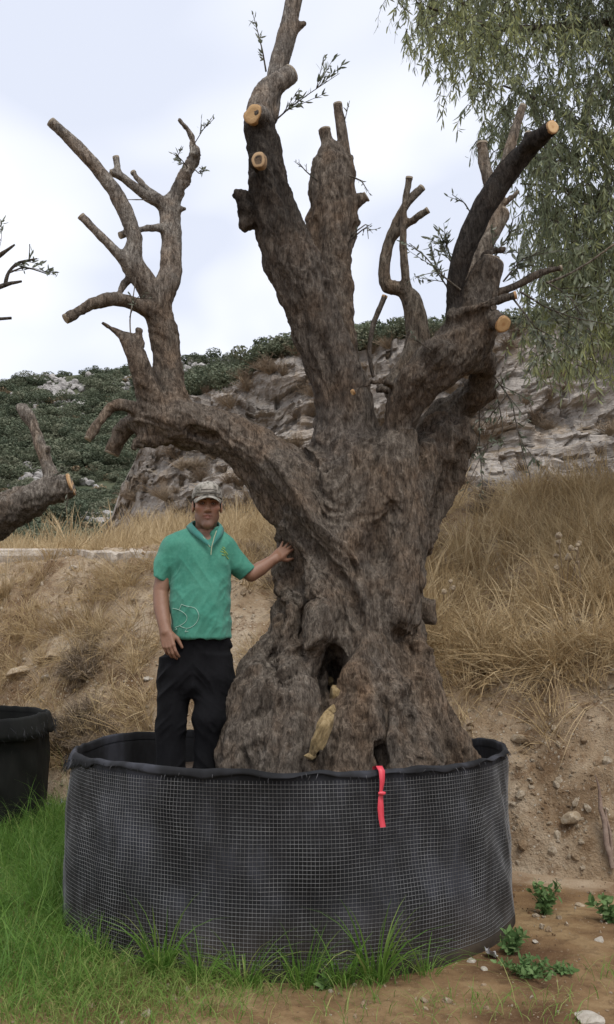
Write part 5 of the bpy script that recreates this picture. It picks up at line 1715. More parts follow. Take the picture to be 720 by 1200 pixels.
# torso, hips, legs under the clothes
loft_px(B_, [(622, 240, 12, 0.0, 0.055), (634, 236, 28, 0.0, 0.085), (660, 236, 31, 0.0, 0.105), (700, 236, 31, 0.0, 0.11), (745, 234, 32, 0.0, 0.11), (780, 231, 36, 0.0, 0.11), (800, 230, 36, 0, 0.10)], 0.02)
for cx in ((206, 203, 201, 201), (249, 249, 244, 243)):
    loft_px(B_, [(790, cx[0], 17, 0, 0.085), (840, cx[1], 13, 0, 0.07), (870, cx[2], 11, 0.01, 0.055), (918, cx[3], 9, 0.02, 0.045)], 0.02)
# neck
B_.cone(H(0, -0.018, -0.07), M(240, 634, 0.02), 0.056, 0.068, 0.03)
B_.cone(H(-0.02, -0.02, -0.10), M(222, 628, 0.02), 0.035, 0.04, 0.04)
B_.cone(H(0.02, -0.02, -0.10), M(258, 630, 0.02), 0.035, 0.04, 0.04)
# arms
SHL, ELL, WRL = M(202, 641, 0.0), M(188.5, 694, -0.03), M(194.5, 741, -0.125)
B_.chain([SHL, M(194, 668, -0.01), ELL, M(189.5, 712, -0.06), M(192.5, 729, -0.10), WRL], [0.058, 0.050, 0.043, 0.044, 0.037, 0.031], 0.02)
SHR, ELR, WRR = M(264, 643, 0.02), M(294.5, 673, 0.04), M(324, 653, 0.10)
B_.chain([SHR, M(280, 660, 0.03), ELR, M(306, 666, 0.06), M(316, 659, 0.085), WRR], [0.056, 0.048, 0.043, 0.041, 0.033, 0.027], 0.02)
body_v, body_q, _ = B_.mesh()

# head and hands on finer grids, joined into the same skin
Hd = Field(HC - 0.19, HC + 0.19, 0.0026)
def he(x, f, u, r, k=0.012, sub=False): Hd.ell(H(x, f, u), r, k, HR, sub=sub)
he(0, -0.012, 0.040, (0.078, 0.098, 0.086))
he(0, 0.018, -0.028, (0.065, 0.076, 0.085), 0.03)
he(0, 0.036, -0.076, (0.044, 0.052, 0.050), 0.03)
Hd.cone(H(-0.045, 0.0, -0.068), H(-0.010, 0.072, -0.120), 0.017, 0.016, 0.03)
Hd.cone(H(0.045, 0.0, -0.068), H(0.010, 0.072, -0.120), 0.017, 0.016, 0.03)
he(0, 0.074, -0.119, (0.021, 0.018, 0.015), 0.02)
for s in (-1, 1):
    he(s * 0.044, 0.060, -0.024, (0.022, 0.022, 0.018), 0.025)
    he(s * 0.030, 0.093, -0.002, (0.020, 0.013, 0.013), 0.014, True)
    Hd.cone(H(s * 0.010, 0.085, 0.022), H(s * 0.046, 0.068, 0.020), 0.009, 0.007, 0.016)
    he(s * 0.0135, 0.099, -0.043, (0.0095, 0.010, 0.008), 0.008)
    he(s * 0.079, -0.008, -0.014, (0.010, 0.020, 0.032), 0.008)
    he(s * 0.088, -0.002, -0.012, (0.006, 0.010, 0.018), 0.006, True)
Hd.chain([H(0, 0.084, 0.014), H(0, 0.097, -0.014), H(0, 0.113, -0.036)], [0.0085, 0.010, 0.0135], 0.012)
he(0, 0.104, -0.046, (0.010, 0.009, 0.006), 0.006)
Hd.chain([H(-0.026, 0.076, -0.0715), H(-0.009, 0.090, -0.0675), H(0.009, 0.090, -0.0675), H(0.026, 0.076, -0.0715)], [0.004, 0.0075, 0.0075, 0.004], 0.006)
Hd.chain([H(-0.022, 0.077, -0.077), H(0, 0.090, -0.083), H(0.022, 0.077, -0.077)], [0.004, 0.009, 0.004], 0.006)
Hd.chain([H(-0.026, 0.082, -0.073), H(0, 0.099, -0.0735), H(0.026, 0.082, -0.073)], [0.002, 0.0025, 0.002], 0.003, sub=True)
Hd.cone(H(0, -0.018, -0.07), M(240, 634, 0.02), 0.055, 0.066, 0.03)
head_v, head_q, _ = Hd.mesh()

def hand(field, wrist, along, back, thumb_side, curl, spreadv, scale=1.0, thumb_out=0.9, lens=(0.082, 0.090, 0.084, 0.066)):
    """along: wrist to knuckles; back: outward normal of the back of the hand; thumb_side: towards the thumb"""
    a = along / np.linalg.norm(along); b = back - a * (back @ a); b /= np.linalg.norm(b)
    t = np.cross(a, b)
    if t @ thumb_side < 0: t = -t
    def L(x, y, z): return wrist + scale * (a * x + t * y + b * z)     # x along, y to the thumb, z out of the back
    for y, x1, r in ((0.030, 0.088, 0.0125), (0.010, 0.093, 0.0125), (-0.010, 0.089, 0.012), (-0.029, 0.080, 0.011)):
        field.chain([L(-0.02, y * 0.5, 0), L(0.030, y * 0.85, 0.002), L(x1, y, 0.002)], np.array([0.019, 0.0165, r]) * scale, 0.010)
    field.cone(L(0.0, 0.012, -0.006), L(0.045, 0.034, -0.014), 0.018 * scale, 0.016 * scale, 0.012)
    for i, (y, x1, ln, r) in enumerate(zip((0.030, 0.010, -0.010, -0.029), (0.088, 0.093, 0.089, 0.080), lens, (0.0095, 0.0098, 0.0092, 0.0080))):
        p = L(x1, y, 0.002); pts = [p]; ang = 0
        fan = spreadv[i]
        for k, fr in enumerate((0.45, 0.31, 0.24)):
            ang += curl[i][k]
            d = (a * math.cos(ang) - b * math.sin(ang)) * math.cos(fan) + t * math.sin(fan)
            p = p + d * ln * fr * scale; pts.append(p)
        field.chain(pts, np.array([r * 1.08, r * 1.02, r * 0.92, r * 0.74]) * scale, 0.0045)
    q0 = L(0.022, 0.030, -0.010)
    d1 = a * 0.60 + t * thumb_out - b * 0.25; d1 /= np.linalg.norm(d1)
    d2 = a * 0.92 + t * thumb_out * 0.35 - b * 0.30; d2 /= np.linalg.norm(d2)
    q1 = q0 + d1 * 0.040 * scale; q2 = q1 + d2 * 0.032 * scale; q3 = q2 + d2 * 0.026 * scale
    field.chain([q0, q1, q2, q3], np.array([0.0155, 0.0125, 0.0108, 0.0080]) * scale, 0.008)
    return L

hl = WRL
HL = Field(np.minimum(hl, M(200, 782)) - np.array([0.14, 0.16, 0.10]), np.maximum(hl, M(200, 744)) + np.array([0.14, 0.16, 0.14]), 0.0025)
HL.chain([M(192.5, 729, -0.10), WRL], [0.037, 0.0305], 0.012)
aL = M(199.5, 764, -0.155) - WRL
hand(HL, WRL, aL, np.array([-0.25, -0.97, 0]), np.array([1.0, 0, 0]), [(0.25, 0.45, 0.35), (0.35, 0.5, 0.4), (0.42, 0.55, 0.45), (0.5, 0.6, 0.45)], [0.02, 0.0, -0.03, -0.06], 0.94, 0.45)
hl_v, hl_q, _ = HL.mesh()

# right hand: laid on the bark, fingers spread, so it is posed from where the trunk really is
hit = tree_at(340, 642)
tp = np.array(hit[0][:])
print('trunk at hand', tp, 'wrist', WRR)
aR = (tp + np.array([0, -0.030, 0.0])) - WRR
HRf = Field(WRR - np.array([0.10, 0.16, 0.14]), WRR + np.array([0.26, 0.30, 0.20]), 0.0025)
HRf.chain([M(316, 659, 0.085), WRR], [0.033, 0.0265], 0.012)
aRn = aR / np.linalg.norm(aR)
backR = np.array([0.1, -0.90, 0.42])
hand(HRf, WRR, aRn + np.array([0.0, 0.0, 0.10]), backR, np.array([0.15, 0, -1.0]), [(0.10, 0.12, 0.10), (0.05, 0.12, 0.12), (0.05, 0.15, 0.12), (0.02, 0.18, 0.12)], [0.10, 0.02, -0.12, -0.38], 0.88, 0.65)
hr_v, hr_q, _ = HRf.mesh()

# one skin: the parts overlap at neck and wrists, so weld them in one grid-free mesh by cutting the body there
def clip_part(v, q, fn):
    k = fn(v)
    m = k[q].all(1)
    return v, q[m]
def joinmesh(parts):
    V, Q, n = [], [], 0
    for v, q in parts:
        V.append(v); Q.append(q + n); n += len(v)
    return np.concatenate(V), np.concatenate(Q)
bv, bq = clip_part(body_v, body_q, lambda v: ~(((v - H(0, -0.018, -0.150)) @ HU > 0.010) & (np.linalg.norm(v - HC, axis=1) < 0.25))
                   & ~((((v - M(192.6, 730, -0.102)) @ (WRL - M(192.5, 729, -0.10))) > 0.012 * np.linalg.norm(WRL - M(192.5, 729, -0.10))) & (np.linalg.norm(v - WRL, axis=1) < 0.13))
                   & ~((((v - M(316.5, 658.7, 0.086)) @ (WRR - M(316, 659, 0.085))) > 0.012 * np.linalg.norm(WRR - M(316, 659, 0.085))) & (np.linalg.norm(v - WRR, axis=1) < 0.13)))
hv_, hq_ = clip_part(head_v, head_q, lambda v: (v - H(0, -0.018, -0.150)) @ HU > -0.006)
lv, lq = clip_part(hl_v, hl_q, lambda v: (v - M(192.6, 730, -0.102)) @ ((WRL - M(192.5, 729, -0.10)) / np.linalg.norm(WRL - M(192.5, 729, -0.10))) > -0.004)
rv, rq = clip_part(hr_v, hr_q, lambda v: (v - M(316.5, 658.7, 0.086)) @ ((WRR - M(316, 659, 0.085)) / np.linalg.norm(WRR - M(316, 659, 0.085))) > -0.004)
sv, sq = joinmesh([(bv, bq), (hv_, hq_), (lv, lq), (rv, rq)])
sv = relax(sv, sq, 1, 0.4)

def m_skin():
    m, nt, b = new_mat('skin')
    a = attr_node(nt, 'col')
    n = noise(nt, 140, 3, 0.6, coords(nt))
    n_b = noise(nt, 38, 4, 0.65, coords(nt))
    col = mix(nt, maprange(nt, mix(nt, 0.5, n, n_b), 0.35, 0.65, 0.0, 0.55), a.outputs['Color'], mix(nt, 1.0, a.outputs['Color'], (0.70, 0.62, 0.60), 'MULTIPLY'))
    nt.links.new(col, b.inputs['Base Color'])
    b.inputs['Roughness'].default_value = 0.55
    b.inputs['Subsurface Weight'].default_value = 0.08
    b.inputs['Subsurface Radius'].default_value = (0.012, 0.004, 0.002)
    bump(nt, b, n, 0.15, 0.002)
    return m
SKIN = m_skin()
rel = sv - HC
lx, lf, lu = rel @ HX, rel @ HF, rel @ HU
col = np.tile(np.array([0.245, 0.130, 0.081]), (len(sv), 1))
def blend(w, c):
    global col
    w = np.clip(w, 0, 1)[:, None]
    col = col * (1 - w) + w * np.array(c)
isH = (lu > -0.16) & (np.linalg.norm(rel, axis=1) < 0.2)
blend(isH * 0.75, (0.38, 0.205, 0.130))  # face colour raised to offset the shade of the cap brim
blend(isH * np.exp(-((np.abs(lx) - 0.042) / 0.020) ** 2 - ((lu + 0.028) / 0.024) ** 2) * (lf > 0.03) * 0.5, (0.38, 0.155, 0.105))
bn = fbm(sv * 55, 230, 2) * 0.012
beard = sstep(-0.045, -0.095, lu - 0.55 * np.abs(lx) + bn + 0.012) * sstep(-0.02, 0.02, lf) * sstep(-0.165, -0.125, lu)
must = np.exp(-(lx / 0.032) ** 2 - ((lu + 0.057) / 0.007) ** 2) * (lf > 0.07)
side = sstep(0.045, 0.062, np.abs(lx)) * sstep(-0.01, -0.045, lu) * (lf > -0.01)
blend(isH * np.maximum(np.maximum(beard * 0.5, must * 0.6), side * beard * 0.5), (0.060, 0.037, 0.030))
lips = np.exp(-(lx / 0.022) ** 2 - ((lu + 0.0745) / 0.011) ** 2) * (lf > 0.074)
blend(isH * lips * 0.9, (0.30, 0.115, 0.085))
blend(isH * np.exp(-((np.abs(lx) - 0.031) / 0.018) ** 2 - ((lu - 0.0) / 0.013) ** 2) * (lf > 0.05) * 0.4, (0.085, 0.042, 0.03))  # shade in the eye sockets, painted into the skin colour
nails = np.zeros(len(sv))
body = link('body', mesh_np('body', sv, sq, SKIN), man)
attr(body.data, 'col', col)

# eyes, brows, hair
EYE = simple('eye_white', (0.16, 0.12, 0.10), 0.3, 0.5)
IRIS = simple('dark_iris', (0.015, 0.009, 0.006), 0.2, 0.5)
HAIR = simple('dark_hair', (0.012, 0.010, 0.009), 0.7, 0.3)
for s in (-1, 1):
    f = Field(H(s * 0.030, 0.080, -0.002) - 0.03, H(s * 0.030, 0.080, -0.002) + 0.03, 0.0016)
    f.ell(H(s * 0.030, 0.0745, -0.001), (0.0125, 0.0115, 0.0105), 0.002, HR)
    v, q, _ = f.mesh(); eye = link('eye', mesh_np('eye', v, q, EYE), man)
    f = Field(H(s * 0.030, 0.084, -0.002) - 0.02, H(s * 0.030, 0.084, -0.002) + 0.02, 0.0012)
    f.ell(H(s * 0.0305, 0.0825, -0.001), (0.0058, 0.004, 0.0058), 0.002, HR)
    v, q, _ = f.mesh(); link('iris', mesh_np('iris', v, q, IRIS), eye)
    for u0, u1, fo, nm in ((0.0062, 0.0020, 0.0845, 'eyelid'), (-0.0082, -0.005, 0.0825, 'eyelid')):
        g = Geo()
        xs = np.linspace(-0.016, 0.016, 9)
        pts = [H(s * (0.030 + x), fo - 18 * x * x, u0 + (u1 - u0) * (x / 0.016) ** 2 * 1.6) for x in xs]
        g.tube(pts, 0.0044 if u0 > 0 else 0.0030, 6, 0.5)
        o = link('eyelid', g.mesh('eyelid', SKIN), man)
        attr(o.data, 'col', np.tile(np.array([0.15, 0.068, 0.042]), (len(o.data.vertices), 1)))
    g = Geo()
    pts = [H(s * x, fo, u) for x, fo, u in ((0.010, 0.0965, 0.018), (0.022, 0.0955, 0.0225), (0.036, 0.088, 0.0235), (0.050, 0.076, 0.018))]
    g.tube(pts, [0.0025, 0.0036, 0.0033, 0.0015], 6, 0.5, True, 0.4)
    link('eyebrow', g.mesh('eyebrow', HAIR), man)
hf = Field(HC - 0.14, HC + 0.16, 0.003)
hf.ell(H(0, -0.014, 0.036), (0.0815, 0.101, 0.090), 0.01, HR)
hf.cut(HF, H(0, 0.030, 0)); hf.cut(-HU, H(0, 0, -0.045))
hf.ell(H(0, 0.055, -0.02), (0.075, 0.075, 0.05), 0.01, HR, sub=True)
v, q, _ = hf.mesh(); link('hair', mesh_np('hair', v, q, HAIR), man)
# sideburns
for s in (-1, 1):
    g = Geo(); g.tube([H(s * 0.073, 0.026, 0.02), H(s * 0.073, 0.026, -0.02)], [0.008, 0.004], 6, 0.5, True, 0.4)
    link('sideburn', g.mesh('sideburn', HAIR), man)

# cap
def m_cap():
    m, nt, b = new_mat('faded_cap_cloth')
    c = coords(nt)
    n = noise(nt, 28, 3, 0.6, c, 0.8)
    col = ramp(nt, n, [(0.38, (0.10, 0.092, 0.075)), (0.46, (0.25, 0.235, 0.20)), (0.58, (0.36, 0.335, 0.29)), (0.66, (0.15, 0.135, 0.115))])
    nt.links.new(col, b.inputs['Base Color']); b.inputs['Roughness'].default_value = 0.9
    bump(nt, b, noise(nt, 260, 2, 0.5, c), 0.2, 0.002)
    return m
CAP = m_cap()
cf = Field(HC - 0.16, HC + 0.2, 0.003)
cf.ell(H(0, -0.010, 0.046), (0.0865, 0.107, 0.088), 0.01, HR)
cf.ell(H(0, 0.050, 0.082), (0.062, 0.045, 0.034), 0.03, HR)
nrm_c = HU * math.cos(0.10) + HF * -math.sin(0.10)
cf.cut(-nrm_c, H(0, 0.0, 0.030))
cf.ell(H(0, -0.010, 0.036), (0.080, 0.100, 0.070), 0.004, HR, sub=True)
v, q, _ = cf.mesh()
vv = (v - HC)
v = v + HU[None] * (0.003 * vnoise(v * 30, 201))[:, None] + vnormals(v, q) * (0.003 * fbm(v * 26, 202, 2))[:, None]
cap = link('cap', mesh_np('cap', v, q, CAP), man)
# brim
nu, nv = 25, 9
rows = []
for top in (0.0022, -0.0022):
    for j in range(nv):
        f = j / (nv - 1)
        r = []
        for i in range(nu):
            a = (i / (nu - 1) - 0.5) * 2
            x = a * (0.078 - 0.006 * f)
            base_f = 0.094 * math.sqrt(max(0, 1 - (abs(a) * 0.90) ** 2)) + 0.004
            out = f * 0.080 * (1 - abs(a) ** 2.6) ** 0.6
            u = 0.041 - 0.020 * abs(a) ** 2 - out * 0.22 - 0.016 * f * abs(a) ** 2
            r.append(H(x, base_f + out, u + top))
        rows.append(r)
R_ = np.array(rows)
V = R_.reshape(-1, 3)
f1 = grid_faces(nu, nv); f2 = grid_faces(nu, nv)[:, ::-1] + nu * nv
edge = []
idx = lambda j, i, l: l * nu * nv + j * nu + i
for i in range(nu - 1):
    edge.append([idx(nv - 1, i, 0), idx(nv - 1, i + 1, 0), idx(nv - 1, i + 1, 1), idx(nv - 1, i, 1)])
    edge.append([idx(0, i + 1, 0), idx(0, i, 0), idx(0, i, 1), idx(0, i + 1, 1)])
link('brim', mesh_np('brim', V, np.concatenate([f1, f2, np.array(edge)]), CAP), cap)
g = Geo()
g.tube([H(x, 0.1 * math.sqrt(max(0, 1 - (x / 0.09) ** 2)) + 0.004, 0.058 - 0.8 * x * x) for x in np.linspace(-0.068, 0.068, 15)], 0.0026, 5, 0.5)
g.tube([H(x, 0.098 * math.sqrt(max(0, 1 - (x / 0.092) ** 2)) + 0.004, 0.076 - 0.6 * x * x) for x in np.linspace(-0.040, 0.050, 11)], 0.002, 5, 0.5)
link('cap_seam', g.mesh('cap_seam', simple('cap_band', (0.10, 0.09, 0.08), 0.9)), cap)
g = Geo(); g.tube([H(0, -0.010, 0.132), H(0, -0.010, 0.139)], [0.009, 0.006], 8, 0.5); link('cap_button', g.mesh('cap_button', CAP), cap)

# ---- polo shirt
def m_cloth(name, col, col2, wscale=900, rough=0.9, sheen=0.1):
    m, nt, b = new_mat(name)
    c = coords(nt)
    n = noise(nt, 5, 4, 0.6, c)
    n2 = noise(nt, 380, 2, 0.5, c)
    cc = ramp(nt, mix(nt, 0.35, n, noise(nt, 60, 3, 0.7, c)), [(0.38, col), (0.62, col2)])
    nt.links.new(cc, b.inputs['Base Color'])
    b.inputs['Roughness'].default_value = rough
    b.inputs['Sheen Weight'].default_value = sheen
    b.inputs['Specular IOR Level'].default_value = 0.2
    bump(nt, b, n2, 0.45, 0.003)
    return m
SHIRT = m_cloth('teal_pique', (0.044, 0.195, 0.138), (0.082, 0.275, 0.200))
COLLAR = m_cloth('collar_rib', (0.040, 0.175, 0.150), (0.060, 0.225, 0.190))
S_ = Field(*BOX, 0.0042)
loft_px(S_, [(621, 240, 15, 0.01, 0.062), (628, 238, 27, 0.0, 0.080), (638, 235.5, 34, 0.0, 0.105), (655, 235.5, 34.5, 0.0, 0.122), (675, 235, 34.5, 0.0, 0.130), (700, 235, 34.5, -0.01, 0.136), (725, 235.5, 34, -0.01, 0.140), (738, 236, 33.5, -0.01, 0.142), (747, 236.5, 33, -0.01, 0.142)], 0.02, 2.25)
S_.cone(M(228, 626, 0.0), M(203, 640, 0.0), 0.050, 0.060, 0.03)
S_.cone(M(252, 627, 0.0), M(264, 641, 0.0), 0.050, 0.054, 0.03)
S_.cone(M(204, 641, 0.0), M(187, 678.5, 0.0), 0.062, 0.073, 0.035, flat_end=True, ysc=0.95)
S_.cone(M(263, 642, 0.0), M(290, 671.5, 0.035), 0.058, 0.053, 0.03, flat_end=True)
# hollow it: sleeve mouths and hem
S_.cone(M(199, 652, 0.0), M(185, 683, 0.0), 0.048, 0.067, 0.006, sub=True)
S_.cone(M(274, 655, 0.02), M(293, 675, 0.04), 0.044, 0.0475, 0.006, sub=True)
loft_px(S_, [(722, 236, 29, 0, 0.118), (752, 236.5, 31.5, -0.01, 0.136)], 0.006, 2.25, sub=True)
# neck opening: ring at the throat and the open placket V
S_.cone(H(0, -0.02, -0.05), M(240, 628, 0.0), 0.064, 0.068, 0.008, sub=True)
vb = M(247.0, 641, -0.125)
S_.chain([M(238.5, 612, -0.10), M(242.5, 626, -0.10), M(247, 641, -0.125)], [0.055, 0.040, 0.006], 0.008, sub=True)
v, q, _ = S_.mesh()
v = relax(v, q, 2, 0.5)
n_ = vnormals(v, q)
px_, py_ = to_px(v)
# cloth creases: slanting soft folds, deeper at the waist and armpits
fold = ridged(np.stack([v[:, 0] * 7 + v[:, 2] * 5, v[:, 1] * 5, v[:, 2] * 4 - v[:, 0] * 2], -1), 210, 2)
fold2 = fbm(np.stack([v[:, 0] * 10, v[:, 1] * 8, v[:, 2] * 3.5], -1), 212, 3)
arm = np.exp(-(((px_ - 205) / 14) ** 2 + ((py_ - 672) / 22) ** 2)) + np.exp(-(((px_ - 268) / 12) ** 2 + ((py_ - 672) / 18) ** 2))
amp = 0.45 + 0.6 * sstep(650, 735, py_) + 0.9 * arm
v = v + n_ * (0.85 * amp * (0.013 * fold + 0.014 * fold2 + 0.007 * ridged(np.stack([v[:, 0] * 16 - v[:, 2] * 9, v[:, 1] * 9, v[:, 2] * 7], -1), 214, 2)))[:, None]
hem = sstep(742, 748, py_) * (px_ > 200) * (px_ < 275)
v[:, 2] -= hem * 0.010 * np.sin((px_ - 205) / 66 * np.pi * 1.0) * 1.2
shirt = link('polo_shirt', mesh_np('polo_shirt', v, q, SHIRT), man)
shirt_bvh = BVHTree.FromPolygons([tuple(x) for x in v], [tuple(int(k) for k in f) for f in q])
def on_shirt(px, py, lift=0.002):
    o = Vector((0, 0, CAM_H)); d = Vector(M(px, py) - np.array([0, 0, CAM_H])).normalized()
    h = shirt_bvh.ray_cast(o, d)
    if h[0] is None: return None
    return np.array(h[0][:]) + np.array(h[1][:]) * lift
def print_line(pts, w, mat, name, n=26, jit=0.0, parent=None):
    pts = np.array(pts, float); t = np.linspace(0, 1, len(pts)); tt = np.linspace(0, 1, n)
    # smooth curve through the points
    xs, ys = np.interp(tt, t, pts[:, 0]), np.interp(tt, t, pts[:, 1])
    for _ in range(2):
        xs[1:-1] = 0.25 * xs[:-2] + 0.5 * xs[1:-1] + 0.25 * xs[2:]; ys[1:-1] = 0.25 * ys[:-2] + 0.5 * ys[1:-1] + 0.25 * ys[2:]
    p = [on_shirt(x, y) for x, y in zip(xs, ys)]
    p = [k for k in p if k is not None]
    g = Geo(); g.tube(p, w, 5, 0.5)
    return g
PRINT = simple('pale_print', (0.36, 0.52, 0.44), 0.8)
G_ = Geo()
for ln in ([(213, 708), (216, 709.5), (221, 711), (227, 711.5), (231, 714), (234, 721), (232, 728), (227, 734), (219, 737.5), (211, 733.5)],
           [(203, 713), (209, 714), (216, 718), (220, 723), (218, 729), (211, 733.5), (206, 735)],
           [(213, 708), (211.5, 712), (210, 715)],
           [(219, 737.5), (217, 740.5), (221, 740)], [(206, 735), (208, 737.5), (205.5, 738)]):
    gg = print_line(ln, 0.0015, PRINT, 'x')
    G_.v += gg.v; G_.f4 += [f + G_.n for f in gg.f4]; G_.f3 += [f + G_.n for f in gg.f3]; G_.a += gg.a; G_.n += gg.n
link('chest_print', G_.mesh('line_print', PRINT), shirt).name = 'line_print'
BADGE = simple('badge_thread', (0.30, 0.42, 0.10), 0.8)
G_ = Geo()
for ln in ([(259.5, 643), (263, 645), (267, 650)], [(261, 641), (264, 643)], [(258.5, 646), (262, 647.5), (265, 647)], [(263, 648), (265, 652), (268, 655)], [(260, 650), (263, 651)]):
    gg = print_line(ln, 0.0022, BADGE, 'x', 8)
    G_.v += gg.v; G_.f4 += [f + G_.n for f in gg.f4]; G_.f3 += [f + G_.n for f in gg.f3]; G_.a += gg.a; G_.n += gg.n
link('badge', G_.mesh('badge', BADGE), shirt)
# collar: a stand with two folded flaps, open in front
inner = [(247.2, 640, -0.136), (239, 628.5, -0.118), (230.5, 619.5, -0.085), (226, 614, -0.02), (228, 611, 0.05), (240, 609, 0.085), (253, 611, 0.055), (257, 615, -0.01), (255, 620, -0.075), (251, 629, -0.115), (247.6, 640, -0.136)]
outer = [(246.4, 641.5, -0.139), (234.5, 632.0, -0.124), (225.0, 624.5, -0.088), (219.5, 618.5, -0.018), (221, 617, 0.065), (240, 617, 0.110), (258.5, 617, 0.070), (262.0, 621, -0.005), (260.0, 627, -0.084), (253.8, 634.5, -0.120), (248.4, 641.5, -0.139)]
I_ = np.array([M(*a) for a in inner]); O_ = np.array([M(*a) for a in outer])
def cr(p, n):
    t = np.linspace(0, len(p) - 1, n); out = []
    for x in t:
        i = min(int(x), len(p) - 2); f = x - i
        p0, p1, p2, p3 = p[max(i - 1, 0)], p[i], p[i + 1], p[min(i + 2, len(p) - 1)]
        out.append(0.5 * (2 * p1 + (p2 - p0) * f + (2 * p0 - 5 * p1 + 4 * p2 - p3) * f * f + (3 * p1 - p0 - 3 * p2 + p3) * f ** 3))
    return np.array(out)
I_, O_ = cr(I_, 60), cr(O_, 60)
cen = I_.mean(0)
rad_ = O_ - cen; rad_[:, 2] = 0; rad_ /= np.linalg.norm(rad_, axis=1)[:, None] + 1e-9
up = np.array([0, 0, 1.0])
rowsC = [I_ + rad_ * 0.002 - up * 0.012, I_ + up * 0.001, I_ + rad_ * 0.006 + up * 0.004, 0.5 * (I_ + O_) + rad_ * 0.007 + up * 0.004, O_ + rad_ * 0.004, O_ + rad_ * 0.001 - up * 0.002, 0.5 * (I_ + O_) + rad_ * 0.001 - up * 0.002]
link('collar', mesh_np('collar', np.concatenate(rowsC), grid_faces(60, len(rowsC)), COLLAR), shirt)
# pale edge of the placket
g = Geo()
pts = [(238, 627), (242, 633), (246.8, 641.5)]
P2 = [M(a, b, d) for a, b, d in ((254, 622, -0.108), (251.5, 629, -0.126), (248.2, 641, -0.143), (247.5, 650, -0.146))]
g.tube(P2, 0.003, 5, 0.5)
g.tube([M(a, b, d) for a, b, d in ((231, 621.5, -0.10), (239, 630, -0.128), (246.5, 641, -0.143))], 0.0026, 5, 0.5)
link('placket', g.mesh('placket', simple('placket_piping', (0.30, 0.36, 0.24), 0.9)), shirt)

# ---- trousers
TROUSER = m_cloth('black_trouser_cloth', (0.0035, 0.0035, 0.0045), (0.0075, 0.0075, 0.009), 900, 0.95, 0.0)
T_ = Field(*BOX, 0.0045)
loft_px(T_, [(738, 236, 32, 0, 0.122), (752, 234, 36, 0.0, 0.122), (770, 231, 38.5, 0.0, 0.122), (790, 229, 40, 0.0, 0.122), (804, 228.5, 38.5, 0, 0.104), (816, 228.5, 34, 0, 0.075)], 0.02, 2.3)
loft_px(T_, [(770, 207, 20, 0, 0.105), (790, 206.5, 19.8, 0, 0.110), (810, 205, 19, 0, 0.104), (843, 200.5, 16.5, 0, 0.095), (870, 200.5, 16.8, 0.005, 0.092), (900, 201, 16, 0.01, 0.088), (919, 201, 15.5, 0.01, 0.088)], 0.025, 2.2)
loft_px(T_, [(770, 248, 21, 0, 0.105), (790, 249.5, 20.3, 0, 0.110), (810, 250, 19.6, 0, 0.105), (840, 248.5, 20.5, -0.02, 0.108), (862, 244.5, 16.5, -0.01, 0.098), (880, 243, 14.5, 0.0, 0.092), (900, 242.5, 13.5, 0.01, 0.088), (919, 242, 13.5, 0.01, 0.088)], 0.045, 2.2)
T_.cone(M(264, 752, -0.02), M(271, 757, -0.02), 0.022, 0.008, 0.02)
T_.chain([M(228.5, 798, -0.16), M(228.5, 815, -0.10)], [0.006, 0.012], 0.03, sub=True)
v, q, _ = T_.mesh()
v = relax(v, q, 2, 0.5)
n_ = vnormals(v, q); px_, py_ = to_px(v)
dv = np.stack([v[:, 0] * 5, v[:, 1] * 5, v[:, 2] * 9 + np.abs(v[:, 0] - M(229, 800)[0]) * 9], -1)
f1_ = ridged(dv, 220, 2); f2_ = fbm(v * np.array([12, 9, 4.5]), 221, 3)
amp = 0.4 + 0.9 * np.exp(-((py_ - 848) / 16) ** 2) + 0.8 * np.exp(-((py_ - 800) / 16) ** 2) + 0.9 * sstep(880, 915, py_)
v = v + n_ * (amp * (0.012 * f1_ + 0.011 * f2_))[:, None]
link('trousers', mesh_np('trousers', v, q, TROUSER), man)

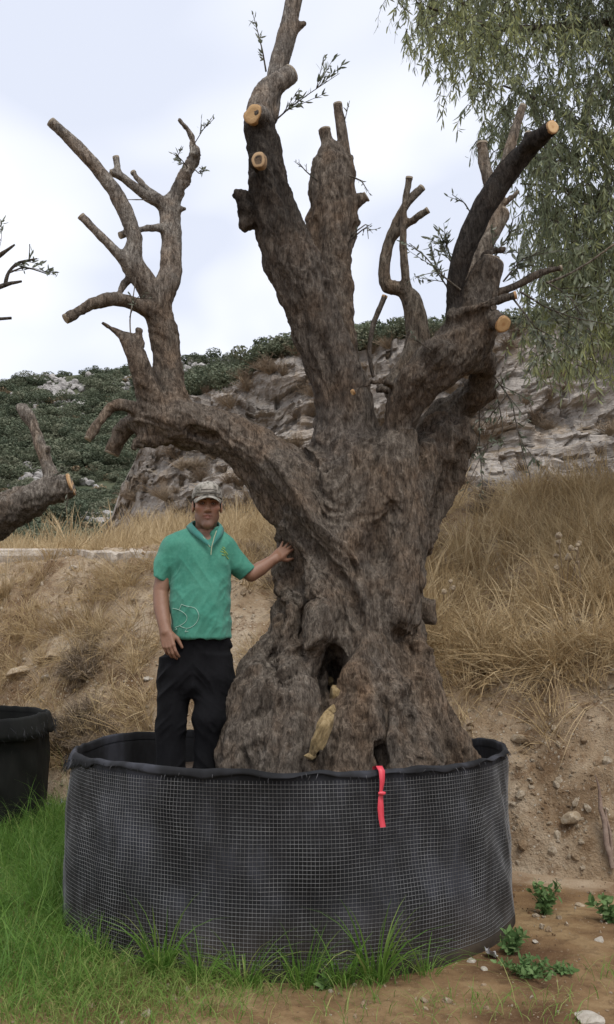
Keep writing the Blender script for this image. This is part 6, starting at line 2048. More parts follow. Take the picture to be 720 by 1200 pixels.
# ---- shoes
SHOE = simple('black_shoe', (0.010, 0.010, 0.011), 0.45, 0.4)
LACE = simple('pale_lace', (0.45, 0.43, 0.40), 0.8)
for cx, toe in ((201, -0.03), (242, 0.05)):
    g0 = M(cx, 915, 0.02); z0 = SOIL_Z + 0.03
    g0 = np.array([g0[0], MY + 0.02, z0])
    f = Field(g0 - np.array([0.14, 0.30, 0.06]), g0 + np.array([0.14, 0.16, 0.18]), 0.004)
    fw = np.array([toe, -1, 0]); fw /= np.linalg.norm(fw)
    f.chain([g0 - fw * 0.05 + [0, 0, 0.045], g0 + fw * 0.05 + [0, 0, 0.052], g0 + fw * 0.13 + [0, 0, 0.038], g0 + fw * 0.18 + [0, 0, 0.030]], [0.044, 0.048, 0.044, 0.032], 0.02)
    f.cone(g0 + [0, 0, 0.05], g0 + [0, 0, 0.13], 0.046, 0.046, 0.03)
    f.cut((0, 0, -1), g0 + np.array([0, 0, 0.008]))
    v, q, _ = f.mesh(); sh = link('shoe', mesh_np('shoe', v, q, SHOE), man)
    f = Field(g0 - np.array([0.14, 0.30, 0.06]), g0 + np.array([0.14, 0.16, 0.10]), 0.004)
    f.chain([g0 - fw * 0.055 + [0, 0, 0.004], g0 + fw * 0.06 + [0, 0, 0.004], g0 + fw * 0.19 + [0, 0, 0.004]], [0.046, 0.050, 0.036], 0.01)
    f.cut((0, 0, 1), g0 + np.array([0, 0, 0.014])); f.cut((0, 0, -1), g0 + np.array([0, 0, -0.022]))
    v, q, _ = f.mesh(); link('sole', mesh_np('sole', v, q, simple('shoe_sole', (0.03, 0.028, 0.025), 0.8)), sh)
    g = Geo()
    for k in range(3):
        c = g0 + fw * (0.06 + 0.022 * k) + np.array([0, 0, 0.100 - 0.006 * k])
        sd = np.array([-fw[1], fw[0], 0])
        g.tube([c - sd * 0.022 - [0, 0, 0.006], c + [0, 0, 0.003], c + sd * 0.022 - [0, 0, 0.006]], 0.003, 5, 0.5)
    link('lace', g.mesh('lace', LACE), sh)
# ------------------------------------------------------------------ second planter and its tree at the left edge
P2C = np.array([-3.48, 8.15])
def m_fabric2():
    m, nt, b = new_mat('second_planter_fabric')
    c = coords(nt, (1, 1, 0.4))
    n1 = noise(nt, 4, 4, 0.6, c)
    st = noise(nt, 13, 5, 0.75, coords(nt, (2.2, 2.2, 0.35)), 1.2)
    col = ramp(nt, n1, [(0.35, (0.006, 0.0065, 0.006)), (0.65, (0.014, 0.015, 0.013))])
    col = mix(nt, maprange(nt, st, 0.64, 0.74, 0, 0.5), col, (0.16, 0.15, 0.13))
    nt.links.new(col, b.inputs['Base Color']); b.inputs['Roughness'].default_value = 0.8
    b.inputs['Specular IOR Level'].default_value = 0.2
    bump(nt, b, n1, 0.4, 0.02)
    return m
planter2 = empty('planter', (P2C[0], P2C[1], 0), 'plain black fabric planter without wire netting at the left edge, beside the grass', 'planter', 'black fabric planters')
FAB2 = m_fabric2()
pot_shell('fabric_wall', P2C, 1.24, 0.93, 9, FAB2, planter2)
def drop2(th):
    return 0.17 + 0.02 * vnoise(np.stack([np.cos(th) * 3, np.sin(th) * 3, 0 * th], -1), 95)
_FAB = FABRIC; FABRIC = FAB2
rim_fold(P2C, 1.24, 0.93, 9, planter2, drop2)
FABRIC = _FAB
soil_disc(P2C, 1.225, 0.70, planter2, 19)

TY2 = 8.15
olive2 = empty('olive_tree', (P2C[0], P2C[1], 0.7), 'second pruned olive tree at the left edge with one sawn limb and upright stub', 'tree', 'pruned olive trees in planters')
F2 = Field((-4.6, 7.3, 0.55), (-1.85, 9.0, 5.4), 0.018)
def limb2(nodes, k, flat=False):
    pts = [P(a, b, TY2 + c) for a, b, c, _ in nodes]; rs = [n[3] * depth_of(p) / FPX for p, n in zip(pts, nodes)]
    F2.chain(pts, rs, k, flat_end=flat)
    return pts, rs
limb2([(-108, 860, 0, 66), (-105, 780, 0, 50), (-104, 720, 0, 46), (-96, 670, 0, 42), (-70, 648, -0.05, 34), (-30, 627, -0.10, 27), (12, 598, -0.15, 22), (48, 580, -0.18, 18), (84, 567, -0.18, 13)], 0.08, True)
limb2([(64, 572, -0.2, 9.5), (57, 548, -0.2, 8), (48, 522, -0.2, 7.2), (40, 500, -0.2, 6.8), (32, 487, -0.2, 8), (27, 478, -0.2, 7)], 0.05)
limb2([(32, 486, -0.2, 6), (21, 476, -0.2, 4)], 0.03)
limb2([(52, 535, -0.2, 7), (56, 526, -0.25, 5)], 0.02)
limb2([(-104, 720, 0, 40), (-122, 600, 0.1, 34), (-125, 500, 0.1, 26), (-105, 420, 0.1, 17), (-70, 360, 0.05, 9), (-45, 345, 0, 6)], 0.06)
v, q, _ = F2.mesh()
v = relax(v, q, 2); n_ = vnormals(v, q)
pc = v * np.array([1, 1, 0.45])
wor = 1 - sstep(0, 0.3, worley_edge(pc * 15, 160))
v = v + n_ * (0.020 * (ridged(pc * 10, 150, 3) - 0.1) + 0.010 * ridged(pc * 26, 151, 2) + 0.02 * fbm(v * 5, 152, 3) - 0.012 * wor - 0.004)[:, None] * np.where(to_px(v)[1] < 560, 0.5, 1.0)[:, None]
tr2 = link('trunk', mesh_np('trunk', v, q, BARK), olive2)
tx2, ty2_ = to_px(v)
g_ = (sstep(600, 560, ty2_))[:, None]
attr(tr2.data, 'tone', (1 - g_) * np.array([0.85, 0.80, 0.74]) + g_ * np.array([1.45, 1.42, 1.36]))
e0, e1 = P(48, 580, TY2 - 0.18), P(84, 567, TY2 - 0.18)
cut_disc(e1, (e1 - e0) / np.linalg.norm(e1 - e0), 14 * depth_of(e1) / FPX, 1, tr2, 77)
D2 = TY2 - TY
for nodes in ([(-50, 348, D2, 6), (-12, 340, D2, 3.4), (8, 333, D2, 2.6), (25, 330, D2, 1.4)],
              [(6, 334, D2, 2.4), (10, 318, D2, 2.0), (22, 307, D2, 1.5), (44, 303, D2, 0.8)],
              [(10, 320, D2, 1.3), (30, 312, D2, 1.0), (58, 322, D2, 0.6)],
              [(-45, 346, D2, 5), (-12, 312, D2, 3.5), (3, 296, D2, 2.8), (18, 287, D2, 1.0)],
              [(-60, 362, D2, 4), (-20, 374, D2, 2.6), (14, 373, D2, 1.6)],
              [(34, 305, D2, 0.6), (35, 292, D2, 0.5), (35, 286, D2, 0.5)]):
    thin_branch(nodes, olive2, (0.6, 0.58, 0.55))
sprout(olive2, [(12, 316, D2), (28, 308, D2), (46, 303, D2)], 40, 0.07, 41, 0.8, 0.8, 3)
sprout(olive2, [(18, 318, D2), (40, 314, D2), (62, 322, D2)], 34, 0.075, 42, 0.8, 0.6, 2)
sprout(olive2, [(-4, 306, D2), (2, 280, D2), (2, 258, D2)], 16, 0.07, 43, 0.8, 0.6, 2)
sprout(olive2, [(78, 572, D2 - 0.3), (80, 586, D2 - 0.3), (76, 600, D2 - 0.3)], 10, 0.05, 44, 0.8, 1.2, 2)
sprout(olive2, [(60, 560, D2 - 0.3), (72, 552, D2 - 0.3), (82, 545, D2 - 0.3)], 12, 0.05, 45, 0.8, 1.2, 2)

# ------------------------------------------------------------------ drooping gum tree at upper right
GUM_LEAF = m_leaf('gum_leaf', (0.135, 0.165, 0.108), (0.25, 0.28, 0.175), (0.43, 0.45, 0.18), 0.5, 0.5)
GUM_BARK = m_bark('gum_bark')
gbase = np.array([5.3, 9.6, 0.0])
gum = empty('gum_tree', (gbase[0], gbase[1], 2.0), 'tall drooping gum tree with narrow grey green leaves hanging in from upper right', 'tree')
def gum_limb(nodes, radii, name='limb', tone=(0.9, 0.88, 0.85)):
    pts = np.array(nodes, float); t = np.linspace(0, 1, len(pts)); tt = np.linspace(0, 1, len(pts) * 5)
    p = np.stack([np.interp(tt, t, pts[:, k]) for k in range(3)], -1)
    for _ in range(4): p[1:-1] = 0.25 * p[:-2] + 0.5 * p[1:-1] + 0.25 * p[2:]
    g = Geo(); g.tube(p, np.interp(tt, t, radii), 9, 0.5, True, 0.15)
    me = g.mesh(name, GUM_BARK); attr(me, 'tone', np.tile(np.array(tone), (len(me.vertices), 1)))
    link(name, me, gum); return p
bz = bank_hit(gbase[0], gbase[1])[0]
gz = bz.z if bz else 2.5
gum_limb([(5.3, 9.6, gz - 0.3), (5.2, 9.5, gz + 1.5), (5.0, 9.3, 5.6), (4.7, 9.1, 7.6), (4.3, 9.0, 9.8)], [0.30, 0.24, 0.20, 0.15, 0.06], 'trunk')
skel = []
skel.append(gum_limb([(5.0, 9.3, 5.6), P(745, 22, 8.6), P(690, 28, 8.4), P(640, 34, 8.2), P(590, 34, 8.0), P(540, 22, 7.8), P(500, 8, 7.6)], [0.10, 0.055, 0.042, 0.036, 0.030, 0.018, 0.008]))
skel.append(gum_limb([(5.1, 9.4, 5.0), P(760, 190, 8.8), P(700, 160, 8.6), P(640, 120, 8.5), P(590, 100, 8.4)], [0.10, 0.05, 0.035, 0.022, 0.008]))
skel.append(gum_limb([(5.2, 9.5, 4.6), P(770, 270, 8.6), P(715, 240, 8.2), P(660, 220, 8.0), P(610, 215, 7.9)], [0.09, 0.05, 0.03, 0.02, 0.008]))
skel.append(gum_limb([(4.9, 9.2, 6.4), P(740, -60, 8.3), P(660, -50, 8.0), P(580, -50, 7.8), P(510, -40, 7.6)], [0.10, 0.06, 0.045, 0.03, 0.01]))
skel.append(gum_limb([(5.2, 9.5, 4.2), P(780, 350, 8.8), P(720, 335, 8.6), P(665, 330, 8.5)], [0.07, 0.04, 0.025, 0.01]))
gr = np.random.default_rng(77)
def gum_density(px, py):
    xb = np.interp(py, [-160, 0, 40, 70, 100, 130, 165, 200, 260, 330, 400, 470], [440, 458, 472, 500, 528, 552, 560, 600, 612, 612, 600, 610])
    d = sstep(0, 55, px - xb) * 0.8 + 0.2 * (px > xb)
    d = d * sstep(460, 330, py) ** 0.7
    hole = np.exp(-(((px - 640) / 22) ** 2 + ((py - 60) / 16) ** 2)) + np.exp(-(((px - 690) / 16) ** 2 + ((py - 62) / 14) ** 2)) + 0.8 * np.exp(-(((px - 660) / 16) ** 2 + ((py - 205) / 20) ** 2)) + 0.8 * np.exp(-(((px - 585) / 14) ** 2 + ((py - 215) / 22) ** 2)) + 0.6 * np.exp(-(((px - 670) / 12) ** 2 + ((py - 118) / 10) ** 2))
    return d * np.clip(1 - hole, 0.03, 1)
B, D, Lh, Wd, Vv = [], [], [], [], []
tw = Geo()
cnt = 0
while cnt < 5600:
    px, py = gr.uniform(440, 900), gr.uniform(-170, 430)
    Yd = gr.uniform(7.0, 9.6)
    if gr.random() > gum_density(px, py): continue
    p0 = P(px, py, Yd)
    cl = float(fbm((p0 * 1.7)[None], 170, 3)[0])
    if gr.random() > 0.50 + 2.2 * cl: continue
    cnt += 1
    # a hanging spray: short twig bending down
    a = gr.uniform(0, 6.28); L = gr.uniform(0.16, 0.42)
    out = np.array([math.cos(a), math.sin(a), 0])
    t = np.linspace(0, 1, 6)
    pts = p0 + L * (out[None] * (0.55 * t - 0.15 * t ** 2)[:, None] + np.array([0, 0, 1.0])[None] * (0.12 * t - 0.95 * t ** 2)[:, None]) + gr.normal(size=(6, 3)) * 0.008
    tw.tube(pts, np.linspace(0.0045, 0.0014, 6), 3, 0.5, False)
    n = gr.integers(13, 23)
    yell = np.clip(float(fbm((p0 * 0.9 + 4)[None], 171, 2)[0]) * 1.6 + 0.36 + 0.30 * sstep(0, 260, py) * sstep(600, 680, px), 0, 1)
    for _ in range(n):
        f = gr.uniform(0.1, 1) * 5; i = min(int(f), 4)
        B.append(pts[i] + (pts[i + 1] - pts[i]) * (f - i))
        d = np.array([0, 0, -1.0]) * gr.uniform(0.5, 1.3) + gr.normal(size=3) * np.array([0.42, 0.42, 0.2]) + out * 0.2
        D.append(d); Lh.append(gr.uniform(0.055, 0.115)); Wd.append(gr.uniform(0.011, 0.0175)); Vv.append(np.clip(gr.normal(0.36 + 0.34 * yell, 0.16), 0, 1))
B, D = np.array(B), np.array(D)
V, q, t3 = leaves_np(B, D, gr.normal(size=B.shape), np.array(Lh), np.array(Wd))
me = mesh_np('leaves', V, [q, t3], GUM_LEAF, False); attr(me, 'v', np.repeat(np.array(Vv), 6))
crown = link('crown', tw.mesh('twigs', GUM_BARK), gum)
attr(crown.data, 'tone', np.tile(np.array([0.7, 0.66, 0.6]), (len(crown.data.vertices), 1)))
crown['kind'] = 'stuff'
lf = link('leaves', me, crown); lf['kind'] = 'stuff'
print('gum leaves', len(B))
# branchlets joining sprays to limbs
g = Geo()
for _ in range(70):
    s_ = skel[gr.integers(0, len(skel))]; i = gr.integers(len(s_) // 4, int(len(s_) * 0.72)); p = s_[i]
    a = gr.uniform(0, 6.28); L = gr.uniform(0.3, 0.8)
    dv = np.array([math.cos(a), 0.7 * math.sin(a), gr.uniform(-0.8, 0.3)]) * L
    t = np.linspace(0, 1, 6)[:, None]
    g.tube(p + dv * t + np.array([0, 0, -0.3]) * L * t ** 2 + gr.normal(size=(6, 3)) * 0.02, np.linspace(0.012, 0.003, 6), 4, 0.5, False)
me = g.mesh('branchlets', GUM_BARK); attr(me, 'tone', np.tile(np.array([0.7, 0.66, 0.62]), (len(me.vertices), 1)))
o = link('branchlets', me, gum); o['kind'] = 'stuff'

# ------------------------------------------------------------------ green grass
GRASS = m_leaf('green_grass', (0.065, 0.145, 0.024), (0.145, 0.27, 0.048), (0.38, 0.38, 0.14), 0.4, 0.55)
def outside_pots(x, y, m=0.02):
    return (np.hypot(x - POT_C[0], y - POT_C[1]) > POT_R + m) & (np.hypot(x - P2C[0], y - P2C[1]) > 1.24 + m)
def grass(name, n, region, h, w, droop, vmean, seed, seg=4, prob=None):
    r = np.random.default_rng(seed)
    x = r.uniform(region[0], region[1], n); y = r.uniform(region[2], region[3], n)
    k = outside_pots(x, y, 0.015) & (y < bank_parts(x, 0 * x)[1] + 0.05)
    cl = N3(x, y, 2.2, 180 + seed, 3)
    if prob is not None: k &= r.random(n) < prob(x, y, cl)
    x, y, cl = x[k], y[k], cl[k]; n = len(x)
    an = r.uniform(0, 6.28, n)
    hh = h(x, y) * r.uniform(0.45, 1.2, n) * (1 + 0.6 * cl) * np.where(r.random(n) < 0.08, 1.7, 1.0)
    V, q, t, kk = blades(np.stack([x, y, ground_z(x, y) - 0.005], -1), hh, np.stack([np.cos(an), np.sin(an)], -1), r.uniform(0.25, 1.3, n) * droop, w * r.uniform(0.6, 1.3, n), seg, rng=r)
    me = mesh_np(name, V, [q, t], GRASS, True)
    attr(me, 'v', np.repeat(np.clip(r.normal(vmean(x, y), 0.17, n), 0, 1), kk))
    o = link(name, me); o['kind'] = 'stuff'
    return o
def front_left(x, y, c):
    # thick beside and left of the planter, thinning towards the camera and the right
    th = sstep(-0.75, -1.35, x + 0.0 * y) * 1.0
    near_ = sstep(3.75, 4.5, y)
    return np.clip(th * near_ * 1.1 + 0.15 * c, 0, 1)
grass('grass', 52000, (-4.4, -0.7, 3.9, 8.9), lambda x, y: 0.20 + 0.14 * sstep(4.6, 6.2, y) , 0.0045, 1.1, lambda x, y: 0.40 - 0.05 * sstep(4.2, 5.5, y), 1, 4, front_left)
grass('short_grass', 26000, (-2.0, 1.8, 3.05, 4.6), lambda x, y: 0.07 + 0.05 * sstep(3.6, 4.3, y), 0.0035, 1.2, lambda x, y: 0.62 + 0 * x, 2, 3,
      lambda x, y, c: np.clip(sstep(-0.25, -1.0, x + 0.5 * (3.6 - y)) * 0.85 + (c > 0.22) * 0.30 * (y < 3.75) + 0.30 * c, 0, 1))
grass('verge_grass', 9000, (-1.5, 1.5, 4.0, 5.2), lambda x, y: 0.13 + 0 * x, 0.004, 1.1, lambda x, y: 0.42 + 0 * x, 3, 4,
      lambda x, y, c: np.clip(sstep(0.16, 0.02, np.hypot(x - POT_C[0], y - POT_C[1]) - POT_R - 0.03) * (0.75 + 0.8 * c) * (1 - 0.93 * sstep(0.35, 0.75, x)), 0, 1))

# single clumps of broad grass at the planter's foot
def clump(px, py, n, h, w, label, seed, lean=1.0, val=0.42):
    d = Vector(P(px, py, 5) - np.array([0, 0, CAM_H])); k = -CAM_H / d.z
    x, y = d.x * k, d.y * k
    rr = math.hypot(x - POT_C[0], y - POT_C[1])
    if rr < POT_R + 0.07:
        s = (POT_R + 0.07) / rr; x = POT_C[0] + (x - POT_C[0]) * s; y = POT_C[1] + (y - POT_C[1]) * s
    r = np.random.default_rng(seed)
    an = r.uniform(0, 6.28, n); rad_ = 0.05 * np.sqrt(r.random(n))
    base = np.stack([np.cos(an) * rad_, np.sin(an) * rad_, 0 * an - 0.01], -1)
    an = an + r.normal(size=n) * 0.5
    hh = 1.3 * h * r.uniform(0.45, 1.15, n)
    V, q, t, kk = blades(base, hh, np.stack([np.cos(an), np.sin(an) - 0.25], -1), r.uniform(0.3, 1.3, n) * lean, w * r.uniform(0.7, 1.3, n), 5, rng=r)
    me = mesh_np('grass_clump', V, [q, t], GRASS, True)
    attr(me, 'v', np.repeat(np.clip(r.normal(val, 0.15, n), 0, 1), kk))
    o = link('grass_clump', me, None, (x, y, float(ground_z(np.array([x]), np.array([y]))[0])))
    tag(o, label, 'grass clump', 'grass clumps along the planter foot')
clump(196, 1140, 70, 0.34, 0.011, 'tall broad bladed grass clump at the left front of the planter', 1, 0.9)
clump(140, 1118, 80, 0.26, 0.006, 'fine bushy grass clump at the far left foot of the planter', 2, 1.1, 0.35)
clump(252, 1138, 36, 0.26, 0.008, 'small grass clump right of the tall broad bladed one', 3, 1.0, 0.35)
clump(292, 1146, 54, 0.28, 0.006, 'grey green wispy grass clump at the planter front centre', 4, 1.2, 0.5)
clump(352, 1142, 44, 0.30, 0.008, 'upright dark grass clump left of the one under the ribbon', 5, 0.8, 0.3)
clump(440, 1150, 66, 0.36, 0.011, 'tall arching grass clump below the red ribbon', 6, 0.9, 0.42)
clump(395, 1146, 40, 0.24, 0.010, 'leaning grass clump with wide short blades between two taller clumps', 7, 1.1, 0.4)
clump(486, 1134, 46, 0.24, 0.005, 'pale wispy grass clump at the right front of the planter', 8, 1.3, 0.55)
clump(108, 1070, 90, 0.30, 0.006, 'dense feathery grass clump against the planter left side', 9, 1.0, 0.34)

WEED = m_leaf('weed_leaf', (0.075, 0.145, 0.045), (0.13, 0.22, 0.075), (0.21, 0.29, 0.12), 0.3, 0.75)
def weed(px, py, h, spread, nst, label, seed, L=0.05):
    d = Vector(P(px, py, 5) - np.array([0, 0, CAM_H])); k = -CAM_H / d.z
    x, y = d.x * k, d.y * k
    z = float(ground_z(np.array([x]), np.array([y]))[0])
    hb = bank_hit(x, y)
    if hb[0] and hb[0].z > z: z = hb[0].z
    r = np.random.default_rng(seed)
    g = Geo(); B, D = [], []
    for _ in range(nst):
        a = r.uniform(0, 6.28); ln = h * r.uniform(0.6, 1.2)
        t = np.linspace(0, 1, 5)
        out = np.array([math.cos(a), math.sin(a), 0]) * spread * r.uniform(0.3, 1.1)
        pts = out[None] * t[:, None] ** 1.3 + np.array([0, 0, ln])[None] * (t - 0.25 * t ** 2)[:, None]
        g.tube(pts, np.linspace(0.003, 0.0012, 5), 4, 0.25, False)
        for _ in range(14):
            f = r.uniform(0.1, 1) * 4; i = min(int(f), 3)
            B.append(pts[i] + (pts[i + 1] - pts[i]) * (f - i)); D.append(r.normal(size=3) * np.array([1, 1, 0.5]) + np.array([0, 0, 0.35]))
    B, D = np.array(B), np.array(D); n = len(B)
    V, q, t3 = leaves_np(B, D, r.normal(size=(n, 3)), L * r.uniform(0.5, 1.2, n), L * r.uniform(0.35, 0.55, n))
    o = link('weed', g.mesh('weed_stems', WEED), None, (x, y, z - 0.01))
    tag(o, label, 'weed', 'green weeds on the dirt')
    me = mesh_np('leaves', V, [q, t3], WEED, False); attr(me, 'v', np.repeat(np.clip(r.normal(0.5, 0.2, n), 0, 1), 6))
    l = bpy.data.objects.new('leaves', me); COL.objects.link(l); l.parent = o; l['kind'] = 'stuff'
weed(638, 1072, 0.20, 0.09, 12, 'upright leafy green weed at the foot of the bank right of the planter', 1)
weed(622, 1143, 0.07, 0.16, 26, 'low spreading green weed patch right of the planter on bare dirt', 2, 0.035)
weed(600, 1118, 0.14, 0.08, 9, 'small leafy weed touching the lower right side of the planter', 3, 0.05)
weed(714, 1082, 0.16, 0.10, 11, 'leafy green weed at the right edge of the picture', 4)
weed(662, 1140, 0.05, 0.08, 8, 'tiny pale weed just right of the low spreading patch', 5, 0.035)
weed(382, 1158, 0.05, 0.05, 5, 'little broad leaved seedling in front of the planter', 6, 0.05)

# ------------------------------------------------------------------ rocks, litter, stake
ROCK_A = m_rock('tan_rock', (0.26, 0.19, 0.12), (0.42, 0.33, 0.22), (0.52, 0.45, 0.35), 2.2, 0.5, 0.05)
ROCK_W = m_rock('white_rock', (0.32, 0.275, 0.22), (0.46, 0.41, 0.34), (0.56, 0.52, 0.45), 2.2, 0.5, 0.05)
def on_ground_px(px, py):
    h = bank_at_px(px, py)
    d = Vector(P(px, py, 5) - np.array([0, 0, CAM_H]))
    if d.z < 0:
        k = -CAM_H / d.z; g = Vector((d.x * k, d.y * k, 0))
        if h[0] is None or g.y < h[0].y: return g
    return h[0]
def rock(px, py, rpx, flat, seed, label, mat, group='loose stones', sx=1.3, name='rock'):
    p = on_ground_px(px, py)
    s = rpx * depth_of(np.array(p[:])) / FPX
    o = link(name, rock_mesh(name, mat, seed, flat, 3, 0.3))
    o.location = p + Vector((0, 0, 0.15 * s)); o.scale = (s * sx, s, s); o.rotation_euler = (0.1, 0.15, seed * 1.3)
    return tag(o, label, 'stone', group)
rock(672, 962, 11, 0.8, 51, 'largest tan stone lodged in the reddish hollow of the bank', ROCK_A)
rock(703, 1106, 9, 0.7, 52, 'smooth pale stone lying on the dirt near the right edge', ROCK_W)
rock(692, 1196, 14, 0.45, 53, 'flat cream stone at the bottom right corner', ROCK_W)
rock(628, 1105, 5, 0.7, 54, 'small pale stone between the upright weed and the low weed patch', ROCK_W)
rock(607, 866, 9, 0.8, 55, 'tan stone on the bank just above the planter right rim', ROCK_A)
rock(553, 1127, 5, 0.7, 56, 'small white stone under the lower right edge of the planter', ROCK_W)
rock(568, 1136, 4, 0.7, 57, 'tiny white pebble in front of the planter lower right edge', ROCK_W)
rock(679, 1062, 6, 0.6, 58, 'small tan stone at the bank foot left of the right edge weed', ROCK_A)
rock(55, 795, 7, 0.6, 59, 'white stone low on the left bank above the plain planter', ROCK_W)
rock(22, 790, 15, 0.6, 60, 'broad tan boulder half buried in the left bank', ROCK_A)
rock(102, 778, 8, 1.0, 61, 'pointed pale stone standing on the left bank', ROCK_A)
rock(172, 796, 5, 0.7, 62, 'white stone on the bank by the man hanging hand', ROCK_W)
rock(178, 797, 4, 0.7, 63, 'small white stone touching the man trouser leg outline', ROCK_W)
rock(62, 770, 12, 0.7, 64, 'rounded brown boulder in dry grass on the left bank', ROCK_A)
rock(86, 666, 5, 0.7, 65, 'small white stone just below the pale ledge', ROCK_W)
# weathered stake stuck in the bank by the right edge
hs0, hs1 = on_ground_px(714, 1006), on_ground_px(709, 906)
g = Geo()
s0 = np.array(hs0[:]) + [0, -0.03, -0.05]; s1 = np.array(hs1[:]); s1 = np.array([s1[0], s0[1] + 0.25, s1[2]]) + [0, -0.0, 0.0]
s1 = s0 + np.array([-0.03, 0.16, 0.56])
mid = s0 + (s1 - s0) * np.linspace(0, 1, 9)[:, None] + np.array([0, -0.02, 0]) + 0.006 * np.sin(np.arange(9) * 2.1)[:, None] * np.array([1, 0, 0])
g.tube(mid, [0.014, 0.018, 0.020, 0.019, 0.018, 0.017, 0.013, 0.008, 0.003], 7, 0.5, True, 0.35)
STAKE = m_rock('stake_wood', (0.13, 0.085, 0.062), (0.22, 0.155, 0.12), (0.32, 0.25, 0.20), 7, 0.5, 0.02)
o = link('wooden_stake', g.mesh('wooden_stake', STAKE)); tag(o, 'splintered reddish wooden stake leaning on the bank at the right edge', 'stake')
g = Geo(); g.tube(mid[2:7] + np.array([0.03, -0.015, -0.06]), [0.008, 0.012, 0.012, 0.009, 0.003], 5, 0.5, True, 0.4)
link('splinter', g.mesh('splinter', STAKE), o)

def crumpled(name, px, py, rpx, label, cat, mat, seed, off=(0, 0, 0)):
    p = on_ground_px(px, py); s = rpx * depth_of(np.array(p[:])) / FPX
    r = np.random.default_rng(seed)
    n = 9
    X, Y = np.meshgrid(np.linspace(-1, 1, n), np.linspace(-1, 1, n))
    Z = 0.5 * fbm(np.stack([X * 2.2, Y * 2.2, 0 * X + seed], -1), seed, 3) + 0.45 * (X ** 2 + Y ** 2) * 0.5
    v = np.stack([X * 1.1 * (1 - 0.3 * Y ** 2), Y * 0.8 + 0.2 * Z, Z + 0.35], -1).reshape(-1, 3)
    v2 = v + np.array([0, 0, 0.05])
    f = grid_faces(n, n)
    o = link(name, mesh_np(name, np.concatenate([v, v2]) * s, np.concatenate([f[:, ::-1], f + n * n]), mat, False))
    o.location = p + Vector(off); o.rotation_euler = (0.5, 0.1, seed)
    return tag(o, label, cat)
FOIL = simple('crumpled_foil', (0.45, 0.47, 0.52), 0.3, 0.6); FOIL.node_tree.nodes['Principled BSDF'].inputs['Metallic'].default_value = 0.7
crumpled('foil_scrap', 512, 800, 7, 'crumpled silvery foil scrap on the bank beside the trunk root', 'litter', FOIL, 3)
crumpled('plastic_scrap', 68, 948, 11, 'pale crumpled plastic scrap on the ground between the two planters', 'litter', simple('pale_plastic', (0.42, 0.41, 0.45), 0.5), 5)
crumpled('plastic_scrap', 574, 1122, 9, 'pale plastic scrap tucked under the lower right edge of the planter', 'litter', simple('dirty_plastic', (0.34, 0.33, 0.33), 0.6), 8)

# dry twiggy bush on the left terrace
def dry_bush(px, py, h, label, seed, n=60):
    p = bank_at_px(px, py)[0]
    r = np.random.default_rng(seed); g = Geo()
    for _ in range(n):
        a = r.uniform(0, 6.28); L = h * r.uniform(0.5, 1.1); o_ = r.uniform(0.1, 0.55)
        t = np.linspace(0, 1, 5)
        pts = np.stack([np.cos(a) * o_ * L * t ** 1.4, np.sin(a) * o_ * L * t ** 1.4, L * t], -1) + r.normal(size=(5, 3)) * 0.012 * h
        g.tube(pts, np.linspace(0.006, 0.0015, 5) * h * 1.6, 3, r.random(), False)
    o = link('dry_bush', g.mesh('dry_bush', m_leaf('dry_twig', (0.10, 0.075, 0.05), (0.19, 0.14, 0.085), (0.20, 0.19, 0.09), 0, 0.9)), None, p)
    tag(o, label, 'bush')
dry_bush(38, 640, 0.55, 'dry twiggy bush standing on the pale ledge at left', 3, 110)

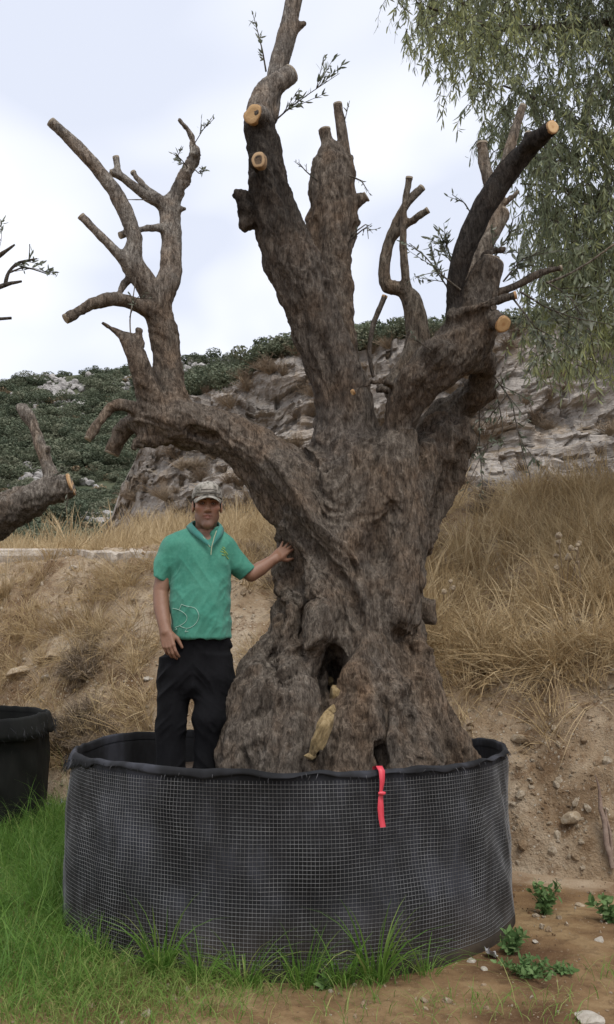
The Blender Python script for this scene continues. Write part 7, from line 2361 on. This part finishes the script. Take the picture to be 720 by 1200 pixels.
# thistles gone to seed in the dry grass at right
TH = m_leaf('thistle_dry', (0.18, 0.13, 0.08), (0.28, 0.22, 0.15), (0.33, 0.27, 0.19), 0, 0.9)
def thistle(px, py, heads, label, seed):
    p = bank_at_px(px, py)[0]; r = np.random.default_rng(seed); g = Geo()
    import bmesh
    for k in range(heads):
        a = r.uniform(0, 6.28); L = r.uniform(0.32, 0.62); o_ = r.uniform(0.05, 0.35)
        t = np.linspace(0, 1, 5)
        pts = np.stack([np.cos(a) * o_ * L * t, np.sin(a) * o_ * L * t - 0.05 * t, L * t], -1)
        g.tube(pts, np.linspace(0.005, 0.003, 5), 4, 0.2, False)
        bm = bmesh.new(); bmesh.ops.create_icosphere(bm, subdivisions=2, radius=0.024 * r.uniform(0.7, 1.2))
        v = np.array([x.co[:] for x in bm.verts]); f = np.array([[q.index for q in y.verts] for y in bm.faces]); bm.free()
        v *= (1 + 0.35 * vnoise(v * 90, seed + k))[:, None]
        g.add(v + pts[-1], f, np.clip(0.7 + 0.5 * vnoise(v * 80, 9), 0, 1))
    o = link('thistle', g.mesh('thistle', TH, False), None, p); tag(o, label, 'thistle', 'dry thistles on the grassy bank')
thistle(664, 712, 7, 'dry thistle with a close bunch of round pale seed heads right of the trunk', 1)
thistle(684, 716, 4, 'smaller dry thistle just right of the bunched one', 2)
thistle(520, 742, 3, 'sparse dry thistle close to the trunk on the bank', 3)
# a dead branch lying along the lip of the bank
a0, a1 = on_ground_px(600, 760), on_ground_px(700, 730)
if a0 and a1:
    g = Geo(); a0, a1 = np.array(a0[:]) + [0, -0.04, 0.05], np.array(a1[:]) + [0, -0.04, 0.06]
    t = np.linspace(0, 1, 9)[:, None]
    g.tube(a0 + (a1 - a0) * t + 0.025 * np.sin(t * 9) * np.array([0, 0, 1]), np.linspace(0.02, 0.006, 9), 6, 0.5, True, 0.3)
    g.tube(a0 + (a1 - a0) * 0.5 + np.array([[0, 0, 0], [0.12, 0, 0.07], [0.25, -0.02, 0.16]]), [0.009, 0.006, 0.003], 5, 0.5, True, 0.3)
    me = g.mesh('dead_branch', BARK); attr(me, 'tone', np.tile(np.array([1.2, 1.1, 1.0]), (len(me.vertices), 1)))
    tag(link('dead_branch', me), 'grey dead branch lying along the grassy lip of the bank', 'branch')
